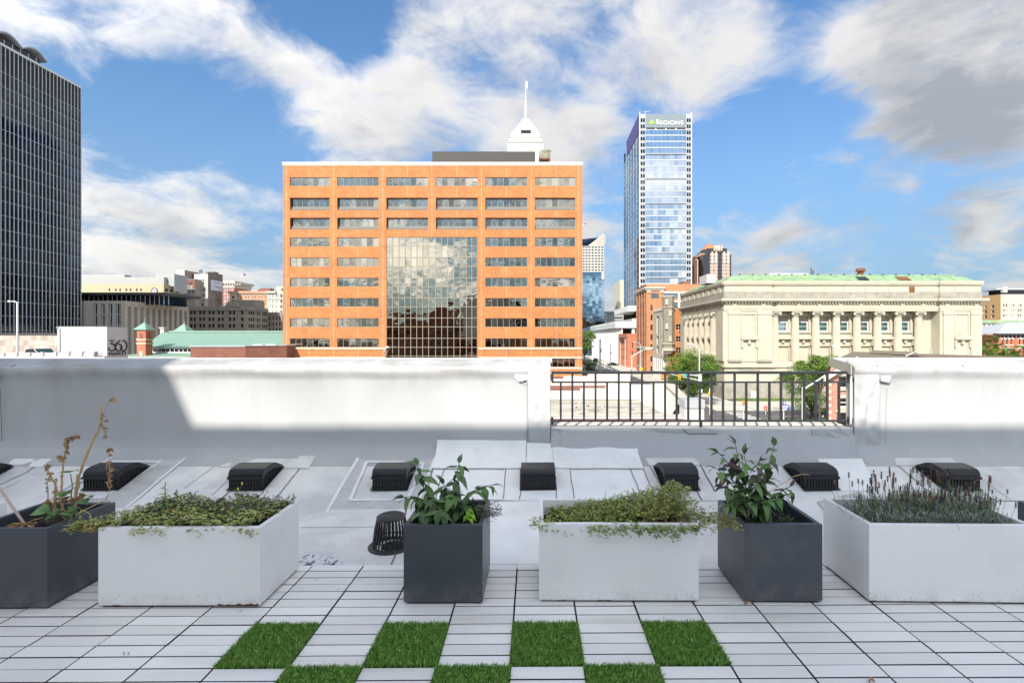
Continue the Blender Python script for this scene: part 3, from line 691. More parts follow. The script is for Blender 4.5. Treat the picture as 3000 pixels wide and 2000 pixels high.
b = MB(); xx = XU(2053, YR); b.box(xx-.012, xx+.012, YR-.012, YR+.012, ZLOW-.05, zb2-.009, M_blackplain); b.build('post', t)
for xx in (x0+.004, x1-.004):
    for z in (zt-.05, zb2+.0): 
        b = MB(); b.box(xx-.012, xx+.012, YR-.03, YR+.03, z-.035, z+.035, M_blackplain); b.build('wall_bracket', t)
# ------------------------------------------------------------------ ground and streets
b = MB(); S = 2600
for i in range(8):
    for j in range(8):
        a, c = -S+i*S/4, -900+j*S/2.2; b.face([(a, c, GZ), (a+S/4, c, GZ), (a+S/4, c+S/2.2, GZ), (a, c+S/2.2, GZ)], M_conc)
structure(b.build('ground'))
def slab(name, x0, x1, y0, y1, z0, z1, m): 
    b = MB(); b.box(x0, x1, y0, y1, z0, z1, m); return structure(b.build(name))
def sheet(name, x0, x1, y0, y1, z, m):
    b = MB(); b.face([(x0, y0, z), (x1, y0, z), (x1, y1, z), (x0, y1, z)], m); return structure(b.build(name))
sheet('road', 12.5, 30.5, -300, 900, GZ+.006, M_asph)              # street running away from the terrace
sheet('road', -400, 12.5, 68, 84, GZ+.006, M_asph); sheet('road', 30.5, 400, 68, 84, GZ+.006, M_asph)
for x0, x1 in ((30.5, 37.4), (9.3, 12.5)): slab('pavement', x0, x1, 88, 700, GZ, GZ+.14, M_conc)
slab('pavement', 37.4, 320, 84, 95.5, GZ, GZ+.14, M_conc); slab('pavement', 31, 320, 60, 68, GZ, GZ+.14, M_conc)
slab('pavement', -300, 9, 60, 68, GZ, GZ+.14, M_conc)
b = MB(); z = GZ+.012
for k in range(9):                                                  # zebra bars and lane dashes
    b.face([(31.4, 69+k*1.6, z), (34.2, 69+k*1.6, z), (34.2, 69.7+k*1.6, z), (31.4, 69.7+k*1.6, z)], M_line)
    b.face([(13.6+k*1.8, 85, z), (14.4+k*1.8, 85, z), (14.4+k*1.8, 87.4, z), (13.6+k*1.8, 87.4, z)], M_line)
for k in range(40):
    y = 92+k*9
    for x in (18.2, 24.4): b.face([(x, y, z), (x+.14, y, z), (x+.14, y+3, z), (x, y+3, z)], M_line)
for k in range(22):
    x = 40+k*9
    for y in (73.2, 78.6): b.face([(x, y, z), (x+3, y, z), (x+3, y+.14, z), (x, y+.14, z)], M_line)
for x in (14, 28.4): b.face([(x, 186, z), (x+.5, 186, z), (x+.5, 240, z), (x, 240, z)], M_line)
structure(b.build('road_markings'))

# ------------------------------------------------------------------ building kit
class Face:
    def __init__(s, x0, y0, x1, y1):
        s.o = Vector((x0, y0)); d = Vector((x1-x0, y1-y0)); s.len = d.length; s.u = d/s.len; s.n = Vector((s.u.y, -s.u.x)); s.ang = math.atan2(s.u.y, s.u.x)
    def pt(s, a, d, z): 
        p = s.o+s.u*a-s.n*d; return (p.x, p.y, z)
def wall_open(mb, F, s0, s1, z0, z1, ops, depth, m, mrev=None):
    ops = [(max(a, s0), min(c, s1), max(d, z0), min(e, z1)) for a, c, d, e in ops]
    ops = [o for o in ops if o[1]-o[0] > .01 and o[3]-o[2] > .01]
    S = sorted({round(x, 4) for o in ops for x in o[:2]} | {s0, s1}); Z = sorted({round(x, 4) for o in ops for x in o[2:]} | {z0, z1})
    for j in range(len(Z)-1):
        zc = (Z[j]+Z[j+1])/2; row = [o for o in ops if o[2] < zc < o[3]]; i = 0
        while i < len(S)-1:
            sc = (S[i]+S[i+1])/2
            if any(o[0] < sc < o[1] for o in row): i += 1; continue
            k = i
            while k+1 < len(S)-1 and not any(o[0] < (S[k+1]+S[k+2])/2 < o[1] for o in row): k += 1
            mb.face([F.pt(S[i], 0, Z[j]), F.pt(S[k+1], 0, Z[j]), F.pt(S[k+1], 0, Z[j+1]), F.pt(S[i], 0, Z[j+1])], m); i = k+1
    mr = mrev or m
    for a, c, d, e in ops:
        for p, q in (((a, d), (c, d)), ((c, d), (c, e)), ((c, e), (a, e)), ((a, e), (a, d))):
            mb.face([F.pt(p[0], 0, p[1]), F.pt(p[0], depth, p[1]), F.pt(q[0], depth, q[1]), F.pt(q[0], 0, q[1])], mr)
WM = {}
def win_mesh(w, h, nx, ny, bar, gm, fm, proud=.05, edge=None):
    key = (round(w, 2), round(h, 2), nx, ny, bar, gm.name, fm.name)
    if key not in WM:
        b = MB(); b.box(0, w, 0, .02, 0, h, gm); e = bar if edge is None else edge
        if e: b.box(0, e, -proud, -.001, 0, h, fm); b.box(w-e, w, -proud, -.001, 0, h, fm); b.box(e, w-e, -proud+.003, -.001, 0, e, fm); b.box(e, w-e, -proud+.003, -.001, h-e, h, fm)
        for i in range(1, nx): x = w*i/nx; b.box(x-bar/2, x+bar/2, -proud+.006, -.001, e, h-e, fm)
        for j in range(1, ny): z = h*j/ny; b.box(e, w-e, -proud+.01, -.002, z-bar/2, z+bar/2, fm)
        WM[key] = b.mesh('window')
    return WM[key]
def put_windows(parent, F, ops, depth, nx=1, ny=1, bar=.06, gm=None, fm=None, proud=.05, name='window', edge=None):
    out = []
    for a, c, d, e in ops:
        g = gm if not isinstance(gm, (list, tuple)) else random.choice(gm)
        out.append(inst(name, win_mesh(c-a, e-d, nx, ny, bar, g, fm or M_frame, proud, edge), parent, F.pt(a, depth-.021, d), F.ang))
    return out
def span(a, c, n, frac=.6):
    p = (c-a)/n; return [(a+p*(i+.5-frac/2), a+p*(i+.5+frac/2)) for i in range(n)]
def grid(cols, rows): return [(a, c, d, e) for a, c in cols for d, e in rows]
def ucols(F, Y, lst): return [(XU(a, Y)-F.o.x, XU(c, Y)-F.o.x) for a, c in lst]
def vrows(Y, lst): return [(ZV(c, Y), ZV(a, Y)) for a, c in lst]
def box_building(name, label, X0, X1, Y0, Y1, Z1, wm, F=(), L=(), Rr=(), rec=.25, gm=G_win, fm=M_framed, nx=1, ny=1, bar=.08, Z0=GZ, roofm=None, cat='building', parent=None, lm=None, rm=None, par=.6, group=None):
    t = parent or thing(name, label, cat, ((X0+X1)/2, Y0, Z0), 0, group)
    b = MB()
    f, l, r = Face(X0, Y0, X1, Y0), Face(X0, Y1, X0, Y0), Face(X1, Y0, X1, Y1)
    for face, ops, m in ((f, F, wm), (l, L, lm or wm), (r, Rr, rm or wm)):
        wall_open(b, face, 0, face.len, Z0, Z1, list(ops), rec, m)
    b.face([(X1, Y1, Z0), (X0, Y1, Z0), (X0, Y1, Z1), (X1, Y1, Z1)], wm)
    if par:                                                       # parapet thickness and sunken roof
        k = .35
        o = [(X0, Y0), (X1, Y0), (X1, Y1), (X0, Y1)]; i = [(X0+k, Y0+k), (X1-k, Y0+k), (X1-k, Y1-k), (X0+k, Y1-k)]
        for q in range(4):
            p = (q+1) % 4
            b.face([(*o[q], Z1), (*o[p], Z1), (*i[p], Z1), (*i[q], Z1)], wm); b.face([(*i[q], Z1), (*i[p], Z1), (*i[p], Z1-par), (*i[q], Z1-par)], wm)
    b.build('wall', t)
    b = MB(); b.face([(X0+.01, Y0+.01, Z1-par-.001), (X1-.01, Y0+.01, Z1-par-.001), (X1-.01, Y1-.01, Z1-par-.001), (X0+.01, Y1-.01, Z1-par-.001)] , roofm or M_metal_grey); b.build('roof', t)
    for face, ops in ((f, F), (l, L), (r, Rr)):
        put_windows(t, face, list(ops), rec, nx, ny, bar, gm, fm)
    return t, f, l, r
def part(t, name, fn, smooth=None, M=None):
    b = MB(); fn(b); o = b.build(name, t, M=M)
    if smooth: auto_smooth(o, smooth)
    return o
def pbox(t, name, m, *bx):
    b = MB()
    for x in bx: b.box(*x, m)
    return b.build(name, t)
def text_mesh(s, size, m, depth=.05, align='CENTER', shear=0):
    c = bpy.data.curves.new('lettering', 'FONT'); c.body = s; c.size = size; c.extrude = depth/2; c.align_x = align; c.shear = shear
    o = bpy.data.objects.new('lettering', c); COL.objects.link(o)
    dg = bpy.context.evaluated_depsgraph_get(); me = bpy.data.meshes.new_from_object(o.evaluated_get(dg))
    bpy.data.objects.remove(o, do_unlink=True); me.materials.clear(); me.materials.append(m); return me
def put_text(t, F, s, a, z, size, m, off=.06, width=None, name='lettering', height=None):
    me = text_mesh(s, size, m, .04); xs = [v.co.x for v in me.vertices]; ys = [v.co.y for v in me.vertices]
    kx = width/(max(xs)-min(xs)) if width else 1; ky = height/(max(ys)-min(ys)) if height else kx; cx = (max(xs)+min(xs))/2
    for v in me.vertices: v.co = Vector(((v.co.x-cx)*kx, -v.co.z, (v.co.y-min(ys))*ky))
    p = F.pt(a, -off, z); return inst(name, me, t, p, F.ang)

# ------------------------------------------------------------------ orange brick office block
YB = 93.0; bx0, bx1 = XU(829, YB), XU(1706, YB); bt = ZV(482, YB)
ob = thing('brick_office_block', 'ten-storey orange brick office block with dark strip windows and glazed atrium', 'building', ((bx0+bx1)/2, YB, GZ))
F = Face(bx0, YB, bx1, YB); cu = [(849.6, 965.6), (988, 1109), (1132, 1254), (1277, 1399.6), (1421.9, 1544.6), (1567, 1684.8)]
def zrow(y): return 400+y/2.24
rows = [(268, 325), (402, 483), (533, 610), (663, 722), (795, 853), (927, 985), (1060, 1117), (1192, 1250), (1324, 1382), (1455, 1512), (1590, 1650), (1720, 1780)]
C = ucols(F, YB, cu); Rw = vrows(YB, [(zrow(a), zrow(c)) for a, c in rows])
ops = [(a, c, d, e) for k, (d, e) in enumerate(Rw) for i, (a, c) in enumerate(C) if not (k > 2 and i in (2, 3))]
at = (C[2][0], C[3][1], GZ+.5, ZV(zrow(660), YB))
b = MB(); deep = [o for o in ops if o[3]-o[2] > 2.0]; shal = [o for o in ops if o not in deep]
mrev = mat('dark_reveal', (.12, .06, .035), .8)
wall_open(b, F, 0, F.len, GZ, bt, ops+[at], .22, M_brick)
Rf = Face(bx1, YB, bx1, YB+42); rs_ = span(.8, 41.2, 5, .78)
rops = [(a, c, d, e) for d, e in Rw for a, c in rs_]
wall_open(b, Rf, 0, Rf.len, GZ, bt, rops, .22, M_brick)
b.face([(bx0, YB+42, GZ), (bx0, YB, GZ), (bx0, YB, bt), (bx0, YB+42, bt)], M_brick); b.face([(bx1, YB+42, GZ), (bx0, YB+42, GZ), (bx0, YB+42, bt), (bx1, YB+42, bt)], M_brick)
b.build('wall', ob)
for y0 in (267, 399, 528, 658, 792, 924, 1056, 1189, 1321):
    for s0, s1 in (((0, F.len),) if y0 < 600 else ((0, at[0]-.02), (at[1]+.02, F.len))):
        z = ZV(zrow(y0), YB); pbox(ob, 'soldier_course', M_brickred, (bx0+s0, bx0+s1, YB-.008, YB-.002, z-.035, z+.035))
pbox(ob, 'roof', M_metal_grey, (bx0+.2, bx1-.2, YB+.2, YB+41.8, bt-.5, bt-.3))
pbox(ob, 'coping', M_white, (bx0-.12, bx1+.12, YB-.12, YB+42.1, bt+.001, bt+.42))
pbox(ob, 'coping_lower_band', M_cream, (bx0-.06, bx1+.06, YB-.06, YB-.002, bt-.25, bt-.02))
for y0, y1 in ((1384, 1395), (1445, 1455), (1512.5, 1524)):
    for s0, s1 in (((0, at[0]-.1), (at[1]+.1, F.len)) if y0 < 1500 else ((0, at[0]-.1), (at[1]+.1, F.len))):
        z0, z1 = ZV(zrow(y1), YB), ZV(zrow(y0), YB); pbox(ob, 'belt_course', M_cream, (bx0+s0, bx0+s1, YB-.10, YB-.002, z0, z1))
for x in (88, 237, 397, 557, 720, 881, 1042, 1206, 1367, 1531, 1694, 1857, 2005):
    xx = XU(800+x/2.24, YB); zz = [GZ]
    hit = sorted([(d, e) for a, c, d, e in ops if a-.1 < xx-bx0 < c+.1]+([(at[2], at[3])] if at[0] < xx-bx0 < at[1] else []))
    for d, e in hit: zz += [d-.05, e+.05]
    zz.append(bt-.3)
    for z0, z1 in zip(zz[::2], zz[1::2]):
        if z1-z0 > .2: pbox(ob, 'control_joint', M_bricksal, (xx-.06, xx+.06, YB-.006, YB-.001, z0, z1))
M_sill = mat('grey_sill_metal', (.13, .125, .115), .6)
# flush strip windows: frame with its own panes
PANE = {}
def pane_mesh(w, h, gm):
    k = (round(w, 2), round(h, 2), gm.name)
    if k not in PANE:
        b = MB(); b.box(0, w, 0, .02, 0, h, gm); PANE[k] = b.mesh('pane')
    return PANE[k]
def strip_window(t, F, o, depth, n, gm, fm, bar=.07):
    a, c, d, e = o; w = (c-a)/n
    b = MB()
    for i in range(n+1): x = i*w; b.box(max(0, x-bar/2), min(c-a, x+bar/2), -.06, .01, 0, e-d, fm)
    b.box(bar/2, c-a-bar/2, -.055, .008, 0, bar, fm); b.box(bar/2, c-a-bar/2, -.055, .008, e-d-bar, e-d, fm)
    key = ('sw', round(c-a, 2), round(e-d, 2))
    if key not in WM: WM[key] = b.mesh('window')
    wo_ = inst('window', WM[key], t, F.pt(a, depth-.02, d), F.ang)
    for i in range(n):
        M = Matrix.Translation(F.pt(a+i*w+bar/2, depth-.012, d+bar)) @ Matrix.Rotation(F.ang+random.uniform(-.006, .006), 4, 'Z') @ Matrix.Rotation(random.uniform(-.008, .008), 4, 'X')
        inst('pane', pane_mesh(w-bar, e-d-2*bar, gm), wo_, M=M)
for o in shal: strip_window(ob, F, o, .20, 7, G_bronze, M_frame)
for o in deep:                                                      # deep windows with a sloping glazed sill
    a, c, d, e = o; zs = d+(e-d)*.30; dep = .65
    for k, dz in (('reveal', 0),):
        b = MB()
        b.face([F.pt(a, .22, d), F.pt(a, dep, d), F.pt(a, dep, e), F.pt(a, .22, e)], mrev); b.face([F.pt(c, .22, d), F.pt(c, dep, d), F.pt(c, dep, e), F.pt(c, .22, e)], mrev)
        b.face([F.pt(a, .22, e), F.pt(a, dep, e), F.pt(c, dep, e), F.pt(c, .22, e)], mrev); b.face([F.pt(a, dep+.05, d), F.pt(c, dep+.05, d), F.pt(c, dep+.05, e), F.pt(a, dep+.05, e)], mrev); b.build(k, ob)
    strip_window(ob, F, (a, c, zs, e), dep, 7, G_bronze, M_frame)
    b = MB(); b.face([F.pt(a, .25, d+.1), F.pt(c, .25, d+.1), F.pt(c, dep-.1, zs), F.pt(a, dep-.1, zs)], M_sill)
    n = 28
    for i in range(n+1):
        x = a+(c-a)*i/n; p, q = Vector(F.pt(x, .24, d+.12)), Vector(F.pt(x, dep-.11, zs+.02)); b.tube([p, q], .022, M_framew if False else M_frame, 4)
    b.build('sloping_sill', ob)
# atrium curtain wall
xe = [744, 783, 824, 864, 903, 942, 981, 1020, 1066, 1106, 1145, 1186, 1227, 1268, 1304, 1340]
ye = [660, 718, 792, 852, 927, 984, 1057, 1117, 1190, 1248, 1323, 1382, 1440, 1500, 1570, 1640]
sx = [XU(800+x/2.24, YB)-bx0 for x in xe]; sz = [ZV(zrow(y), YB) for y in ye]
b = MB()
for s in sx: b.box(bx0+s-.05, bx0+s+.05, YB+.06, YB+.215, sz[-1], sz[0], M_frame)
for z in sz: b.box(bx0+sx[0], bx0+sx[-1], YB+.075, YB+.214, z-.05, z+.05, M_frame)
grid_o = b.build('atrium_grid', ob)
for j in range(len(sz)-1):
    for i in range(len(sx)-1):
        w, h = sx[i+1]-sx[i]-.1, sz[j]-sz[j+1]-.1
        M = Matrix.Translation(F.pt(sx[i]+.05, .16, sz[j+1]+.05)) @ Matrix.Rotation(random.uniform(-.006, .006), 4, 'Z') @ Matrix.Rotation(random.uniform(-.010, .010), 4, 'X')
        inst('atrium_pane', pane_mesh(w, h, G_atrium), grid_o, M=M)
part(ob, 'atrium_backing', lambda b: b.face([F.pt(at[0], .23, GZ), F.pt(at[1], .23, GZ), F.pt(at[1], .23, at[3]), F.pt(at[0], .23, at[3])], M_dark))
for o in rops: put_windows(ob, Rf, [o], .2, 7, 1, .07, G_bronze, M_frame)
# roof plant
Yp = 108; pbox(ob, 'plant_screen', M_brown_screen, (XU(1267, Yp), XU(1568, Yp), Yp, Yp+14, bt-.3, ZV(444, Yp)))
b = MB(); n = 60
for i in range(n+1):
    x = XU(1267, Yp)+(XU(1568, Yp)-XU(1267, Yp))*i/n; b.box(x-.04, x+.04, Yp-.06, Yp-.001, bt-.3, ZV(444, Yp)-.05, M_brown_screen)
b.build('screen_ribs', ob)
Yp = 112; mct = mat('weathered_cooling_tower', (.20, .19, .14), .9, var=.4, vs=1.2)
ct = thing('cooling_tower', 'mossy grey cooling tower box on rusty steel beside the brown roof screen', 'cooling tower', (XU(1596, Yp), Yp, bt-.3))
pbox(ct, 'casing', mct, (XU(1583, Yp), XU(1612, Yp), Yp, Yp+3, ZV(463, Yp), ZV(438, Yp))); part(ct, 'fan_cowl', lambda b: b.lathe([(.9, 0), (.8, .25)], mct, (XU(1604, Yp), Yp+1.4, ZV(438, Yp)+.002), 14))
pbox(ct, 'steel_base', M_rust, (XU(1578, Yp), XU(1612, Yp), Yp, Yp+2.8, ZV(467, Yp), ZV(463.2, Yp)), (XU(1581, Yp), XU(1583, Yp), Yp+.1, Yp+.4, bt-.31, ZV(467, Yp)), (XU(1608, Yp), XU(1611, Yp), Yp+.1, Yp+.4, bt-.31, ZV(467, Yp)), (XU(1595, Yp), XU(1597, Yp), Yp+2.3, Yp+2.6, bt-.31, ZV(467, Yp)))
pbox(ct, 'louvre', M_metal_grey, *[(XU(1579, Yp), XU(1582.5, Yp), Yp+.1, Yp+2.6, ZV(441+k*5, Yp)-.2, ZV(441+k*5, Yp)) for k in range(4)])
Yp = 97
for u, w, lab in ((1206, 2.0, 'left white satellite dish lying on the brick block roof'), (1238, 1.8, 'right white satellite dish on the brick block roof')):
    d = thing('satellite_dish', lab, 'satellite dish', (XU(u, Yp), Yp, bt)); r = w/2
    part(d, 'reflector', lambda b: b.lathe([(.06, .35), (r*.5, .40), (r*.85, .52), (r, .66), (r*.83, .56), (r*.45, .46), (.05, .42)], M_white, (XU(u, Yp), Yp, bt+.1), 16, cap=False), 50)
    pbox(d, 'mount', M_steelgrey, (XU(u, Yp)-.12, XU(u, Yp)+.12, Yp-.12, Yp+.12, bt-.3, bt+.45))
a = thing('antenna_mast', 'short white antenna cluster between two roof dishes', 'antenna', (XU(1217, Yp), Yp, bt))
part(a, 'mast', lambda b: [b.tube([(XU(1217+k*4, Yp), Yp, bt-.3), (XU(1217+k*4, Yp), Yp, bt+h)], .10, M_white, 6) for k, h in ((0, 1.4), (1, 1.1), (-1, .9))])
a = thing('rooftop_fan', 'small brown exhaust fan on the brown roof screen', 'roof fan', (XU(1286, 112), 112, ZV(444, 108)))
part(a, 'cowl', lambda b: b.lathe([(.5, 0), (.5, .25), (.75, .3), (.65, .55), (.35, .6)], mct, (XU(1286, 112), 112, ZV(444, 108)-.45), 12)); part(a, 'curb', lambda b: b.box(XU(1286, 112)-.45, XU(1286, 112)+.45, 111.6, 112.4, ZV(444, 108)-.6, ZV(444, 108)-.44, M_rust))
a = thing('parapet_lamp', 'white floodlight bracket at the foot of the brick block atrium', 'lamp', (XU(1125, 92), 92, ZV(1040, 92)))
part(a, 'bracket', lambda b: b.tube([(XU(1125, 92), 92.9, ZV(1045, 92)), (XU(1125, 92), 92, ZV(1030, 92)), (XU(1132, 92), 91.6, ZV(1018, 92)), (XU(1140, 92), 91.4, ZV(1017, 92))], .12, M_lamp, 6)); part(a, 'lamp_head', lambda b: b.box(XU(1134, 92), XU(1143, 92), 91.2, 91.5, ZV(1018, 92), ZV(1014, 92), M_lamp))

# ------------------------------------------------------------------ dark curtain-wall tower on the left
TX = -138.0; ty0, ty1 = 96.0, 149.0; tz0, tz1 = ZV(977, 130), ZV(255, ty1)
tw = thing('dark_glass_tower', 'tall dark glass office tower with white mullion grid at the left edge', 'building', (TX, 120, GZ))
pbox(tw, 'core', M_dark, (TX-40, TX-.3, ty0, ty1, GZ, tz1-.5))
pbox(tw, 'front_cladding', M_framed, (TX-40, TX-.31, ty0-.2, ty0-.001, GZ, tz1-.5))
F = Face(TX, ty0, TX, ty1); ncol = 50; cw = (ty1-ty0)/ncol; fl = 3.69; zt_l = tz1-7.3; nfl = int((zt_l-tz0)/fl)+1
mload = MB(); ntot = 0; cand = []
for j in range(nfl):
    for i in range(ncol):
        y = ty0+i*cw
        u = CXP+FPX*TX/(y+cw)
        if u < -30: continue
        cand.append((i, j))
cand.sort(key=lambda c: c[0]); pm_ = pane_mesh(cw-.1, fl*.60, G_tower); ps_ = pane_mesh(cw-.1, fl*.34, G_dark)
for q, (i, j) in enumerate(cand):
    z = zt_l-(j+1)*fl
    if q < 300: inst('pane', pm_, tw, F.pt(i*cw+.05, .1, z+fl*.38), F.ang+random.uniform(-.004, .004))
    else: mload.face([F.pt(i*cw+.05, .1, z+fl*.38), F.pt((i+1)*cw-.05, .1, z+fl*.38), F.pt((i+1)*cw-.05, .1, z+fl*.98), F.pt(i*cw+.05, .1, z+fl*.98)], G_tower)
    ntot += 1
o = mload.build('further_panes', tw); o['kind'] = 'stuff'
b = MB()
for j in range(nfl): z = zt_l-(j+1)*fl; b.face([F.pt(0, .11, z+.02), F.pt(F.len, .11, z+.02), F.pt(F.len, .11, z+fl*.36), F.pt(0, .11, z+fl*.36)], G_dark)
b.build('spandrel_bands', tw)
bm = MB(); bm.box(-.06, .06, -.07, .1, tz0-.3, tz1-.6, M_alu); mm = bm.mesh('mullion')
for i in range(ncol+1):
    if CXP+FPX*TX/(ty0+i*cw) > -40: inst('mullion', mm, tw, F.pt(i*cw, 0, 0), F.ang)
bt_ = MB(); bt_.box(0, F.len, -.05, .1, -.05, .05, M_steelgrey); tm = bt_.mesh('transom')
for j in range(nfl+1): inst('transom', tm, tw, F.pt(0, 0, zt_l-j*fl), F.ang)
b = MB()
for k in range(30): z = zt_l+.3+k*.22; b.box(TX-.22, TX-.08, ty0, ty1, z, z+.10, M_framed)
b.build('louvre_band', tw)
pbox(tw, 'parapet_cap', M_alu, (TX-.4, TX+.18, ty0, ty1+.05, tz1-.6, tz1)); pbox(tw, 'roof', M_metal_grey, (TX-40, TX-.41, ty0, ty1, tz1-.49, tz1-.3))
# wavy roof canopy
wv = [(108.4+k*.42, 80.2+1.75*abs(math.sin(math.pi*(108.4+k*.42-135.1)/6.9))) for k in range(81)]
def canopy(b):
    for (y, z), (y2, z2) in zip(wv, wv[1:]):
        c = [(x, yy, zz+dz) for x in (TX-20, TX-3.2) for yy, zz in ((y, z), (y2, z2)) for dz in (0, .45)]; b.hexa(c, M_metal_grey)
part(tw, 'wavy_canopy', canopy); pbox(tw, 'canopy_glazing', G_dark, (TX-19, TX-4, 109, 140.6, tz1-.3, 80.4)); pbox(tw, 'canopy_posts', M_framew, *[(TX-3.99, TX-3.85, 110+k*2.1, 110.12+k*2.1, tz1-.3, 80.3) for k in range(15)])
pbox(tw, 'roof_mast', M_steelgrey, (TX-8.1, TX-8, 130, 130.1, tz1, tz1+14))
# stone podium in front of the tower
pod = thing('stone_podium', 'low tan stone-clad podium wall at the foot of the dark tower', 'building', (-150, 116, GZ))
pbox(pod, 'core', M_stone, (-210, XU(236, 122), 116.05, 124, GZ, ZV(980, 116)-.05)); pbox(pod, 'coping', M_framed, (-210, XU(236, 122)+.1, 115.8, 124.1, ZV(980, 116)-.049, ZV(975, 116)))
tiles = [mat('stone_tile_%s' % n, c, .9, var=.06, vs=1) for n, c in (('a', (.40, .35, .30)), ('b', (.33, .27, .23)), ('c', (.44, .40, .34)))]
TM = {}
for r in range(4):
    x = -150.0; z = ZV(980, 116)-.06-(r+1)*1.28
    while x < XU(236, 122)-1.5:
        w = random.choice((1.1, 1.1, 1.6)); m = random.choice(tiles); k = (w, m.name)
        if k not in TM:
            b = MB(); b.box(0, w-.02, -.05, -.001, 0, 1.26, m); TM[k] = b.mesh('stone_panel')
        inst('stone_panel', TM[k], pod, (x, 116.05, z)); x += w
# ------------------------------------------------------------------ glass skyscraper with the sign
YT = 305.0; rx0, rx1 = XU(1875, YT), XU(2025, YT); rt = ZV(340, YT)
rg = thing('glass_skyscraper', 'pale blue glass skyscraper carrying a white REGIONS sign', 'building', (rx0, YT, GZ))
pbox(rg, 'core', M_framew, (rx0+.3, rx1-.3, YT+.3, YT+49, GZ, rt-1)); 
F = Face(rx0, YT, rx1, YT); L = Face(rx0, YT+50, rx0, YT)
fx0, fx1 = XU(1891, YT)-rx0, XU(2010.5, YT)-rx0; ph = 18.1/FPX*YT; nf = 36; z_first = ZV(330+290/5.807, YT)
n = 10; pw = (fx1-fx0)/n; pg = pane_mesh(pw-.06, ph*.74, G_bluew); sp = MB(); sp.box(0, fx1-fx0, 0, .02, 0, ph*.20, mat('pale_spandrel', (.36, .39, .42), .4)); spm = sp.mesh('spandrel')
k = 0
for j in range(nf):
    z = z_first-(j+1)*ph-(j//4)*.0
    for i in range(n):
        if z > 12 and k < 300: inst('pane', pg, rg, F.pt(fx0+i*pw+.03, .1, z+ph*.23), F.ang+random.uniform(-.02, .02)); k += 1
    inst('spandrel', spm, rg, F.pt(fx0, .09, z+.02))
    if j % 4 == 3: pbox(rg, 'section_joint', M_framed, (rx0+fx0, rx0+fx1, YT-.25, YT+.08, z-.30, z+.14))
pbox(rg, 'sign_band', mat('pale_blue_sign_band', (.17, .20, .22), .4), (rx0+fx0, rx0+fx1, YT-.02, YT+.15, z_first+1.3, rt+1.0)); pbox(rg, 'sign_slots', M_dark, *[(rx0+fx0+(fx1-fx0)*(i/4+.015), rx0+fx0+(fx1-fx0)*((i+1)/4-.015), YT-.02, YT+.1, z_first+.45, z_first+1.0) for i in range(4)])
b = MB()
for i in range(1, n): x = rx0+fx0+i*pw; b.box(x-.04, x+.04, YT+.02, YT+.12, GZ+12, z_first, M_steelgrey)
b.build('mullions', rg)
ms = mat('sign_white', (.85, .85, .85), .4); msh = mat('sign_letter_shadow', (.08, .05, .04), .6); mg = mat('sign_green', (.30, .62, .05), .4)
su = lambda x: XU(1820+x/5.807, YT)-rx0; sv = lambda y: ZV(330+y/5.807, YT)
for dx, m, off in ((.32, msh, .05), (0, ms, .16)):  # dark offset copy behind the white letters stands for their shadow
    put_text(rg, F, 'R', su(628)+dx, sv(198)-(dx*.8), 3.4, m, off, width=su(652)-su(602), height=sv(120)-sv(198), name='sign_letter')
    put_text(rg, F, 'EGIONS', su(858)+dx, sv(206)-(dx*.8), 3.0, m, off, width=su(1058)-su(662), height=sv(142)-sv(204), name='sign_letters')
b = MB(); tri = [(su(463), sv(192)), (su(572), sv(192)), (su(520), sv(122))]
b.prism([(rx0+x, z) for x, z in tri], 1, YT-.25, YT-.03, mg); b.build('sign_emblem', rg)
# corner strips with dark louvre windows
for a, c, nm in ((0, fx0, 'corner_strip'), (fx1, F.len, 'corner_strip')):
    pbox(rg, nm, M_metal_grey, (rx0+a, rx0+c, YT+.02, YT+.2, GZ, rt+1.2))
    w = (c-a)*.36
    for j in range(nf+2):
        z = z_first-(j-1)*ph
        for q in (0, 1):
            inst('corner_window', pane_mesh(w, ph*.62, G_dark), rg, F.pt(a+(c-a)*(.10+.44*q), -.005, z+ph*.2)); 
    b = MB()
    for j in range(nf+2):
        z = z_first-(j-1)*ph
        for q in range(2): b.box(rx0+a, rx0+c, YT-.08, YT-.006, z+ph*(-.02+.08*q), z+ph*(.02+.08*q), M_steelgrey)
    b.build('louvre_bars', rg)['kind'] = 'stuff'
# left side of the skyscraper
zl = rt-8; nl = 5; lw = (50-4)/nl; 
pbox(rg, 'purple_screen', mat('indigo_screen', (.035, .03, .17), .5), (rx0-.3, rx0-.02, YT+2, YT+45, zl-1, rt+2))
pgl = pane_mesh(lw-.1, ph*.93, G_blue); b = MB()
for j in range(nf+1):
    z = zl-1.3-(j+1)*ph
    for i in range(nl): inst('side_pane', pgl, rg, L.pt(4+i*lw+.05-2.2, .02, z+.1), L.ang+random.uniform(-.01, .01))
    b.box(rx0-.15, rx0-.02, YT+1, YT+47, z-.12, z+.12, M_steelgrey)
for i in range(nl+1): y = YT+50-(1.8+i*lw); b.box(rx0-.14, rx0-.02, y-.10, y+.10, GZ, zl-1.2, M_steelgrey)
b.box(rx0-.4, rx0+.0, YT-.3, YT+.5, GZ, rt+2.4, M_white); b.box(rx1-.0, rx1+.4, YT-.3, YT+.5, GZ, rt+2.2, M_white); b.build('edge_fins', rg)
pbox(rg, 'rear_edge', G_steel, (rx0-1.2, rx0-.03, YT+49, YT+50.2, GZ, rt-5))
pbox(rg, 'roof_mast', M_steelgrey, (rx0+4, rx0+4.3, YT+3, YT+3.3, rt, rt+4.5), (XU(1928, YT)-.12, XU(1928, YT)+.12, YT+6, YT+6.2, rt, rt+4), (rx0+3, rx0+6.6, YT+3, YT+3.2, rt+4.0, rt+4.3))
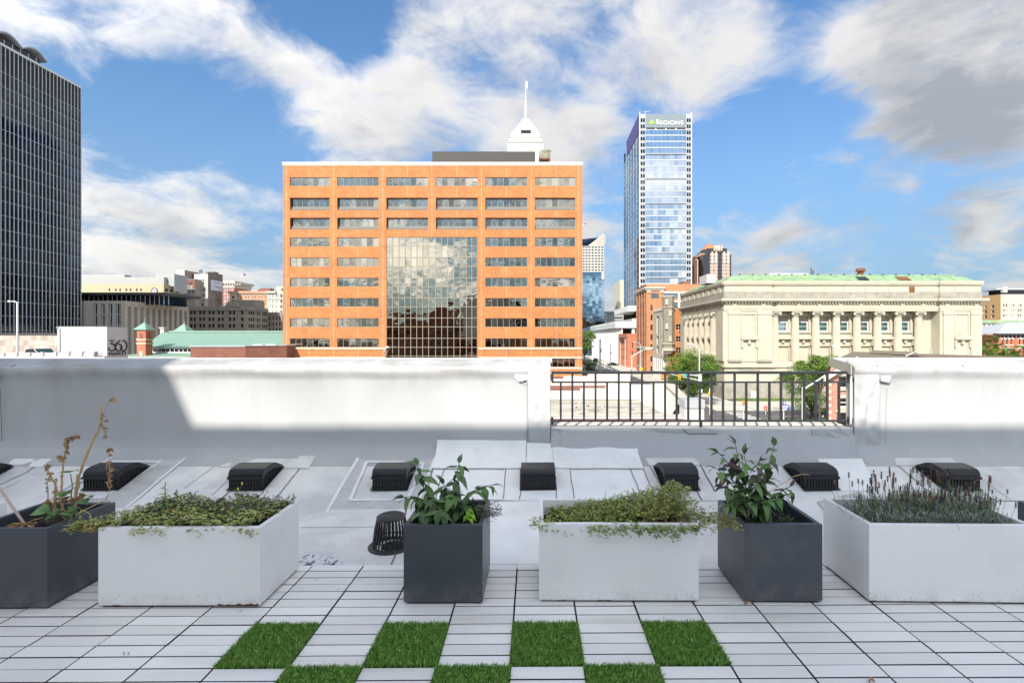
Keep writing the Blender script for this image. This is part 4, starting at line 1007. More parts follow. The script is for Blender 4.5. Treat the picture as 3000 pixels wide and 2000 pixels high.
# ------------------------------------------------------------------ white stepped spire tower behind the brick block
YS = 470.0; msp = mat('white_granite', (.52, .51, .48), .5, var=.03, vs=.1)
st = thing('spired_tower', 'white stepped-pyramid tower top with antenna spire behind the brick block', 'building', (XU(1551, YS), YS, GZ))
s_ = lambda px: px/FPX*YS; DM_ = s_((1930-1330)/2/5.6)
def tier(nm, x0, x1, y0, y1, m=msp, grow=0.0):                      # square tier; narrower ones stand further back
    d = s_((x1-x0)/2/5.6)+grow; Yf = YS+DM_-d; cxm = XU(1250+1627/5.6, YS+DM_)
    pbox(st, nm, m, (cxm-d, cxm+d, Yf, Yf+2*d, ZV(220+y1/5.6, Yf), ZV(220+y0/5.6, Yf)))
tier('shaft', 1330, 1930, 1202, 3500); tier('belfry', 1345, 1908, 1027, 1125.5); tier('belfry', 1330, 1925, 1126, 1201.5, mat('pale_stone_band', (.40, .40, .37), .6)); tier('pyramid_base', 1385, 1865, 962.3, 1026.5)
tier('glass_band', 1345, 1908, 1062, 1108, mat('pale_glass_band', (.30, .34, .33), .3), .12); tier('ledge', 1345, 1908, 1110, 1116, M_frame, .25); tier('ledge', 1345, 1908, 1025, 1030, M_frame, .25); tier('ledge', 1330, 1925, 1196, 1201, M_frame, .25)
steps = 15
for k in range(steps):
    t0, t1 = k/steps, (k+1)/steps; half = 232*(1-t0)+36*t0; tier('pyramid_step', 1627-half, 1627+half, 962-247*t1, 962-247*t0)
Yo_ = YS+DM_-s_(200/5.6)-2.2; pbox(st, 'louvre_opening', M_dark, (XU(1250+1545/5.6, Yo_), XU(1250+1708/5.6, Yo_), Yo_, Yo_+1.5, ZV(220+965/5.6, Yo_), ZV(220+902/5.6, Yo_)))
b = MB(); zz = YS+DM_; x = XU(1250+1627/5.6, zz); hv = lambda y: ZV(220+y/5.6, zz)
b.tube([(x, zz, hv(725)), (x, zz, hv(445))], [s_(3.6), s_(3.4)], msp, 10); b.tube([(x, zz, hv(455)), (x, zz, hv(430))], s_(4.6), msp, 10); b.tube([(x, zz, hv(430)), (x, zz, hv(105))], [s_(1.9), s_(.9)], msp, 8); b.build('spire', st)
b = MB()
for k in range(4): z = hv(125+k*28); b.box(x+.3, x+s_(5.5), zz-.3, zz+.3, z-.8, z+.8, msp)
b.build('antenna_bays', st)
# ------------------------------------------------------------------ pink granite tower
YK = 330.0; mpink = mat('pink_granite', (.50, .29, .21), .7, var=.06, vs=.2); mcop = mat('copper_dome', (.36, .17, .08), .5)
kx = lambda x: XU(2010+x/10.456, YK); kv = lambda y: ZV(690+y/10.456, YK)
pk = thing('pink_granite_tower', 'pink and grey granite tower with bronze dome beside the glass skyscraper', 'building', (kx(900), YK, GZ))
pbox(pk, 'shaft', G_dark, (kx(540), kx(1390), YK+.4, YK+30, GZ, kv(575)), (kx(700), kx(1305), YK+3, YK+24, GZ, kv(365)))
for a, c in ((730, 972), (1098, 1340)):
    F = Face(kx(a), YK, kx(c), YK); w = F.len; rows_ = [(kv(670+107*k), kv(612+107*k)) for k in range(14)]
    cols = [(0.0, w*.17), (w*.36, w*.50), (w*.53, w*.67), (w*.86, w*1.0)]
    b = MB(); wall_open(b, F, 0, w, GZ, kv(548), grid(cols, rows_), .3, mpink); b.build('granite_bay', pk)
    put_windows(pk, F, grid(cols, rows_), .3, 1, 1, .1, G_steel, M_framed)
    pbox(pk, 'bay_fin', mat('pale_granite', (.66, .47, .36), .7), *[(kx(a)+w*q-.5, kx(a)+w*q+.5, YK-.6, YK-.01, kv(850), kv(500)) for q in (.27, .76)])
pbox(pk, 'crown_fin', MATS['pale_granite'], *[(kx(q)-.45, kx(q)+.45, YK+2, YK+2.99, kv(450), kv(285)) for q in (905, 978, 1048, 1120)])
part(pk, 'dome', lambda b: b.lathe([(s_(28)*.70, 0), (s_(22)*.70, 1.6), (s_(13)*.70, 3.6), (s_(13.5)*.70, 3.65), (s_(11)*.70, 4.2)], mcop, (kx(920), YK+13, kv(365)), 8), None)
for k, (a, c, y) in enumerate(((540, 700, 490), (420, 540, 640), (360, 420, 790), (290, 360, 880), (190, 290, 1140))):
    pbox(pk, 'stepped_wing', mpink, (kx(a), kx(c)-.05, YK+8+k*3, YK+34+k*3, GZ, kv(y)))
    pbox(pk, 'wing_fin', G_dark, *[(kx(a)+q*2.1+.6, kx(a)+q*2.1+1.4, YK+7.7+k*3, YK+7.99+k*3, GZ, kv(y+30)) for q in range(max(1, int((kx(c)-kx(a))/2.1)))])
# ------------------------------------------------------------------ neoclassical limestone hall
YH = 100.0; hx0, hx1 = XU(2122, YH), XU(2874, YH); HD = 30.0
hy = lambda y: ZV(750+y/2.24, YH); hxu = lambda x: XU(1950+x/2.24, YH)
hall = thing('limestone_hall', 'neoclassical limestone hall with fluted columns and green copper roof', 'building', ((hx0+hx1)/2, YH, GZ))
F = Face(hx0, YH, hx1, YH); L = Face(hx0, YH+HD, hx0, YH)
REC = 1.6                                                            # colonnade wall stands behind the columns
pL1, pR0 = hxu(700), hxu(1800)
zc, za, zb_, zp, zat = hy(285), hy(350), hy(690), hy(712), hy(165)
def hall_body(b):
    b.box(hx0, pL1, YH, YH+HD, GZ, zat, M_lime); b.box(pR0, hx1, YH, YH+HD, GZ, zat, M_lime)
    b.box(pL1, pR0, YH+.35, YH+HD, za, zat, M_lime); b.box(pL1, pR0, YH-.0, YH+HD, GZ, zp, M_lime)
part(hall, 'wall', hall_body)
def ent(b, x0, x1, y, m0=M_lime):
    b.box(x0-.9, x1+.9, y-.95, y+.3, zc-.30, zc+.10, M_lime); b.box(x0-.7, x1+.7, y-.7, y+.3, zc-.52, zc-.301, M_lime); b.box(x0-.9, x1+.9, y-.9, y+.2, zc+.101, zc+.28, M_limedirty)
b = MB(); ent(b, hx0, pL1, YH); ent(b, pL1+.95, pR0-.95, YH+.40); ent(b, pR0, hx1, YH); b.box(hx0-.9, hx0+.3, YH+.31, YH+HD+.9, zc-.30, zc+.10, M_lime); b.box(hx0-.7, hx0+.3, YH+.31, YH+HD+.7, zc-.52, zc-.301, M_lime)
b.build('cornice', hall)
b = MB()
for x0, x1, y in ((hx0, pL1, YH), (pL1, pR0, YH+.35), (pR0, hx1, YH)):
    n = int((x1-x0)/.62)
    for i in range(n): x = x0+(x1-x0)*(i+.25)/n; b.box(x, x+.30, y-.42, y-.001, zc-.86, zc-.53, M_lime)
n = int(HD/.62)
for i in range(n): y = YH+HD*(i+.25)/n; b.box(hx0-.42, hx0-.001, y, y+.30, zc-.86, zc-.53, M_lime)
b.build('dentils', hall)
def bands(b):
    for x0, x1, y in ((hx0-.12, pL1+.12, YH), (pL1+.14, pR0-.14, YH+.35), (pR0-.12, hx1+.12, YH)):
        b.box(x0, x1, y-.22, y-.002, za+.05, za+.55, M_lime); b.box(x0, x1, y-.14, y-.003, za-.35, za+.049, M_lime)
        b.box(x0-.1, x1+.1, y-.30, y-.002, zat-.75, zat-.45, M_lime); b.box(x0-.15, x1+.15, y-.40, y+.3, zat-.449, zat+.02, M_lime)
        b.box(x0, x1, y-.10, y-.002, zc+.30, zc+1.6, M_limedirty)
    b.box(hx0-.22, hx0-.002, YH, YH+HD, za+.05, za+.55, M_lime); b.box(hx0-.14, hx0-.003, YH, YH+HD, za-.35, za+.049, M_lime)
    b.box(hx0-.30, hx0-.002, YH, YH+HD, zat-.75, zat-.45, M_lime); b.box(hx0-.40, hx0+.3, YH+.31, YH+HD, zat-.449, zat+.02, M_lime); b.box(hx0-.10, hx0-.002, YH, YH+HD, zc+.30, zc+1.6, M_limedirty)
part(hall, 'string_courses', bands)
# attic panels
for x0, x1 in ((505, 580), (790, 830), (925, 965), (1047, 1115), (1180, 1250), (1318, 1385), (1468, 1507), (1607, 1640), (1898, 1975)):
    y = YH if (x0 < 700 or x0 > 1800) else YH+.35
    m = M_lime if x0 != 1607 else M_rust
    pbox(hall, 'attic_panel', m, (hxu(x0), hxu(x1), y-.16, y-.002, hy(237), hy(200)))
for k in range(8): pbox(hall, 'attic_panel', M_lime, (hx0-.16, hx0-.002, YH+2.0+k*3.4, YH+3.6+k*3.4, hy(237), hy(200)))
# medallions
md = MB(); md.prism([(math.cos(t*.5236)*.42, math.sin(t*.5236)*.42) for t in range(12)], 1, -.22, 0, M_lime); mdm = md.mesh('medallion')
for x in (450, 640, 738, 877, 1014, 1152, 1287, 1423, 1560, 1696, 1845, 2037):
    y = YH if (x < 700 or x > 1800) else YH+.35; inst('medallion', mdm, hall, (hxu(x), y-.002, hy(325)))
for k in range(6): inst('medallion', mdm, hall, M=Matrix.Translation((hx0-.002, YH+2.2+k*5.2, hy(325))) @ Matrix.Rotation(R(-90), 4, 'Z'))
# fluted columns
def column_mesh(h, r):
    b = MB(); n = 40; prof = []
    for z, rr in ((.55, r), (h*.33, r*1.0), (h*.66, r*.95), (h-1.15, r*.87)):
        q = len(b.v); prof.append(q)
        for j in range(n): t = 2*math.pi*j/n; k = rr*(1.0 if j % 2 else .925); b.v.append((k*math.cos(t), k*math.sin(t), z))
    km = b.mi(M_lime)
    for a, c in zip(prof, prof[1:]):
        for j in range(n): q = (j+1) % n; b.f.append((a+j, a+q, c+q, c+j)); b.m.append(km)
    sh = b.mesh('shaft')
    b = MB(); b.box(-r*1.35, r*1.35, -r*1.35, r*1.35, 0, .22, M_lime); b.lathe([(r*1.3, .221), (r*1.33, .33), (r*1.1, .40), (r*1.18, .48), (r*1.02, .56)], M_lime, n=20); ba = b.mesh('column_base')
    b = MB(); b.lathe([(r*.88, h-1.16), (r*.98, h-1.05), (r*.90, h-.95), (r*1.12, h-.62)], M_limedirty, n=20); b.box(-r*1.32, r*1.32, -r*1.2, r*1.2, h-.24, h-.001, M_lime)
    for sx_ in (-1, 1): 
        for yy in (-r*1.08, r*.75): b.tube([(sx_*r*1.12, yy, h-.46), (sx_*r*1.12, yy+r*.33, h-.46)], .27, M_lime, 10)
    b.box(-r*1.1, r*1.1, -r*1.0, r*1.0, h-.45, h-.241, M_lime); return sh, ba, b.mesh('capital')
CH = (za-.36)-zb_-.05; CS = column_mesh(CH, .74)
colx = [735+i*136.4 for i in range(8)]
for x in colx:
    for nm, me in zip(('shaft', 'column_base', 'capital'), CS): inst(nm, me, hall, (hxu(x), YH+1.25, zb_+.04))
part(hall, 'colonnade_floor', lambda b: b.box(pL1+.01, pR0-.01, YH+.05, YH+2.6, zp+.003, zb_, M_lime))
# wall behind the columns with real openings
Fc = Face(pL1, YH+2.3, pR0, YH+2.3); wops, nops = [], []
for i in range(7):
    c = (hxu(colx[i])+hxu(colx[i+1]))/2-pL1; wops.append((c-1.15, c+1.15, hy(492), hy(392))); nops.append((c-1.45, c+1.45, hy(690), hy(592)))
b = MB(); wall_open(b, Fc, 0, Fc.len, zb_, za, wops+nops, .45, M_lime)
for a, c, d, e in nops: b.face([Fc.pt(a, .45, d), Fc.pt(c, .45, d), Fc.pt(c, .45, e), Fc.pt(a, .45, e)], M_lime)
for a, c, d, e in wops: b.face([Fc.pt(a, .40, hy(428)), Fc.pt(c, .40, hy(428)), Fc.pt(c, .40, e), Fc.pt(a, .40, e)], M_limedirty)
b.build('colonnade_wall', hall)
gl = [G_sky, G_green, G_green, G_green, G_green, G_green, G_green]
for i, (a, c, d, e) in enumerate(wops):
    inst('window', win_mesh(c-a, hy(428)-d, 1, 2, .09, gl[i], M_framew, .08, .16), hall, Fc.pt(a, .38, d), 0)
    pbox(hall, 'sill', M_lime, (pL1+a-.35, pL1+c+.35, YH+1.95, YH+2.298, d-.35, d-.02)); b = MB()
    for s0, s1 in ((a-.32, a-.02), (c+.02, c+.32)): b.box(pL1+s0, pL1+s1, YH+2.16, YH+2.299, d, e+.3, M_lime)
    b.box(pL1+a-.32, pL1+c+.32, YH+2.12, YH+2.299, e+.301, e+.6, M_lime); b.build('window_surround', hall)
    z = hy(545); pbox(hall, 'hood', M_lime, (pL1+a-.75, pL1+c+.75, YH+1.45, YH+2.299, z, z+.38), (pL1+a-.65, pL1+c+.65, YH+1.65, YH+2.298, z+.381, z+.55), (pL1+a-.6, pL1+a-.25, YH+1.7, YH+2.297, z-1.3, z-.001), (pL1+c+.25, pL1+c+.6, YH+1.7, YH+2.297, z-1.3, z-.001), (pL1+(a+c)/2-.25, pL1+(a+c)/2+.25, YH+1.85, YH+2.297, z-.75, z-.002))
# end pavilions: pilasters, blank niche and pedimented hood
for c0, c1, a, c in ((410, 490, 600, 690), (1818, 1885, 1998, 2068)):
    for p, q in ((c0, c1), (a, c)): pbox(hall, 'pilaster', M_lime, (hxu(p), hxu(q), YH-.28, YH-.002, zb_+.3, za-.36)); pbox(hall, 'pilaster_cap', M_lime, (hxu(p)-.12, hxu(q)+.12, YH-.42, YH-.003, za-1.0, za-.62)); pbox(hall, 'pilaster_foot', M_limedirty, (hxu(p)-.12, hxu(q)+.12, YH-.42, YH-.003, zb_-.1, zb_+.29))
    x0, x1 = hxu((c1+a)/2-44), hxu((c1+a)/2+44); xm = (x0+x1)/2
    b = MB()
    for s0, s1, z0, z1 in ((x0-.25, x0+.1, zb_, za-.7), (x1-.1, x1+.25, zb_, za-.7), (x0+.101, x1-.101, za-1.0, za-.7), (x0+.101, x1-.101, zb_, zb_+.3)): b.box(s0, s1, YH-.2, YH-.004, z0, z1, M_lime)
    b.build('niche_frame', hall)
    z = hy(548); b = MB(); b.box(x0-.35, x1+.35, YH-.75, YH-.005, z, z+.32, M_lime); b.prism([(x0-.45, z+.33), (x1+.45, z+.33), (xm, z+1.55)], 1, YH-.8, YH-.55, M_lime)
    b.prism([(x0-.3, z+.33), (x1+.3, z+.33), (xm, z+1.35)], 1, YH-.55, YH-.006, M_limedirty)
    for s in (x0-.3, x1-.05): b.box(s, s+.35, YH-.55, YH-.006, z-1.6, z-.002, M_lime)
    b.box(xm-.25, xm+.25, YH-.5, YH-.006, z-.9, z-.003, M_lime); b.build('pediment_hood', hall)
# podium
part(hall, 'podium_course', lambda b: [b.box(hx0-.5, pL1+.4, YH-.55, YH-.006, zp-.5, zp-.0, M_lime), b.box(pL1+.41, pR0-.41, YH-.35, YH-.007, zp-.5, zp, M_lime), b.box(pR0-.4, hx1+.4, YH-.55, YH-.006, zp-.5, zp, M_lime), b.box(hx0-.5, hx0-.006, YH-.001, YH+HD, zp-.5, zp, M_lime),
    b.box(hx0-.5, hx1+.5, YH-.6, YH-.008, GZ+2.9, GZ+3.5, M_limedirty), b.box(hx0-.9, hx1+.9, YH-1.0, YH-.009, GZ, GZ+2.899, M_limedirty), b.box(hx0-.9, hx0-.009, YH-.001, YH+HD, GZ, GZ+2.899, M_limedirty)])
Fb = Face(hx0, YH-.0, hx1, YH-.0)
for x0, x1 in ((480, 615), (1880, 1985)): pbox(hall, 'podium_panel', M_limedirty, (hxu(x0), hxu(x1), YH-.12, YH-.01, hy(765), hy(738)))
for i in range(7): c = (hxu(colx[i])+hxu(colx[i+1]))/2; pbox(hall, 'podium_window', G_winb, (c-1.3, c+1.3, YH-.06, YH-.011, hy(860), hy(770)))
pbox(hall, 'podium_hatch', M_white, (hxu(545), hxu(580), YH-1.06, YH-1.002, GZ+.1, GZ+1.7))
# left flank: columns in shade and niches
for k in range(6):
    y = YH+5.6+k*3.75
    for nm, me in zip(('shaft', 'column_base', 'capital'), CS): inst(nm, me, hall, (hx0-.12, y, zb_+.04))
    if k: 
        pbox(hall, 'flank_window', G_winb, (hx0-.06, hx0-.012, y-2.5, y-1.3, hy(492), hy(400))); pbox(hall, 'flank_hood', M_lime, (hx0-.6, hx0-.013, y-2.8, y-1.0, hy(545), hy(530)))
pbox(hall, 'flank_plinth', M_lime, (hx0-1.2, hx0-.014, YH+4.2, YH+HD-2.5, zp+.01, zb_+.039))
for y in (YH+.02, YH+HD-3.4): pbox(hall, 'flank_pilaster', M_lime, (hx0-.28, hx0-.003, y, y+3.2, zb_+.05, za-.36))
for k in range(5): pbox(hall, 'flank_podium_window', G_winb, (hx0-.05, hx0-.015, YH+4.6+k*4.6, YH+6.9+k*4.6, hy(860), hy(770)))
# copper mansard
def mansard(b):
    z0, z1 = zat+.02, hy(115); i = 2.6; o = [(hx0+.5, YH+.4), (hx1-.5, YH+.4), (hx1-.5, YH+HD-.5), (hx0+.5, YH+HD-.5)]; q = [(hx0+.5+i, YH+.4+i), (hx1-.5-i, YH+.4+i), (hx1-.5-i, YH+HD-.5-i), (hx0+.5+i, YH+HD-.5-i)]
    for k in range(4):
        p = (k+1) % 4; m = [((o[t][0]*.35+q[t][0]*.65), (o[t][1]*.35+q[t][1]*.65)) for t in (k, p)]; zm = z0+(z1-z0)*.78
        b.face([(*o[k], z0), (*o[p], z0), (*m[1], zm), (*m[0], zm)], M_copper); b.face([(*m[0], zm), (*m[1], zm), (*q[p], z1), (*q[k], z1)], M_copper)
    b.face([(*q[0], z1), (*q[1], z1), (*q[2], z1), (*q[3], z1)], M_metal_grey)
cr = part(hall, 'copper_roof', mansard)
b = MB(); n = 60; z0, z1 = zat+.02, hy(115)
for k in range(n): 
    x = hx0+4+(hx1-hx0-8)*k/n; b.tube([(x, YH+.37, z0+.03), (x, YH+.37+2.6*.65, z0+(z1-z0)*.79)], .035, M_copper, 4)
b.build('roof_seams', cr)
pbox(cr, 'ridge_roll', M_copper, (hx0+3, hx1-3, YH+2.9, YH+3.15, z1-.03, z1+.12)); pbox(cr, 'ridge_stud', M_framed, *[(hxu(520+k*88), hxu(520+k*88)+.3, YH+2.8, YH+3.1, z1+.121, z1+.3) for k in range(16)])
for a, c in ((1285, 1350), (1548, 1628)): part(cr, 'roof_skylight', lambda b: b.hexa([(hxu(a), YH+.62, z0+.25), (hxu(a), YH+.55, z0+.33), (hxu(a), YH+1.95, z0+(z1-z0)*.72), (hxu(a), YH+1.88, z0+(z1-z0)*.76), (hxu(c), YH+.62, z0+.25), (hxu(c), YH+.55, z0+.33), (hxu(c), YH+1.95, z0+(z1-z0)*.72), (hxu(c), YH+1.88, z0+(z1-z0)*.76)], G_dark if a < 1400 else M_rust))
part(hall, 'roof_lantern', lambda b: b.hexa([(hxu(835)-.4, YH+9, z1), (hxu(860), YH+11.5, z1+1.6), (hxu(835)-.4, YH+17, z1), (hxu(860), YH+14.5, z1+1.6), (hxu(1165), YH+9, z1), (hxu(1130), YH+11.5, z1+1.6), (hxu(1165), YH+17, z1), (hxu(1130), YH+14.5, z1+1.6)], M_metal_grey))
part(hall, 'roof_vent_stack', lambda b: b.lathe([(.55, 0), (.55, 1.0), (.95, 1.1), (.8, 1.7)], M_rust, (hxu(1385), YH+5, z1), 12)); pbox(hall, 'roof_plant', M_white, (hxu(360), hxu(420), YH+8, YH+13, z1-1, z1+.9))
part(hall, 'roof_pipe', lambda b: [b.tube([(hxu(1135+k*14), YH+10, z1), (hxu(1135+k*14), YH+10, z1+2.6-k*.6)], .12, M_framed, 6) for k in range(2)])
# lawn strip
b = MB()
for i in range(3500):
    x, y = random.uniform(hx0+1, hx1), random.uniform(96.2, 98.8); a = random.uniform(0, 6.28); h = random.uniform(.15, .45)
    b.face([(x-.06*math.cos(a), y-.06*math.sin(a), GZ+.12), (x+.06*math.cos(a), y+.06*math.sin(a), GZ+.12), (x+random.uniform(-.1, .1), y, GZ+.14+h)], random.choice(M_leafs))
tag(b.build('lawn'), 'strip of rough grass along the foot of the limestone hall', 'grass', kind='stuff')
slab('lawn_bed', hx0-.5, hx1, 95.52, 98.95, GZ, GZ+.13, mat('lawn_soil', (.06, .09, .03), .95))

# ------------------------------------------------------------------ street side, behind the hall
SXR = 36.6
# orange brick hall with castellated stone front to the street
Yg0, Yg1 = 138.0, 156.0; gx = SXR; gz = ZV(905, Yg0)
t, f, l, r = box_building('castellated_hall', 'orange brick hall whose street front is castellated stone with a corner turret', gx, gx+14, Yg0, Yg1, gz, M_brick,
    F=[(XU(1985, Yg0)-gx-.4, XU(1996, Yg0)-gx, ZV(v+16, Yg0), ZV(v, Yg0)) for v in (950, 985, 1018)]+[(XU(1966, Yg0)-gx, XU(1972, Yg0)-gx, ZV(932, Yg0), ZV(922, Yg0)), (XU(1963, Yg0)-gx, XU(1972, Yg0)-gx, ZV(1068, Yg0), ZV(1053, Yg0))],
    L=grid(span(2.5, 15.5, 2, .45), [(ZV(978, 147), ZV(925, 147)), (ZV(1008, 147), ZV(985, 147)), (ZV(1035, 147), ZV(1015, 147))]), gm=G_dark, fm=M_cream, nx=2, ny=2, lm=M_cream, rec=.4)
pbox(t, 'stone_front', M_cream, (gx-.3, gx-.01, Yg0+3, Yg1, GZ, ZV(1040, 147)))
pbox(t, 'battlement', M_cream, *[(gx-.25, gx+.15, Yg0+3+k*1.6, Yg0+4+k*1.6, gz, gz+.7) for k in range(9)])
part(t, 'corner_turret', lambda b: b.prism([(XU(1957, Yg0)+1.6*math.cos(a*.7854+.39), Yg0-.3+1.6*math.sin(a*.7854+.39)) for a in range(8)], 2, ZV(1020, Yg0), ZV(870, Yg0), M_greyterra)); tz = lambda v: ZV(v, Yg0)
part(t, 'turret_ledge', lambda b: [b.prism([(XU(1957, Yg0)+rr*math.cos(a*.7854+.39), Yg0-.3+rr*math.sin(a*.7854+.39)) for a in range(8)], 2, z0, z1, M_cream) for rr, z0, z1 in ((1.85, tz(902), tz(900)), (1.85, tz(1008), tz(1005)), (1.9, tz(1027), tz(1019)), (1.2, tz(1034), tz(1027.1)), (1.8, tz(871), tz(868)))])
pbox(t, 'turret_slit', M_cream, *[(XU(u, Yg0)-.35, XU(u, Yg0)+.35, Yg0-2.05, Yg0-1.6, tz(v+16), tz(v)) for u, v in ((1948, 878), (1958, 910), (1948, 948), (1958, 984))])
pbox(t, 'shopfront_arcade', M_white, *[(gx-.6, gx-.31, Yg0+3.2+k*2.4, Yg0+4.2+k*2.4, GZ, ZV(1050, 147)) for k in range(6)])
# brown brick block
Yb = 167.0; bbx = SXR+.2; zt = ZV(832, Yb)
rowsb = [(ZV(v+9, Yb), ZV(v-7, Yb)) for v in (871, 900, 929, 958, 987, 1016, 1050, 1080)]
t, f, l, r = box_building('brown_brick_block', 'seven-storey brown brick block with cream cornice at the street corner', bbx, bbx+34, Yb, Yb+16, zt, M_brickbrown, F=[(XU(1908, Yb)-bbx, XU(1930, Yb)-bbx, ZV(874, Yb), ZV(859, Yb)), (XU(1945, Yb)-bbx, XU(1985, Yb)-bbx, ZV(874, Yb), ZV(859, Yb)), (XU(1993, Yb)-bbx, XU(2030, Yb)-bbx, ZV(874, Yb), ZV(859, Yb)), (XU(1969, Yb)-bbx, XU(1985, Yb)-bbx, ZV(902, Yb), ZV(886, Yb)), (XU(1993, Yb)-bbx, XU(2030, Yb)-bbx, ZV(902, Yb), ZV(886, Yb))]+[(XU(1906, Yb)-bbx, XU(1912, Yb)-bbx, d, e) for d, e in rowsb[1:]],
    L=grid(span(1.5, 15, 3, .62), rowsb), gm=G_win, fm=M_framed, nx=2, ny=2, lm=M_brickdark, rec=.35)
pbox(t, 'cornice', M_cream, (bbx-.7, XU(1948, Yb), Yb-.7, Yb+16, ZV(846, Yb), ZV(841, Yb)), (bbx-.3, XU(1946, Yb), Yb-.3, Yb+16, ZV(851, Yb), ZV(846.1, Yb))); pbox(t, 'belt_course', M_cream, (bbx-.4, XU(1912, Yb), Yb-.4, Yb+16, ZV(1022, Yb), ZV(1016, Yb)))
pbox(t, 'white_frame', M_white, (XU(1945, Yb), bbx+34, Yb-.12, Yb-.002, ZV(858.5, Yb), ZV(854, Yb)), (XU(1986, Yb), XU(1992, Yb), Yb-.13, Yb-.003, ZV(905, Yb), ZV(859, Yb)), (XU(1969, Yb), bbx+34, Yb-.11, Yb-.004, ZV(885, Yb), ZV(881, Yb)))
pbox(t, 'cornice_bracket', M_cream, *[(XU(u, Yb), XU(u+4, Yb), Yb-.35, Yb-.005, ZV(858, Yb), ZV(847, Yb)) for u in (1896, 1902, 1934, 1940)])
pbox(t, 'brick_pier', M_brickbrown, *[(bbx-.25, bbx-.003, Yb+1.4+k*4.5, Yb+2.3+k*4.5, GZ, ZV(853, Yb)) for k in range(4)])
pbox(t, 'stair_hut', M_brickdark, (XU(2008, Yb), XU(2030, Yb), Yb+3, Yb+9, zt-.7, ZV(831, Yb)+1.2))
# small red brick block with two-storey bays
Yr = 203.0; rx = SXR+.4; zt = ZV(977, Yr)
t, f, l, r = box_building('red_brick_block', 'small red brick block with tall narrow street windows, left of the brown block', rx, rx+12, Yr, Yr+23, zt, M_brickred, F=[(XU(1851, Yr)-rx, XU(1856, Yr)-rx, ZV(v+16, Yr), ZV(v, Yr)) for v in (1003, 1029)],
    L=grid(span(1, 22, 9, .5), [(ZV(1020, Yr), ZV(1000, Yr)), (ZV(1044, Yr), ZV(1026, Yr)), (ZV(1074, Yr), ZV(1052, Yr))]), gm=G_sky, fm=M_cream, nx=1, ny=2, rec=.3)
pbox(t, 'cornice', M_framed, (rx-.9, rx-.01, Yr+4, Yr+17, ZV(993, Yr), ZV(988, Yr))); pbox(t, 'pilaster', M_cream, *[(rx-.35, rx-.012, Yr+y, Yr+y+.6, GZ, ZV(993.1, Yr)) for y in (4, 16)])
# white ribbed bank hall
Yw = 226.0; wx = SXR+.6; zt = ZV(941, Yw)
t = thing('ribbed_white_hall', 'white concrete hall with tall vertical ribs and flat overhanging roof', 'building', (wx, Yw, GZ))
pbox(t, 'wall', M_metal_grey, (wx+.5, wx+40, Yw+.5, Yw+106, GZ, zt-3)); pbox(t, 'roof_slab', M_white, (wx-1.6, wx+40, Yw-1.2, Yw+108, zt-3.0, zt)); pbox(t, 'roof_fascia_line', M_metal_grey, (wx-1.65, wx-1.601, Yw-1.2, Yw+108, zt-1.9, zt-1.6))
b = MB(); b.prism([(0, .55), (-1.3, .3), (-1.3, -.3), (0, -.55)], 2, GZ, zt-3.01, M_white); rbm = b.mesh('rib')
for k in range(36): inst('rib', rbm, t, (wx+.5, Yw+1.5+k*2.95, 0))
pbox(t, 'front_pier', M_white, *[(XU(u0, Yw), XU(u1, Yw), Yw-.2, Yw+.49, GZ, zt-3.02) for u0, u1 in ((1819, 1824), (1851, 1860))]); pbox(t, 'front_window', G_dark, (XU(1825, Yw), XU(1850, Yw), Yw+.3, Yw+.498, ZV(978, Yw), ZV(963, Yw)), (XU(1861, Yw), XU(1900, Yw), Yw+.3, Yw+.498, ZV(978, Yw), ZV(963, Yw)))
pbox(t, 'penthouse', M_white, (wx+8, wx+39, Yw+8, Yw+40, zt, zt+1.6)); pbox(t, 'penthouse_roof', M_white, (wx+5, wx+39.5, Yw+5, Yw+45, zt+5, zt+7.4)); pbox(t, 'penthouse_glass', G_dark, (wx+9, wx+38, Yw+9, Yw+39, zt+1.61, zt+4.99))
put_text(t, Face(wx-1.6, Yw+106, wx-1.6, Yw), 'GROUP', 20, zt-2.1, 2, mat('faded_green', (.1, .35, .2), .6), .08, width=14, height=1.1)
# distant pieces between the skyscraper and the brick block
box_building('beige_slab_tower', 'plain beige slab tower partly hidden behind the glass skyscraper', XU(1816, 420), XU(1870, 420), 420, 450, ZV(820, 420), M_cream)
box_building('far_office', 'far low office with ribbon windows under the beige slab tower', XU(1770, 400), XU(1830, 400), 400, 415, ZV(912, 400), M_metal_grey, F=grid([(1, 15)], [(ZV(v+6, 400), ZV(v, 400)) for v in (917, 928, 938, 948)]), gm=G_sky, nx=6)
box_building('far_stub_tower', 'small tan building top beside the beige slab tower', XU(1806, 430), XU(1816, 430), 430, 440, ZV(895, 430), M_stone, F=[(.8, 2.2, ZV(903, 430), ZV(899, 430))])
Ye = 330.0; t, f, l, r = box_building('blue_glass_block', 'steel blue glass block between the brick block and the street', XU(1640, Ye), XU(1762, Ye), Ye, Ye+30, ZV(797, Ye), G_steel, rec=.1)
nn = 0
for j in range(24):
    for i in range(7):
        w = (XU(1762, Ye)-XU(1700, Ye))/7; inst('pane', pane_mesh(w-.12, 1.62, G_steel), t, (XU(1700, Ye)+i*w+.06, Ye-.12, ZV(800+j*7.4, Ye)-1.65), random.uniform(-.03, .03))
pbox(t, 'corner_fin', G_blue, (XU(1762, Ye)+.01, XU(1771, Ye), Ye+1, Ye+24, GZ, ZV(818, Ye)))
Yf = 365.0; xa, xb, xm = XU(1690, Yf), XU(1770, Yf), XU(1722, Yf); t = thing('slant_top_tower', 'beige gridded tower with slanting glass top above the blue glass block', 'building', (xb, Yf, GZ))
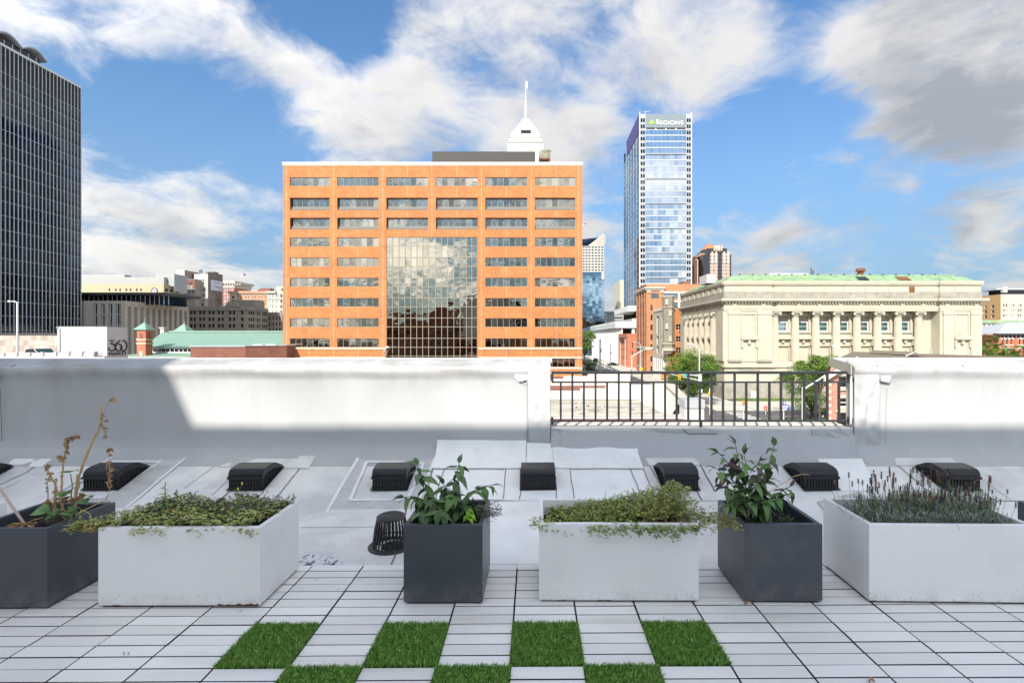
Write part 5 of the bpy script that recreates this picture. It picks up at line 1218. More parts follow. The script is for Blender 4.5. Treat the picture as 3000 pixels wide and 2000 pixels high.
F = Face(xa, Yf, xb, Yf); cols = [(XU(a, Yf)-xa, XU(a+6, Yf)-xa) for a in (1707, 1715.5, 1724, 1733.5, 1743, 1752, 1761.5)]; rw = [(ZV(v+4.2, Yf), ZV(v, Yf)) for v in [722+k*8.4 for k in range(9)]]
b = MB(); wall_open(b, F, 0, F.len, GZ, ZV(720, Yf), grid(cols, rw), .5, M_stone); b.box(xa, xb-.02, Yf+.6, Yf+25, GZ, ZV(720.5, Yf), M_stone)
b.prism([(xm, ZV(720, Yf)+.01), (xb, ZV(720, Yf)+.01), (xb, ZV(682, Yf)), (xm+6, ZV(702, Yf))], 1, Yf, Yf+20, M_stone); b.build('wall', t); put_windows(t, F, grid(cols, rw), .5, 1, 1, .1, G_steel, M_framed)
part(t, 'slanted_glass_roof', lambda b: b.hexa([(xa, Yf-.2, ZV(720, Yf)+.02), (xa, Yf+14, ZV(692, Yf)), (xa, Yf+20, ZV(720, Yf)+.02), (xa, Yf+20, ZV(692, Yf)), (xm+1, Yf-.2, ZV(720, Yf)+.02), (xm+11, Yf+14, ZV(684, Yf)), (xm+6, Yf+20, ZV(720, Yf)+.02), (xm+11, Yf+20, ZV(684, Yf))], G_dark))
pbox(t, 'roof_fin', M_stone, *[(xm+7+k*1.35, xm+7.5+k*1.35, Yf-.3, Yf-.01, ZV(716, Yf), ZV(702-k*3.2, Yf)) for k in range(5)])
def flag(label, x, y, z0, z1, w, gpole=.12, dirx=-1):
    t = thing('flagpole', label, 'flagpole', (x, y, z0)); part(t, 'pole', lambda b: b.tube([(x, y, z0), (x, y, z1)], [gpole, gpole*.6], M_steelgrey, 6))
    mr, mw, mbl = mat('flag_red', (.5, .05, .06), .8), mat('flag_white', (.75, .75, .75), .8), mat('flag_blue', (.03, .05, .2), .8); b = MB(); h = w*.6
    for k in range(7):
        z = z1-.2-h*(k+1)/7
        for i in range(6):
            X0_, X1_ = x+dirx*w*i/6, x+dirx*w*(i+1)/6; y0_, y1_ = y+.12*math.sin(i), y+.12*math.sin(i+1); dz0, dz1 = -.16*i*w/6, -.16*(i+1)*w/6
            b.face([(X0_, y0_, z+dz0), (X1_, y1_, z+dz1), (X1_, y1_, z+h/7+dz1), (X0_, y0_, z+h/7+dz0)], mbl if (k < 4 and i < 3) else (mr if k % 2 == 0 else mw))
    b.build('flag_cloth', t)
flag('flagpole with drooping flag atop the slant-topped tower', XU(1718, Yf), Yf+4, ZV(700, Yf), ZV(650, Yf), 2.6, .1)
# ------------------------------------------------------------------ skyline on the left
z7u = lambda x: 240+x/3.92
z7v = lambda y: 760+y/3.92
z1u = lambda x: 500+x/6.818
z1v = lambda y: 770+y/6.818
# stone building with vertical slit windows
Ys = 150.0; sx1 = XU(364, Ys); sx0 = sx1-34; zt = ZV(881, Ys); SD_ = 27.5
ff = Face(sx0, Ys, sx1, Ys)
Fo = [(XU(z7u(a), Ys)-sx0, XU(z7u(c), Ys)-sx0, GZ+3, ZV(z7v(505), Ys)) for a, c in ((130, 185), (217, 270), (302, 355), (385, 445))]
Ro = [(a, c, GZ+3, zt-1.7) for a, c in span(.6, SD_-.4, 11, .50)]
t, f, l, r = box_building('slit_window_office', 'tan stone office with tall dark slit windows right of the dark tower', sx0, sx1, Ys, Ys+SD_, zt, M_stone, F=Fo, Rr=Ro, gm=G_winb, fm=M_alu, nx=2, ny=6, bar=.16, rec=.7)
pbox(t, 'penthouse_glass', G_dark, (sx0-20, XU(z7u(850), Ys+14)+6, Ys+8, Ys+20, zt-.7, zt+2.2)); pbox(t, 'penthouse_mullion', M_alu, *[(sx1-30+k*1.5, sx1-29.85+k*1.5, Ys+7.85, Ys+7.99, zt-.7, zt+2.2) for k in range(26)])
pbox(t, 'penthouse_roof', M_framed, (sx0-20, sx1+8.6, Ys+5, Ys+22, zt+2.21, zt+3.0))
pbox(t, 'stone_rib', M_stone, *[(sx1+.003, sx1+.16, Ys+.6+(SD_-1)*k/11-.5, Ys+.6+(SD_-1)*k/11+.5, GZ, zt-1.2) for k in range(12)])
# long pale building with yellow storey
Yi = 230.0; x0, x1 = XU(200, Yi), XU(480, Yi); zy = ZV(z7v(283), Yi)
rw = [(ZV(z7v(a+34), Yi), ZV(z7v(a), Yi)) for a in (330, 398, 465, 530)]
myel = mat('pale_yellow_panel', (.38, .335, .22), .8, var=.04, vs=.2)
Fo = [(XU(z7u(a), Yi)-x0, XU(z7u(a+17), Yi)-x0, ZV(z7v(364), Yi), ZV(z7v(334), Yi)) for a in (308, 382, 430, 502, 550, 622, 670)]+[(XU(z7u(a), Yi)-x0, XU(z7u(a+17), Yi)-x0, ZV(z7v(430), Yi), ZV(z7v(402), Yi)) for a in (502, 550, 622, 670)]
t, f, l, r = box_building('yellow_panel_building', 'pale yellow building with a round blue emblem under grey metal rooftop boxes', x0, x1, Yi, Yi+11, zy, myel, F=Fo, Rr=grid([(.8, 2.6), (4.0, 5.8), (7.6, 8.8)], rw), gm=G_winb, fm=M_framed, nx=2, rec=.3)
pbox(t, 'metal_box', M_metal_white, (XU(z7u(-200), Yi), XU(z7u(905), Yi), Yi+2, Yi+9, zy-.59, ZV(z7v(196), Yi)), (XU(z7u(855), Yi+4), XU(z7u(1058), Yi+4), Yi+4, Yi+13, zy-.6, ZV(z7v(152), Yi)), (XU(z7u(-180), Yi), XU(z7u(365), Yi), Yi+6, Yi+10, zy+1, ZV(z7v(155), Yi)))
pbox(t, 'metal_box_side', M_metal_grey, (XU(z7u(1058), Yi+4)+.001, XU(z7u(1058), Yi+4)+.1, Yi+4, Yi+12.9, zy-3, ZV(z7v(153), Yi))); pbox(t, 'roof_tank', M_metal_grey, (XU(z7u(685), Yi), XU(z7u(775), Yi), Yi+8.5, Yi+9.9, ZV(z7v(196), Yi)-.2, ZV(z7v(134), Yi)))
mnavy, mred = mat('emblem_navy', (.02, .03, .10), .5), mat('emblem_red', (.5, .06, .07), .5)
ec = (XU(z7u(835), Yi), ZV(z7v(360), Yi)); er = 36/3.92/FPX*Yi
def disc(b, r, y0, y1, m, n=24, cx=ec[0], cz=ec[1]): b.prism([(cx+r*math.cos(2*math.pi*k/n), cz+r*math.sin(2*math.pi*k/n)) for k in range(n)], 1, y0, y1, m)
part(t, 'emblem_ring', lambda b: disc(b, er, Yi-.16, Yi-.01, mnavy)); part(t, 'emblem_field', lambda b: disc(b, er*.70, Yi-.22, Yi-.161, M_white))
def emb(b):
    x, z = ec; 
    for k in range(4): b.box(x-er*.36, x+er*.36, Yi-.26, Yi-.221, z+er*(.02+.10*k), z+er*(.06+.10*k), mred)
    b.box(x-er*.36, x-er*.02, Yi-.28, Yi-.261, z+er*.2, z+er*.42, mnavy)
    for k in range(5):
        cx, cz = x+er*(-.30+.15*k), z-er*(.16 if k % 2 == 0 else .26); b.tube([(cx+er*.09*math.cos(a*.6283), Yi-.25, cz+er*.09*math.sin(a*.6283)) for a in range(11)], er*.022, (mnavy, M_rust, M_dark, M_copper, mred)[k], 4)
part(t, 'emblem_device', emb)
put_text(t, f, 'INDIANAPOLIS', ec[0]-x0, ZV(z7v(424), Yi), 1, mnavy, .1, width=118/3.92/FPX*Yi, height=15/3.92/FPX*Yi)
# grey concrete block with brown top
Yc = 250.0; x0, x1 = XU(z1u(200), Yc), XU(z1u(490), Yc)
mcg = mat('mauve_grey_concrete', (.30, .26, .235), .9, var=.05); cl_ = [(a, c) for a, c in ((215, 255), (268, 298), (322, 385), (410, 470))]
t, f, l, r = box_building('grey_concrete_block', 'mauve-grey concrete block with a brown brick top storey', x0, x1, Yc, Yc+14, ZV(z1v(330), Yc), mcg, F=[(XU(z1u(a), Yc)-x0, XU(z1u(c), Yc)-x0, ZV(z1v(y+65), Yc), ZV(z1v(y), Yc)) for a, c in cl_ for y in (540, 655, 765)]+[(XU(z1u(a), Yc)-x0, XU(z1u(a+50), Yc)-x0, ZV(z1v(447), Yc), ZV(z1v(395), Yc)) for a in (222, 302, 382)], gm=[G_win, G_sky, G_dark], fm=M_framew, nx=2, rec=.3)
pbox(t, 'brown_storey', M_brickdark, *[(XU(z1u(a), Yc), XU(z1u(c), Yc), Yc-.08, Yc-.002, ZV(z1v(515), Yc), ZV(z1v(350), Yc)) for a, c in ((200, 219), (278, 299), (358, 379), (438, 490))], (x0, x1, Yc-.1, Yc-.003, ZV(z1v(393), Yc), ZV(z1v(345), Yc))); pbox(t, 'cornice', M_greyterra, (x0-.2, x1+.2, Yc-.3, Yc+.3, ZV(z1v(344), Yc), ZV(z1v(325), Yc)))
# pink stair tower and brown tower behind
box_building('pink_stair_tower', 'pale pink windowless stair tower rising above the yellow building', XU(z1u(115), 262), XU(z1u(275), 262), 262, 274, ZV(z1v(143), 262), mat('pale_pink_render', (.66, .53, .47), .85, var=.04), rm=mat('painted_shade_render', (.36, .29, .26), .85), par=.3)  # shade of the right wall is put into its darker colour
box_building('brown_tower', 'brown brick tower top beside the white building', XU(z1u(370), 268), XU(z1u(472), 268), 268, 280, ZV(z1v(213), 268), M_brickdark, par=.4)
# white building with dark side wall and billboard
Yv = 255.0; x0, x1 = XU(z1u(470), Yv), XU(z1u(745), Yv); zt = ZV(z1v(222), Yv)
Fo = [(XU(z1u(a), Yv)-x0, XU(z1u(c), Yv)-x0, ZV(z1v(e), Yv), ZV(z1v(d), Yv)) for a, c, d, e in ((490, 540, 322, 380), (490, 540, 475, 545), (500, 540, 585, 660), (497, 540, 700, 768), (500, 540, 800, 862), (560, 586, 332, 365), (602, 626, 332, 365), (640, 666, 332, 365), (640, 668, 388, 425), (548, 585, 418, 462), (640, 668, 512, 562), (640, 668, 625, 678), (640, 668, 725, 775), (622, 660, 800, 865))]
mdk = mat('sooty_side_brick', (.20, .175, .155), .95, var=.35, vs=.25, dirt=[((.10, .075, .065), .12, .5, .7)])
t, f, l, r = box_building('white_loft_building', 'white loft building whose sooty side wall carries a bank billboard', x0, x1, Yv, Yv+12, zt, mat('old_white_paint', (.46, .44, .385), .85, var=.06, vs=.3), F=Fo, gm=G_winb, fm=M_framed, rm=mdk, rec=.3)
pbox(t, 'side_parapet', mdk, (x1-.6, x1, Yv, Yv+12, zt+.001, ZV(z1v(180), Yv))); pbox(t, 'roof_hut', mdk, (x1-4, x1+.02, Yv+4, Yv+8.5, zt-.6, ZV(z1v(205), Yv)+1.4), (x1-5, x1-.01, Yv+9, Yv+11.9, zt-.6, zt+.9))
mbb, mbt = mat('billboard_white', (.60, .63, .70), .6), mat('billboard_blue', (.06, .13, .30), .6); Fr = r
sb = lambda u: 0.0
def sfromu(u): return x1*FPX/(u-CXP)-Yv
s0, s1 = sfromu(z1u(800)), sfromu(z1u(1020)); zb0, zb1 = ZV(z1v(545), Yv+4), ZV(z1v(345), Yv+4)
pbox(t, 'billboard', mbb, (x1+.003, x1+.12, Yv+s0, Yv+s1, zb0, zb1))
put_text(t, Fr, 'Centier', (s0+s1)/2+(s1-s0)*.12, zb0+(zb1-zb0)*.28, 2, mbt, .14, width=(s1-s0)*.68, height=(zb1-zb0)*.26); put_text(t, Fr, 'Since 1895', (s0+s1)/2+(s1-s0)*.05, zb0+(zb1-zb0)*.72, 1, mbt, .14, width=(s1-s0)*.45, height=(zb1-zb0)*.13); put_text(t, Fr, 'BANK', (s0+s1)/2+(s1-s0)*.3, zb0+(zb1-zb0)*.10, 1, mbt, .14, width=(s1-s0)*.25, height=(zb1-zb0)*.09)
d = thing('rooftop_dish', 'blue-grey dish aerial on the white loft building roof', 'satellite dish', (XU(z1u(610), 258), 258, zt)); mdish = mat('dish_blue_grey', (.10, .16, .22), .5)
part(d, 'reflector', lambda b: disc(b, 36/6.818/FPX*258, 257.5, 257.9, mdish, 18, XU(z1u(610), 258), ZV(z1v(168), 258))); part(d, 'mast', lambda b: b.tube([(XU(z1u(610), 258), 258.2, zt-.7), (XU(z1u(610), 258), 258.2, ZV(z1v(180), 258))], .15, M_steelgrey, 6)); part(d, 'feed_arm', lambda b: [b.tube([(XU(z1u(610+k), 258), 257.4, ZV(z1v(168+j), 258)), (XU(z1u(610), 258), 256.2, ZV(z1v(168), 258))], .06, M_dark, 4) for k, j in ((-25, 10), (25, 10), (0, -28))])
# red building with crown
Yd = 300.0; x0, x1 = XU(z1u(1000), Yd), XU(z1u(1270), Yd); zt = ZV(z1v(372), Yd); msc = mat('sandstone_crown', (.50, .45, .38), .85, var=.08)
redw = [(XU(z1u(a), Yd)-x0, XU(z1u(a+38), Yd)-x0, ZV(z1v(y+48), Yd), ZV(z1v(y), Yd)) for a in (1006, 1056, 1104, 1152, 1200) for y in (510, 585, 660, 735, 808)]
t, f, l, r = box_building('red_crowned_building', 'dark red building with pale stone crown and flagpole', x0, x1, Yd, Yd+18, zt, M_brickred, F=redw, Rr=grid(span(.5, 17.5, 6, .45), [(ZV(z1v(y+48), Yd), ZV(z1v(y), Yd)) for y in (520, 592, 665)]), gm=G_sky, fm=M_white, nx=2, bar=.1, rec=.3)
pbox(t, 'crown', msc, (x0-.3, x1+.3, Yd-.3, Yd+18, ZV(z1v(498), Yd), zt-1.2)); pbox(t, 'crown_cornice', msc, (x0-1.3, x1+1.3, Yd-1.3, Yd+19, zt-1.19, zt+.2)); pbox(t, 'crown_bracket', msc, *[(x0+k*1.5, x0+k*1.5+.6, Yd-1.1, Yd-.31, zt-2.2, zt-1.2) for k in range(9)]); pbox(t, 'crown_window', G_sky, *[(XU(z1u(a), Yd), XU(z1u(a+48), Yd), Yd-.36, Yd-.301, ZV(z1v(462), Yd), ZV(z1v(432), Yd)) for a in (1078, 1172)])
flag('flagpole on the red crowned building, flag flying left', XU(z1u(1464), Yd+12), Yd+14, zt-.6, ZV(z1v(200), Yd+12), 3.4, .14)
# orange brick and cream building
Yo = 275.0; x0, x1 = XU(z1u(1190), Yo), XU(z1u(1940), Yo); zt = ZV(z1v(575), Yo)
Fo = [(XU(z1u(a), Yo)-x0, XU(z1u(a+22), Yo)-x0, ZV(z1v(y+32), Yo), ZV(z1v(y), Yo)) for a in (1352, 1404, 1488, 1540, 1622, 1676, 1756, 1808, 1890) for y in (672, 735, 800)]
t, f, l, r = box_building('cream_corner_building', 'orange brick building with cream stone corner and wide cornice', x0, x1, Yo, Yo+14, zt, M_bricksal, F=Fo, gm=G_sky, fm=M_white, rec=.25)
pbox(t, 'cream_corner', M_cream, (x0-.2, XU(z1u(1330), Yo), Yo-.4, Yo-.01, GZ, zt-.5)); pbox(t, 'cornice', M_bricksal, (x0-.8, x1+.5, Yo-.9, Yo+14, zt-1.0, zt+.3)); pbox(t, 'frieze', M_cream, (x0, x1, Yo-.3, Yo-.011, ZV(z1v(640), Yo), ZV(z1v(615), Yo)))
pbox(t, 'corner_window', G_win, *[(XU(z1u(1232), Yo), XU(z1u(1288), Yo), Yo-.5, Yo-.401, ZV(z1v(y+40), Yo), ZV(z1v(y), Yo)) for y in (665, 740)]); pbox(t, 'roof_hut', M_brickdark, (XU(z1u(1680), Yo), XU(z1u(1890), Yo), Yo+5, Yo+9, zt-.6, ZV(z1v(490), Yo))); pbox(t, 'roof_tank', M_metal_white, (XU(z1u(1515), Yo), XU(z1u(1655), Yo), Yo+4, Yo+8, zt-.6, ZV(z1v(520), Yo)))
# greenish grey stone building
Yq = 245.0; x0, x1 = XU(z1u(1935), Yq), XU(z1u(2420), Yq); zt = ZV(z1v(570), Yq); mgg = mat('greenish_stone', (.42, .40, .33), .85, var=.06)
Fo = [(XU(z1u(a), Yq)-x0, XU(z1u(a+42), Yq)-x0, ZV(z1v(y+65), Yq), ZV(z1v(y), Yq)) for a in (1978, 2032, 2110, 2190, 2250) for y in (628, 735, 842, 950)]
t, f, l, r = box_building('greenish_stone_building', 'greenish grey stone building with paired pale windows left of the brick block', x0, x1, Yq, Yq+14, zt, mgg, F=Fo, gm=G_sky, fm=M_framew, ny=2, rec=.3)
pbox(t, 'attic', mgg, (XU(z1u(2085), Yq), x1, Yq+1, Yq+10, zt-.6, ZV(z1v(462), Yq))); pbox(t, 'attic_window', G_dark, (XU(z1u(2192), Yq), XU(z1u(2220), Yq), Yq+.9, Yq+.998, ZV(z1v(545), Yq), ZV(z1v(512), Yq))); pbox(t, 'cornice', mgg, (x0-.4, XU(z1u(2112), Yq), Yq-.8, Yq+.5, zt-.9, zt+.15)); pbox(t, 'belt', mgg, (x0, x1, Yq-.2, Yq-.002, ZV(z1v(725), Yq), ZV(z1v(705), Yq)))
# grey terracotta loft
Yt_ = 190.0; x0, x1 = XU(z1u(345), Yt_), XU(z1u(1525), Yt_); zt = ZV(z1v(872), Yt_); cols_ = (385, 455, 568, 640, 752, 825, 938, 1012, 1162, 1240, 1403)
Rw_ = [(ZV(z1v(y+73), Yt_), ZV(z1v(y), Yt_)) for y in (955, 1088, 1222, 1355, 1488)]
Fo = grid([(XU(z1u(a), Yt_)-x0, XU(z1u(a+48), Yt_)-x0) for a in cols_], Rw_)
t, f, l, r = box_building('grey_terracotta_loft', 'weathered grey terracotta loft with scalloped parapet gables behind the green roof', x0, x1, Yt_, Yt_+15, zt, M_greyterra, F=Fo, Rr=grid([(1.0, 2.2), (2.5, 3.7), (4.0, 5.2), (6.6, 7.6), (8.0, 9.0), (10.6, 11.6), (11.9, 12.9), (13.2, 14.2)], Rw_), gm=G_winb, fm=M_framed, ny=2, rec=.35)
def gable(b, cx, hw, h):
    pts = [(cx-hw, zt), (cx+hw, zt)]+[(cx+hw*.75*math.cos(a), zt+h*.35+h*.65*math.sin(a)) for a in [k*math.pi/8 for k in range(9)]]; b.prism(pts, 1, Yt_-.25, Yt_+.5, M_greyterra)
part(t, 'gable', lambda b: gable(b, XU(z1u(1230), Yt_), 3.0, 2.2)); part(t, 'gable', lambda b: b.prism([(Yt_+5.2, zt), (Yt_+9.6, zt)]+[(Yt_+7.4+1.7*math.cos(k*math.pi/8), zt+.8+1.3*math.sin(k*math.pi/8)) for k in range(9)], 0, x1-.4, x1+.2, M_greyterra))
pbox(t, 'cornice', M_greyterra, (x0-.15, x1+.4, Yt_-.45, Yt_-.01, ZV(z1v(948), Yt_), ZV(z1v(936), Yt_)), (x1+.003, x1+.4, Yt_-.009, Yt_+15, ZV(z1v(948), Yt_), ZV(z1v(936), Yt_))); pbox(t, 'belt', M_greyterra, (x0, x1+.2, Yt_-.2, Yt_-.012, ZV(z1v(1215), Yt_), ZV(z1v(1175), Yt_)), (x1+.004, x1+.2, Yt_-.011, Yt_+15, ZV(z1v(1215), Yt_), ZV(z1v(1175), Yt_)))
pbox(t, 'pilaster', M_greyterra, *[(XU(z1u(a), Yt_), XU(z1u(a+24), Yt_), Yt_-.3, Yt_-.013, GZ, ZV(z1v(960), Yt_)) for a in (1085, 1120, 1318, 1352, 1480)]); pbox(t, 'roof_house', M_greyterra, (XU(z1u(1270), Yt_+6), XU(z1u(1710), Yt_+6), Yt_+6, Yt_+12, zt-.6, ZV(z1v(740), Yt_+6)))
b = MB()
for k in range(26): x = x0+(x1-x0)*k/26; b.box(x, x+.42, Yt_-.02, Yt_+.34, zt+.001, zt+.22+.08*(k % 2), M_greyterra)
b.build('crenels', t)
t2, *_ = box_building('grey_terracotta_wing', 'lower dark wing of the grey loft next to the brick block', XU(z1u(1790), 206), XU(z1u(2300), 206), 206, 216, ZV(z1v(1000), 206), M_greyterra, F=grid(span(.5, 13, 9, .42), [(ZV(z1v(y+75), 206), ZV(z1v(y), 206)) for y in (1065, 1185, 1300)]), gm=G_winb, fm=M_framed, rec=.3)
pbox(t2, 'pier_cap', M_greyterra, *[(XU(z1u(1965+k*28), 206), XU(z1u(1975+k*28), 206), 205.6, 206.3, ZV(z1v(1040), 206), ZV(z1v(985), 206)) for k in range(8)])

# ------------------------------------------------------------------ market hall with mint green roof
Ym = 104.0; mk = thing('market_hall', 'old market hall with mint green ribbed roof and brick corner turrets', 'building', (XU(600, Ym), Ym, GZ))
ex0, ex1 = XU(z7u(748), Ym), XU(900, Ym); ze = ZV(z7v(1005), Ym); Yrd = 118.0; zrd = ZV(z7v(835), Yrd); rdx = XU(z7u(925), Yrd)
def mroof(b):
    b.face([(ex0-.6, Ym-.6, ze), (ex1, Ym-.6, ze), (ex1, Yrd, zrd), (rdx, Yrd, zrd)], M_mint); b.face([(ex0-.6, Yrd*2-Ym+.6, ze), (ex0-.6, Ym-.6, ze), (rdx, Yrd, zrd)], M_mint); b.face([(ex1, Yrd*2-Ym+.6, ze), (ex0-.6, Yrd*2-Ym+.6, ze), (rdx, Yrd, zrd), (ex1, Yrd, zrd)], M_mint)
ro = part(mk, 'roof', mroof); n = 60
for k in range(n):
    x = ex0+.5+(ex1-ex0-1)*k/n; tt = min(1, max(.02, (x-(ex0-.6))/(rdx-ex0+.6))); y1 = Ym-.6+(Yrd-Ym+.6)*tt; z1_ = ze+(zrd-ze)*tt
    if k % 1 == 0: b = MB(); b.tube([(x, Ym-.58, ze+.06), (x, y1, z1_+.06)], .10, M_mintrib, 4); b.build('roof_rib', ro)
pbox(ro, 'ridge_cap', M_mint, (rdx+2, ex1, Yrd-.6, Yrd+.6, zrd-.1, zrd+.35)); pbox(ro, 'ridge_shadow_strip', M_framed, (rdx+2, ex1, Yrd-.75, Yrd-.61, zrd-.25, zrd-.05))  # dark strip below the ridge cap is added as its shadow line
zcl = ZV(z7v(1072), Ym); pbox(mk, 'clerestory_wall', M_framew, (ex0, ex1, Ym+.1, Ym+.6, zcl, ze-.02)); b = MB()
for k in range(26): 
    x = ex0+.3+k*.92; pbox(mk, 'clerestory_window', G_winb, (x, x+.72, Ym+.03, Ym+.099, zcl+.25, ze-.35))
part(mk, 'lower_roof', lambda b: b.face([(ex0-6, Ym-7, ZV(1047, Ym-7)), (ex1, Ym-7, ZV(1047, Ym-7)), (ex1, Ym+.08, zcl-.05), (ex0, Ym+.08, zcl-.05)], M_mint)); pbox(mk, 'wall', M_brickred, (ex0-.2, ex1, Ym-6.6, Ym+27, GZ, ZV(1047, Ym-7)-.15), (ex0-.05, ex1, Ym+.61, Ym+27, ZV(1047, Ym-7)-.14, ze-.05))
for (u, vbot, vtop, vap, Yt, hw) in ((424, 1046, 965, 943, 101.0, .9), (540, 1000, 971, 947, 121.0, 1.15)):
    x = XU(u, Yt); zt_, zap = ZV(vtop, Yt), ZV(vap, Yt)
    pbox(mk, 'turret', M_brickred, (x-hw, x+hw, Yt-hw, Yt+hw, GZ if Yt < 110 else 0.5, zt_)); pbox(mk, 'turret_band', M_cream, *[(x-hw-.1, x+hw+.1, Yt-hw-.1, Yt+hw+.1, zt_-q, zt_-q+.28) for q in (.30, 2.2, 3.0)])
    part(mk, 'turret_roof', lambda b: [b.face([p, q, (x, Yt, zap)], M_mint) for p, q in [((x+a*1.45*hw, Yt+c*1.45*hw, zt_+.002), (x+d*1.45*hw, Yt+e*1.45*hw, zt_+.002)) for a, c, d, e in ((-1, -1, 1, -1), (1, -1, 1, 1), (1, 1, -1, 1), (-1, 1, -1, -1))]]+[b.box(x-1.45*hw, x+1.45*hw, Yt-1.45*hw, Yt+1.45*hw, zt_-.05, zt_+.001, M_mint)])
    part(mk, 'finial', lambda b: b.lathe([(.13, 0), (.08, .3), (.2, .45), (.05, .6), (.03, .95)], M_mint, (x, Yt, zap-.1), 8))
    for dx, dy, an in ((0, -hw-.03, 0), (hw+.03, 0, 90)):
        b = MB(); b.prism([(-.34, 0), (.34, 0), (.34, 1.0), (.2, 1.3), (0, 1.42), (-.2, 1.3), (-.34, 1.0)], 1, -.02, .02, M_brickdark); b.build('arched_window', mk, M=Matrix.Translation((x+dx, Yt+dy, zt_-2.0)) @ Matrix.Rotation(R(an), 4, 'Z'))
    part(mk, 'turret_niche', lambda b: b.box(x-.3, x+.3, Yt-hw-.06, Yt-hw-.01, zt_-5.6, zt_-4.4, M_cream))
ch = thing('chimney_stub', 'small grey chimney stub on the market roof hip', 'chimney', (XU(478, 119), 119, zrd-.4)); part(ch, 'stack', lambda b: b.box(XU(478, 119)-.45, XU(478, 119)+.45, 118.6, 119.4, zrd-1.5, zrd+.9, M_conc)); part(ch, 'cap', lambda b: b.box(XU(478, 119)-.6, XU(478, 119)+.6, 118.4, 119.6, zrd+.901, zrd+1.2, M_conc))
# low brown brick annex
Yx = 86.0; xs_, xm_, xe_ = XU(558, Yx), XU(719, Yx), XU(840, Yx+4); an = thing('brown_brick_annex', 'low windowless brown brick annex in front of the green market roof', 'building', (xm_, Yx, GZ))
part(an, 'wall', lambda b: [b.prism([(xs_, Yx), (xm_, Yx), (xm_, Yx+8), (xs_, Yx+8)], 2, GZ, ZV(1016, Yx), M_brickdark), b.prism([(xm_+.001, Yx), (xe_, Yx+4), (xe_, Yx+9), (xm_+.001, Yx+7.9)], 2, GZ, ZV(1014, Yx), M_brickdark)]); part(an, 'coping', lambda b: [b.prism([(xs_-.1, Yx-.15), (xm_, Yx-.15), (xm_, Yx+8), (xs_-.1, Yx+8)], 2, ZV(1016, Yx)+.001, ZV(1013, Yx), M_metal_grey), b.prism([(xm_+.001, Yx-.15), (xe_, Yx+3.85), (xe_, Yx+9), (xm_+.001, Yx+8)], 2, ZV(1014, Yx)+.001, ZV(1011, Yx), M_metal_grey)])
pbox(an, 'skylight', M_white, *[(XU(735+k*38, Yx+4), XU(765+k*38, Yx+4), Yx+4.5, Yx+5.6, ZV(1014, Yx), ZV(1009.5, Yx)) for k in range(2)])

# ------------------------------------------------------------------ parking deck, stair box with sign, pickup
Yd0 = 50.0; gzr = -1.9; gd = thing('parking_deck', 'white parking deck edge with slatted panel barrier at the left', 'parking deck', (-60, Yd0, GZ))
pbox(gd, 'deck_block', M_conc, (-95, XU(372, 68), Yd0+.4, 82, GZ, gzr)); pbox(gd, 'parapet', M_white, (-95, XU(305, Yd0), Yd0, Yd0+.39, GZ, ZV(1042, Yd0)))
for k in range(10):
    u = 10+k*38; x = XU(u, Yd0)
    if u < 300: pbox(gd, 'barrier_post', M_white, (x-.12, x+.12, Yd0-.1, Yd0+.3, ZV(1042, Yd0)+.001, ZV(1033-k*.6, Yd0)))
    if u < 262: b = MB(); xe2 = XU(u+36, Yd0); [b.box(x+.15, xe2-.1, Yd0+.06, Yd0+.10, ZV(1042, Yd0)+.04+q*.075, ZV(1042, Yd0)+.09+q*.075, M_framew) for q in range(4)]; b.build('barrier_panel', gd)
pbox(gd, 'louvre_panel', M_framed, *[(XU(274, Yd0), XU(302, Yd0), Yd0-.12, Yd0-.05, ZV(1043-q*2.4, Yd0), ZV(1042-q*2.4, Yd0)) for q in range(5)])
Yn = 65.0; bx = XU(311, Yn); sx_ = XU(168, Yn); zt = ZV(958, Yn); sb_ = thing('sign_stair_box', 'white stair box on the parking deck lettered 360 MARKET', 'stair box', (bx, Yn, gzr))
mwb = mat('bright_white_render', (.50, .49, .475), .7, var=.03, vs=.4); mgb = mat('light_grey_render', (.52, .52, .52), .8, var=.06, vs=.6, stretch=(1, 1, .2))
Yn1 = bx*FPX/(372-CXP); b = MB(); b.box(sx_, bx-.02, Yn, Yn1, gzr, zt, mwb); b.build('box_body', sb_); pbox(sb_, 'sign_panel', mgb, (bx-.019, bx+.12, Yn-.02, Yn1, GZ+6, zt)); pbox(sb_, 'roof_edge', M_metal_grey, (sx_-.05, bx+.14, Yn-.04, Yn1+.03, zt+.001, zt+.08))
Fs = Face(bx+.12, Yn, bx+.12, Yn1); slen = Yn1-Yn; mlt = mat('sign_black', (.015, .015, .018), .5)
def su_(u): return ((bx+.12)*FPX/(u-CXP)-Yn)
def sg(zx, zy): 
    u, v = z7u(zx), z7v(zy); s = su_(u); return Vector((bx+.17, Yn+s, ZV(v, Yn+s)))
def stroke(pts): 
    b = MB(); b.tube([sg(x, y) for x, y in pts], .085, mlt, 6); b.build('sign_numeral', sb_)
arc = lambda cx, cy, rx, ry, a0, a1, n=18: [(cx+rx*math.cos(R(a0+(a1-a0)*k/n)), cy+ry*math.sin(R(a0+(a1-a0)*k/n))) for k in range(n+1)]
stroke([(318, 930), (365, 930), (330, 968)]+arc(340, 1008, 40, 40, -80, 175)); stroke([(432, 930), (388, 968)]+arc(418, 1008, 36, 40, 215, -100, 24)); stroke(arc(475, 990, 36, 60, -110, 165, 24))
put_text(sb_, Fs, 'MARKET', slen*.50, sg(400, 1098).z, 1, mlt, .06, width=slen*.86, height=.42)
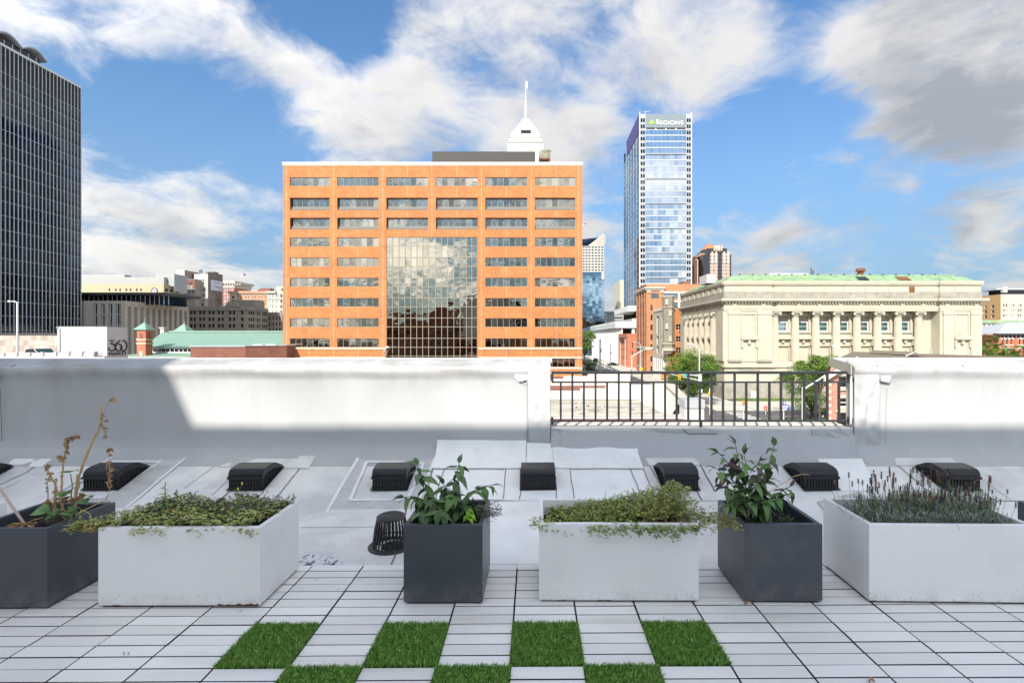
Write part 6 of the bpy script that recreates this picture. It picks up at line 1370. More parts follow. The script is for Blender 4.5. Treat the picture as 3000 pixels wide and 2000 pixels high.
def light_pole(label, x, y, z0, z1, arm, m=M_lamp, head=True, r=.09):
    t = thing('street_lamp', label, 'street lamp', (x, y, z0)); part(t, 'pole', lambda b: b.tube([(x, y, z0), (x, y, z1)], [r*1.2, r], m, 8))
    part(t, 'arm', lambda b: b.tube([(x, y, z1-.1), (x+arm*.5, y, z1+.05), (x+arm, y, z1+.05)], r*.6, m, 6)); part(t, 'lamp_head', lambda b: b.box(min(x+arm, x+arm*1.45), max(x+arm, x+arm*1.45), y-.16, y+.16, z1-.03, z1+.15, m)); return t
light_pole('white parking lamp with boxy head at the left edge', XU(51, 56), 56, gzr, ZV(884, 56), -.65, M_lamp, r=.085)
light_pole('grey parking lamp in front of the white stair box', XU(176, 60), 60, gzr, ZV(962, 60), -.25, M_steelgrey, r=.08)

def vehicle(name, label, cat, x, y, z, rot, L, Wd, H, paint, kind='suv', group=None):
    t = thing(name, label, cat, (x, y, z), rot, group); M0 = Matrix.Translation((x, y, z)) @ Matrix.Rotation(rot, 4, 'Z'); hl = L/2
    if kind == 'pickup': prof = [(-hl, .55), (-hl, 1.12), (-hl*.20, 1.14), (-hl*.16, H-.05), (hl*.18, H), (hl*.46, 1.16), (hl*.92, 1.02), (hl, .85), (hl, .45), (-hl*.95, .40)]; gls = [[(-hl*.13, 1.2), (-hl*.10, H-.12), (hl*.02, H-.09), (hl*.02, 1.2)], [(hl*.05, 1.2), (hl*.05, H-.09), (hl*.17, H-.09), (hl*.38, 1.2)]]
    elif kind == 'suv': prof = [(-hl, .5), (-hl*.98, 1.05), (-hl*.86, H-.08), (-hl*.6, H), (hl*.15, H), (hl*.45, 1.08), (hl*.92, .95), (hl, .75), (hl, .4), (-hl*.95, .38)]; gls = [[(-hl*.82, 1.1), (-hl*.76, H-.12), (-hl*.25, H-.08), (-hl*.25, 1.1)], [(-hl*.2, 1.1), (-hl*.2, H-.08), (hl*.13, H-.1), (hl*.38, 1.1)]]
    else: prof = [(-hl, .5), (-hl*.98, .92), (-hl*.62, .98), (-hl*.36, H), (hl*.12, H), (hl*.45, .98), (hl*.9, .85), (hl, .7), (hl, .38), (-hl*.95, .36)]; gls = [[(-hl*.55, 1.0), (-hl*.34, H-.08), (-hl*.1, H-.07), (-hl*.1, 1.0)], [(-hl*.06, 1.0), (-hl*.06, H-.07), (hl*.1, H-.08), (hl*.38, 1.0)]]
    o = part(t, 'body', lambda b: b.prism(prof, 1, -Wd/2, Wd/2, paint), M=M0); bevel(o, .07, 3); auto_smooth(o, 50)
    for s in (-1, 1):
        for g in gls: part(t, 'side_window', lambda b: b.prism(g, 1, s*Wd/2-.02, s*Wd/2+.012, G_winb), M=M0)
        for px in (-hl*.62, hl*.64):
            wh = part(t, 'wheel', lambda b: b.prism([(px+.36*math.cos(k*.349), .36+.36*math.sin(k*.349)) for k in range(18)], 1, s*Wd/2-.2 if s > 0 else -Wd/2-.03, s*Wd/2+.03 if s > 0 else -Wd/2+.2, M_dark), M=M0)
            part(wh, 'rim', lambda b: b.prism([(px+.21*math.cos(k*.524), .36+.21*math.sin(k*.524)) for k in range(12)], 1, s*(Wd/2+.031), s*(Wd/2+.045), M_steelgrey), M=M0)
        part(t, 'headlight', lambda b: b.box(hl-.10, hl+.015, s*Wd*.40-.18, s*Wd*.40+.10 if s < 0 else s*Wd*.40+.05, .68, .82, M_white), M=M0); part(t, 'tail_light', lambda b: b.box(-hl-.015, -hl+.08, s*Wd*.42-.12, s*Wd*.42+.05, .80, .98, mat('tail_red', (.4, .02, .02), .3)), M=M0)
        part(t, 'mirror', lambda b: b.box(hl*.30, hl*.38, s*(Wd/2+.12)-.11, s*(Wd/2+.12)+.11, 1.05, 1.2, paint), M=M0)
    # windscreen
    def ws(b):
        p = prof[4]; q = prof[5]; d = Vector((q[0]-p[0], q[1]-p[1])); nrm = Vector((d.y, -d.x)).normalized()*-.012
        a, c = Vector(p)+d*.10, Vector(p)+d*.92
        b.face([(a.x+abs(nrm.x), -Wd*.42, a.y+abs(nrm.y)), (a.x+abs(nrm.x), Wd*.42, a.y+abs(nrm.y)), (c.x+abs(nrm.x), Wd*.44, c.y+abs(nrm.y)), (c.x+abs(nrm.x), -Wd*.44, c.y+abs(nrm.y))], G_green)
    part(t, 'windscreen', ws, M=M0); return t
mcar = mat('dark_blue_car_paint', (.012, .016, .024), .2, coat=.6); mcar2 = mat('black_car_paint', (.006, .006, .007), .2, coat=.6); mcar3 = mat('white_car_paint', (.7, .7, .7), .25, coat=.5)
vehicle('pickup_truck', 'dark pickup truck parked on the white parking deck', 'truck', XU(112, 57), 57, gzr, 0, 5.9, 2.0, 1.93, mcar, 'pickup')
vehicle('parked_suv', 'black car driving on the far street beside the ribbed white hall', 'car', XU(1745, 255), 255, GZ+.007, R(88), 4.8, 1.9, 1.75, mcar2, 'suv')
vehicle('police_car', 'black and white car at the kerb by the red brick block', 'car', XU(1796, 215), 215, GZ+.007, R(12), 4.9, 1.9, 1.5, mcar2, 'sedan')
vehicle('parked_van', 'white car parked under the street tree by the limestone hall', 'car', 27.2, 96, GZ+.007, R(92), 4.9, 1.9, 1.7, mcar3, 'suv')
vehicle('parked_car', 'dark car partly hidden behind the right-hand tree', 'car', XU(2425, 77), 77, GZ+.007, R(5), 4.7, 1.85, 1.5, mcar2, 'sedan')

# ------------------------------------------------------------------ neighbour's white roof seen through the railing
Yn0, Yn1_ = 36.0, 46.0; nz = -4.55; nx0, nx1 = -22.0, XU(1995, 37); nb = thing('neighbour_building', 'lower neighbouring building with grimy white membrane roof seen through the railing', 'building', (0, Yn0, GZ))
mnr = mat('grimy_white_roof', (.42, .385, .315), .9, var=.12, vs=.6, stretch=(.4, 1, 1), dirt=[((.17, .14, .11), .9, .50, .68), ((.58, .57, .53), .5, .60, .72)])
mnw = mat('white_coated_parapet', (.56, .54, .49), .8, var=.06, vs=.6, dirt=[((.45, .41, .34), .7, .62, .8)])
b = MB(); b.face([(nx0, Yn0, nz), (nx1, Yn0, nz), (nx1+1.6, Yn1_, nz), (nx0, Yn1_, nz)], mnr); b.build('roof', nb); pbox(nb, 'wall', M_brickdark, (nx0, nx1, Yn0-.3, 74, GZ, nz-.02))
zf = ZV(1127, Yn1_); pbox(nb, 'far_parapet', mnw, (XU(1775, Yn1_), nx1+1.2, Yn1_, Yn1_+.5, nz, zf), (XU(1700, Yn1_), XU(1775, Yn1_)-.001, Yn1_, Yn1_+.45, nz, ZV(1138, Yn1_)), (nx0, XU(1700, Yn1_)-.001, Yn1_, Yn1_+.42, nz, ZV(1145, Yn1_)))
part(nb, 'cant_strip', lambda b: b.face([(nx1-.9, Yn0+.5, nz+.004), (nx1-.2, Yn0+.5, nz+1.2), (nx1+1.2, Yn1_-.01, nz+1.3), (nx1-1.4, Yn1_-.01, nz+.004)], mnw)); part(nb, 'side_parapet', lambda b: b.hexa([(nx1-.2, Yn0+.3, GZ), (nx1-.2, Yn0+.3, ZV(1172, Yn0)), (nx1+1.2, Yn1_, GZ), (nx1+1.2, Yn1_, zf), (nx1+.25, Yn0+.3, GZ), (nx1+.25, Yn0+.3, ZV(1172, Yn0)), (nx1+1.75, Yn1_, GZ), (nx1+1.75, Yn1_, zf)], mnw)); part(nb, 'side_coping', lambda b: b.hexa([(nx1-.3, Yn0+.2, ZV(1172, Yn0)+.002), (nx1-.3, Yn0+.2, ZV(1172, Yn0)+.1), (nx1+1.1, Yn1_+.1, zf+.002), (nx1+1.1, Yn1_+.1, zf+.1), (nx1+.4, Yn0+.2, ZV(1172, Yn0)+.002), (nx1+.4, Yn0+.2, ZV(1172, Yn0)+.1), (nx1+1.95, Yn1_+.1, zf+.002), (nx1+1.95, Yn1_+.1, zf+.1)], M_cream))
pbox(nb, 'near_parapet', mnw, (nx0, nx1, Yn0-.29, Yn0+.1, nz, ZV(1216, Yn0))); pbox(nb, 'near_coping', M_cream, (nx0, nx1, Yn0-.34, Yn0+.14, ZV(1216, Yn0)+.001, ZV(1213.5, Yn0)))
pbox(nb, 'corner_pier', mnw, (XU(2000, 35.5), XU(2056, 35.5), 35.0, 36.3, GZ, ZV(1192, 35.5))); pbox(nb, 'corner_pier_cap', M_metal_grey, (XU(1999, 35.5), XU(2057, 35.5), 34.9, 36.4, ZV(1192, 35.5)+.001, ZV(1168, 35.5)))
pbox(nb, 'rear_roof', M_metal_grey, (nx0, nx1+1, Yn1_+.5, 60, nz-.5, ZV(1150, 52)-.4)); pbox(nb, 'rear_parapet', mnw, (XU(1720, 61), XU(1842, 61), 60, 60.6, nz, ZV(1092, 60)), (XU(1650, 61), XU(1720, 61)-.001, 60, 60.5, nz, ZV(1102, 60)), (nx0, XU(1650, 61)-.001, 60, 60.4, nz, ZV(1110, 60)))
pbox(nb, 'sealed_seam', M_frame, (nx0, XU(1890, Yn1_), Yn1_-.12, Yn1_-.01, nz+.005, nz+.10))
dv = thing('roof_dish', 'small grey satellite dish on a tripod on the neighbour roof', 'satellite dish', (XU(1706, 41), 41, nz)); part(dv, 'reflector', lambda b: b.hexa([(XU(1703, 41), 40.9, nz+.5), (XU(1708, 41), 41.1, nz+1.45), (XU(1703, 41), 40.95, nz+.5), (XU(1708, 41), 41.15, nz+1.45), (XU(1706, 41), 40.6, nz+.45), (XU(1713, 41), 40.7, nz+1.4), (XU(1706, 41), 40.65, nz+.45), (XU(1713, 41), 40.75, nz+1.4)], M_steelgrey)); part(dv, 'tripod', lambda b: [b.tube([(XU(1706, 41), 41, nz+.7), (XU(1706, 41)+dx, 41+dy, nz+.01)], .035, M_white, 5) for dx, dy in ((-.7, .1), (.3, -.6), (.2, .5))])
def debris(b):
    for k in range(14): 
        x, y, a = random.uniform(XU(1640, 38), XU(1900, 40)), random.uniform(37, 44), random.uniform(0, 3.1); b.box(-.25, .25, -.06, .06, 0, .05, random.choice((M_framed, M_cream, M_white, M_rust)), Matrix.Translation((x, y, nz+.006)) @ Matrix.Rotation(a, 4, 'Z'))
tag(part(None, 'roof_litter', debris), 'scattered scraps lying on the neighbour roof', 'litter', kind='stuff')
# brick house with gable on the right
Yh_ = 30.0; h0, h1 = XU(2428, Yh_), XU(2900, Yh_); hs_ = thing('gabled_brick_house', 'red brick house with white-trimmed gable and shingle roof behind the right parapet', 'house', (h0, Yh_, GZ))
ap = XU(2600, Yh_); zap = ZV(1026, Yh_); zev = ZV(1094, Yh_); f = Face(h0, Yh_, h0+3.0, Yh_)
wo2 = [(.6, 1.25, ZV(1136, Yh_), ZV(1102, Yh_)), (.6, 1.3, ZV(1192, Yh_), ZV(1166, Yh_)), (.5, 1.6, GZ+2, ZV(1208, Yh_))]
mbh = brickmat('house_brick', (.40, .14, .085), (.30, .095, .06), (.50, .40, .32), .24, .085, .012)
b = MB(); wall_open(b, f, 0, 3.0, GZ, zev, wo2, .15, mbh); b.face([(h0+3.001, Yh_, GZ), (h1, Yh_, GZ), (h1, Yh_, zev), (h0+3.001, Yh_, zev)], mbh); b.face([(h0, Yh_, zev), (h1, Yh_, zev), (h1, Yh_+.01, ZV(1064, Yh_)), (XU(2440, Yh_), Yh_+.01, ZV(1060, Yh_))], mbh); b.face([(h0*1.42, Yh_*1.4, GZ), (h0, Yh_, GZ), (h0, Yh_, zev), (h0*1.42, Yh_*1.4, zev)], mbh); b.build('wall', hs_)
put_windows(hs_, f, wo2, .15, 1, 2, .05, G_winb, M_framew)
pbox(hs_, 'window_lintel', M_cream, *[(h0+a-.1, h0+c+.1, Yh_-.07, Yh_-.002, e+.02, e+.2) for a, c, d, e in wo2]); pbox(hs_, 'window_sill', M_cream, *[(h0+a-.1, h0+c+.1, Yh_-.1, Yh_-.002, d-.14, d-.02) for a, c, d, e in wo2])
pbox(hs_, 'projecting_bay', mbh, (h0+1.75, h0+6, Yh_-1.2, Yh_-.003, ZV(1160, Yh_), zev-.4)); pbox(hs_, 'stone_base', M_conc, (h0+1.7, h0+6, Yh_-1.25, Yh_-.004, GZ, ZV(1160, Yh_)-.002)); pbox(hs_, 'stone_band', M_cream, (h0+1.72, h0+6, Yh_-1.28, Yh_-1.202, ZV(1128, Yh_), ZV(1124, Yh_)), (h0+1.72, h0+6, Yh_-1.28, Yh_-1.202, ZV(1147, Yh_), ZV(1143, Yh_)))
bq = MB(); bq.box(0, .16, -.03, -.001, 0, .2, M_cream); bqm = bq.mesh('quoin')
for k in range(24): inst('quoin', bqm, hs_, (h0-.02+(.0 if k % 2 else .0), Yh_, zev-.35-k*.42))
part(hs_, 'rake_trim', lambda b: b.hexa([(h0-.5, Yh_-.45, zev-.45), (h0-.5, Yh_-.45, zev-.18), (h0-.5, Yh_-.3, zev-.45), (h0-.5, Yh_-.3, zev-.18), (XU(2500, Yh_), Yh_-.45, ZV(1044, Yh_)-.27), (XU(2500, Yh_), Yh_-.45, ZV(1044, Yh_)), (XU(2500, Yh_), Yh_-.3, ZV(1044, Yh_)-.27), (XU(2500, Yh_), Yh_-.3, ZV(1044, Yh_))], M_white))
M_shingle = mat('brown_shingle', (.16, .125, .085), .9, var=.35, vs=5, stretch=(.6, .6, 3))
def hroof(b):
    A, B, C_, D = PQ(2440, 1056, 30.2), PQ(3060, 1066, 30.2), PQ(3060, 1047, 38), PQ(2500, 1029.5, 38)
    b.face([A, B, C_, D], M_shingle); b.face([(h0-.55, Yh_-.44, zev-.16), A, D, (h0*1.42, Yh_*1.4, zev-.16)], M_shingle); b.face([D, C_, (C_[0]+1, 46, C_[2]-2), (D[0]+3, 46, D[2]-2)], M_shingle)
def PQ(u, v, Y): return (XU(u, Y), Y, ZV(v, Y))
part(hs_, 'roof', hroof)
part(hs_, 'dormer_roof', lambda b: b.face([PQ(2545, 1034, 36.5), PQ(2700, 1042, 35), PQ(2680, 1030.5, 37), PQ(2555, 1025.5, 38.5)], M_shingle)); part(hs_, 'roof_valley_trim', lambda b: b.tube([(XU(2655, 33), 33, ZV(1042, 33)), (XU(2680, 35), 35, ZV(1031, 35))], .05, M_white, 5))
part(hs_, 'roof_pipe', lambda b: [b.tube([(XU(u, 38), 38, ZV(1042, 38)), (XU(u, 38), 38, ZV(1024, 38))], .07, M_steelgrey, 6) for u in (2655, 2728, 2846)])

# ------------------------------------------------------------------ right edge of the skyline
wu = lambda x: 2840+x/6.531
wv_ = lambda y: 820+y/6.531
Y1 = 215.0; x0, x1 = XU(wu(600), Y1), XU(3080, Y1); zt = ZV(wv_(275), Y1); mbf = mat('beige_face_brick', (.50, .43, .32), .85, var=.05)
Fo = grid([(XU(wu(a), Y1)-x0, XU(wu(a+38), Y1)-x0) for a in (645, 695, 782, 832, 922, 970, 1060, 1110)], [(ZV(wv_(y+58), Y1), ZV(wv_(y), Y1)) for y in (458, 555, 650)])
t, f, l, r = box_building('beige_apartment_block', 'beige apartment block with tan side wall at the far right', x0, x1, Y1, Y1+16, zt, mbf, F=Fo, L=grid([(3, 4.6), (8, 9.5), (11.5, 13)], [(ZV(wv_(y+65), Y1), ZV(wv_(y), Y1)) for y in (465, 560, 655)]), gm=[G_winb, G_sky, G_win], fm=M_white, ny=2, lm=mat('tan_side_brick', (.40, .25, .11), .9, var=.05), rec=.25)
pbox(t, 'penthouse', G_dark, (XU(wu(770), Y1), x1, Y1+3, Y1+10, zt-.6, zt+2.2)); pbox(t, 'penthouse_roof', M_metal_grey, (XU(wu(600), Y1), x1, Y1+2, Y1+12, zt+2.21, zt+2.9)); pbox(t, 'roof_unit', M_white, (XU(wu(720), Y1), XU(wu(790), Y1), Y1+1.5, Y1+2.9, zt+1, zt+3.6))
Y2 = 170.0; x0, x1 = XU(wu(-40), Y2), XU(3080, Y2); zt = ZV(wv_(770), Y2); zm2 = ZV(wv_(922), Y2)
t, f, l, r = box_building('balcony_apartments', 'salmon brick apartments with white top storey and green cornice at the right', x0, x1, Y2, Y2+14, zt, M_white, F=grid([(XU(wu(a), Y2)-x0, XU(wu(a+50), Y2)-x0) for a in (265, 350, 432, 525, 625, 800, 985)], [(ZV(wv_(910), Y2), ZV(wv_(838), Y2))])+grid([(XU(wu(a), Y2)-x0, XU(wu(a+62), Y2)-x0) for a in (200, 282, 368, 450)], [(ZV(wv_(y+80), Y2), ZV(wv_(y), Y2)) for y in (960, 1085, 1210)]), gm=[G_winb, G_sky, G_win], fm=M_white, nx=2, ny=2, rec=.2)
b = MB(); Fq = Face(x0, Y2-.15, x1, Y2-.15); wall_open(b, Fq, 0, Fq.len, GZ, zm2, grid([(XU(wu(a), Y2)-x0, XU(wu(a+62), Y2)-x0) for a in (200, 282, 368, 450)], [(ZV(wv_(y+80), Y2), ZV(wv_(y), Y2)) for y in (960, 1085, 1210)]), .15, M_bricksal); b.build('brick_cladding', t)
pbox(t, 'cornice', M_copper, (x0-.3, x1, Y2-.6, Y2-.01, zt-1.0, zt-.1)); pbox(t, 'balcony_rail', M_steelgrey, *[(XU(wu(278), Y2), XU(wu(348), Y2), Y2-.8, Y2-.16, ZV(wv_(y+85), Y2), ZV(wv_(y+45), Y2)) for y in (960, 1085, 1210)])
Y3 = 128.0; x0, x1 = XU(wu(535), Y3), XU(3080, Y3); zt = ZV(wv_(1045), Y3); vic = [(XU(wu(a), Y3)-x0, XU(wu(a+32), Y3)-x0) for a in (625, 705, 787, 945, 1020, 1095)]
t, f, l, r = box_building('victorian_brick_house', 'red brick Victorian house with white arched window heads and grey hipped roof', x0, x1, Y3, Y3+14, zt, M_brickred, F=grid(vic, [(ZV(wv_(1232), Y3), ZV(wv_(1120), Y3)), (ZV(wv_(1400), Y3), ZV(wv_(1305), Y3))]), gm=G_winb, fm=M_framed, ny=2, rec=.25, par=0)
def arch(b, cx, z, w):
    pts = [(cx+w*math.cos(k*math.pi/10), z+w*math.sin(k*math.pi/10)) for k in range(11)]+[(cx+w*.5*math.cos(k*math.pi/10), z+w*.5*math.sin(k*math.pi/10)) for k in range(10, -1, -1)]; b.prism(pts, 1, Y3-.18, Y3-.002, M_white)
for a, c in vic:
    for y in (1128, 1312): part(t, 'arched_head', lambda b: arch(b, x0+(a+c)/2, ZV(wv_(y+14), Y3), .58))
pbox(t, 'belt_course', M_white, (x0-.1, x1, Y3-.12, Y3-.003, ZV(wv_(1246), Y3), ZV(wv_(1234), Y3))); pbox(t, 'eaves', M_framed, (x0-.9, x1, Y3-.9, Y3+.2, zt-.05, zt+.3)); pbox(t, 'eave_bracket', M_framed, *[(x0+k*1.05, x0+k*1.05+.3, Y3-.6, Y3-.004, zt-.7, zt-.06) for k in range(12)]); pbox(t, 'pilaster', M_brickred, *[(XU(wu(a), Y3)-.3, XU(wu(a), Y3)+.3, Y3-.25, Y3-.005, GZ, zt-.06) for a in (560, 870)])
part(t, 'hip_roof', lambda b: [b.face([(x0-1, Y3-1, zt+.301), (x1, Y3-1, zt+.301), (x1, Y3+7, zt+3.4), (x0+9, Y3+7, zt+3.4)], M_metal_grey), b.face([(x0-1, Y3+15, zt+.301), (x0-1, Y3-1, zt+.301), (x0+9, Y3+7, zt+3.4)], M_metal_grey), b.face([(x1, Y3+15, zt+.301), (x0-1, Y3+15, zt+.301), (x0+9, Y3+7, zt+3.4), (x1, Y3+7, zt+3.4)], M_metal_grey)]); pbox(t, 'chimney', M_brickred, (XU(wu(850), Y3+4), XU(wu(905), Y3+4), Y3+4, Y3+5.2, zt+1, ZV(wv_(912), Y3+4)))
# ------------------------------------------------------------------ trees, shrubs
def leaf_cloud(b, rng, c, r, n, size, mats):
    ks = [b.mi(m) for m in mats]
    for i in range(n):
        d = Vector((rng.gauss(0, 1), rng.gauss(0, 1), rng.gauss(0, 1))).normalized()*(rng.random()**.45)
        p = Vector((c[0]+d.x*r[0], c[1]+d.y*r[1], c[2]+d.z*r[2])); a = Vector((rng.gauss(0, 1), rng.gauss(0, 1), rng.gauss(0, .6))).normalized()*size*rng.uniform(.6, 1.3)
        q = a.cross(Vector((rng.gauss(0, 1), rng.gauss(0, 1), rng.gauss(0, 1)))).normalized()*size*rng.uniform(.3, .55)
        k = len(b.v); b.v += [tuple(p-a*.5), tuple(p+q*.5), tuple(p+a*.5), tuple(p-q*.5)]; b.f.append((k, k+1, k+2, k+3)); b.m.append(rng.choice(ks))
def tree(label, x, y, z0, zc, rx, rz, trunk=.18, n=60, per=90, size=.28, mats=None, seed=1, name='street_tree', group='street trees'):
    rng = random.Random(seed); t = thing(name, label, 'tree', (x, y, z0), 0, group); b = MB(); mats = mats or M_leafs; cl_, fork = [], z0+(zc-rz-z0)*.75+.25*rz*.3
    b.tube([(x, y, z0), (x+.05, y, (z0+fork)/2), (x, y, fork)], [trunk*1.25, trunk, trunk*.85], M_bark, 8)
    for i in range(n):
        d = Vector((rng.gauss(0, 1), rng.gauss(0, 1), rng.gauss(0, 1))).normalized()*(rng.random()**.33)
        cl_.append(Vector((x+d.x*rx*rng.uniform(.85, 1.08), y+d.y*rx, zc+d.z*rz*rng.uniform(.85, 1.1))))
    for c in cl_[:22]:
        m = Vector((x, y, fork)).lerp(c, .55)+Vector((rng.uniform(-.2, .2), rng.uniform(-.2, .2), -.1*rz)); b.tube([(x, y, fork-.05), m, c], [trunk*.5, trunk*.28, trunk*.08], M_bark, 5)
    b.build('trunk', t); b = MB()
    for c in cl_:
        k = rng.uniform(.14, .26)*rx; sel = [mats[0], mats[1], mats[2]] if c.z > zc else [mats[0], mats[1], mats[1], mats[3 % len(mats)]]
        leaf_cloud(b, rng, c, (k*1.2, k*1.2, k*.7), per, size, sel)
    b.build('crown', t); return t
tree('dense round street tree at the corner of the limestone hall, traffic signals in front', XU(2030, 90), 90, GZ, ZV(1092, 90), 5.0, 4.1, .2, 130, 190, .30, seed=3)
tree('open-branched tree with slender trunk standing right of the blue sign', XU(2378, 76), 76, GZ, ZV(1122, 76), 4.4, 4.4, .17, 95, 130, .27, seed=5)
tree('small tree crown rising just left of the brick house gable', XU(2400, 64), 64, GZ, ZV(1078, 64), 2.8, 1.7, .14, 50, 130, .24, seed=6)
tree('dark green street tree beside the brick block, far down the street', XU(1712, 250), 250, GZ, ZV(1000, 250), 6.2, 7.0, .3, 70, 80, .6, seed=8)
tree('dark shrubby tree low beside the brick block corner', XU(1722, 150), 150, GZ, ZV(1072, 150), 4.2, 2.4, .15, 40, 60, .38, [M_leafs[1], M_leafs[1], M_leafs[0], M_leafs[1]], 9)
tree('dark evergreen in front of the salmon apartments', XU(2910, 120), 120, GZ, ZV(1018, 120), 2.2, 2.9, .16, 40, 80, .3, [M_leafs[1], M_leafs[1], M_leafs[1], M_leafs[1]], 10)
tree('bright green tree at the right foot of the limestone hall', XU(2888, 108), 108, GZ, ZV(1036, 108), 2.6, 2.3, .15, 40, 80, .28, seed=11)
tree('light green tree before the Victorian house, nearest the right edge', XU(2992, 104), 104, GZ, ZV(1038, 104), 2.6, 2.2, .15, 40, 80, .28, seed=12)
tree('yellow-green tree before the Victorian house doorway', XU(2950, 106), 106, GZ, ZV(1036, 106), 1.9, 1.8, .12, 34, 70, .26, [M_leafs[2], M_leafs[0], M_leafs[2], M_leafs[3]], 13)
rng = random.Random(20)
hd = thing('hedge', 'clipped bright green hedge at the pavement behind the railing', 'hedge', (XU(2350, 70), 70, GZ)); b = MB()
for k in range(60): leaf_cloud(b, rng, (rng.uniform(XU(2300, 70), XU(2440, 70)), 70+rng.uniform(-.5, .5), GZ+.55+rng.uniform(-.1, .2)), (.35, .35, .35), 60, .16, [M_leafs[2], M_leafs[0], M_leafs[1]])
b.build('foliage', hd); part(hd, 'hedge_core', lambda b: b.box(XU(2300, 70), XU(2440, 70), 69.6, 70.4, GZ, GZ+.8, M_leafs[1]))
og = thing('ornamental_grass', 'tuft of yellow-green ornamental grass left of the blue sign', 'plant', (XU(2250, 71), 71, GZ)); b = MB()
for k in range(700):
    x, y = XU(rng.uniform(2236, 2275), 71), 71+rng.uniform(-.4, .4); a = rng.uniform(-.4, .4); b.face([(x-.02, y, GZ), (x+.02, y, GZ), (x+a, y+rng.uniform(-.3, .3), GZ+rng.uniform(.5, 1.0))], rng.choice(M_leafs[:3]))
b.build('blades', og)
sh = thing('round_shrub', 'small bright round shrub at the kerb by the utility pole', 'shrub', (XU(1745, 148), 148, GZ)); b = MB(); leaf_cloud(b, rng, (XU(1745, 148), 148, GZ+1.9), (1.1, 1.1, 1.0), 700, .3, [M_leafs[2], M_leafs[0]]); b.build('foliage', sh); part(sh, 'stem', lambda b: b.tube([(XU(1745, 148), 148, GZ), (XU(1745, 148), 148, GZ+1.6)], .12, M_bark, 6))
# ------------------------------------------------------------------ street furniture
def arm_lamp(label, u, Y, vtop, du, vh, z0=GZ, r=.10):
    x = XU(u, Y); z = ZV(vtop, Y); xa = XU(u+du, Y); zh = ZV(vh, Y); t = thing('street_lamp', label, 'street lamp', (x, Y, z0))
    part(t, 'pole', lambda b: b.tube([(x, Y, z0), (x, Y, z)], [r*1.3, r*.8], M_lamp, 8)); part(t, 'arm', lambda b: b.tube([(x, Y, z-.1), (x+(xa-x)*.35, Y, z+(zh-z)*.65), (x+(xa-x)*.75, Y, zh), (xa, Y, zh)], [r*.7, r*.5, r*.5, r*.5], M_lamp, 6)); part(t, 'lamp_head', lambda b: b.box(min(xa, xa+(xa-x)*.25), max(xa, xa+(xa-x)*.25), Y-.18, Y+.18, zh-.06, zh+.12, M_lamp))
arm_lamp('tall street lamp rising before the corner tree, arm to the left', 2049, 82, 1020, -28, 1007)
arm_lamp('street lamp in front of the brown brick block', 1877, 158, 1009, -18, 1002)
arm_lamp('slim street lamp before the ribbed white hall, arm left', 1772, 200, 1002, -10, 997, r=.13)
arm_lamp('far street lamp between the dark tree and the ribbed hall', 1735, 240, 998, -8, 994, r=.13)
arm_lamp('street lamp left of the utility pole, arm reaching right', 1724, 178, 1015, 20, 1006, r=.12)
arm_lamp('street lamp before the colonnade, arm reaching left', 2464, 60, 1028, -22, 1013, z0=GZ, r=.07)
up = thing('utility_pole', 'thick white utility pole with equipment boxes beside the street', 'utility pole', (XU(1758, 140), 140, GZ)); part(up, 'pole', lambda b: b.tube([(XU(1758, 140), 140, GZ), (XU(1758, 140), 140, ZV(995, 140))], [.23, .2], M_white, 10)); pbox(up, 'equipment_box', M_white, (XU(1755.6, 140), XU(1760, 140), 139.6, 139.8, ZV(1008, 140), ZV(993, 140)), (XU(1759, 140), XU(1762.5, 140), 139.6, 140.2, ZV(1031, 140), ZV(1022, 140)))
sp_ = thing('slim_pole', 'slender pole with small box at the kerb before the ribbed hall', 'pole', (XU(1789, 165), 165, GZ)); part(sp_, 'pole', lambda b: b.tube([(XU(1789, 165), 165, GZ), (XU(1789, 165), 165, ZV(998, 165))], .13, M_lamp, 8)); pbox(sp_, 'box', M_lamp, (XU(1789, 165)-.3, XU(1789, 165)+.3, 164.7, 164.86, ZV(1036, 165), ZV(1031, 165)))
# traffic signals
m_sig, m_red, m_amb, m_grn = mat('signal_yellow', (.72, .38, .03), .5), mat('signal_red', (.6, .05, .03), .4), mat('signal_amber', (.7, .3, .03), .4), mat('sign_green', (.01, .30, .20), .4)
m_sgn = mat('street_sign_green', (.0, .34, .25), .5)
def signal(label, x, y, z, k=1.0):
    t = thing('traffic_signal', label, 'traffic light', (x, y, z), 0, 'traffic signals'); part(t, 'housing', lambda b: b.box(x-.2*k, x+.2*k, y-.15, y+.12, z-.6*k, z+.6*k, m_sig))
    for j, m in enumerate((m_red, m_amb, M_framed)): part(t, 'lens', lambda b: b.prism([(x+.13*k*math.cos(a*.5236), z+.38*k-.38*k*j+.13*k*math.sin(a*.5236)) for a in range(12)], 1, y-.19, y-.151, m)); part(t, 'visor', lambda b: b.box(x-.17*k, x+.17*k, y-.36, y-.152, z+.53*k-.38*k*j, z+.56*k-.38*k*j, m_sig))
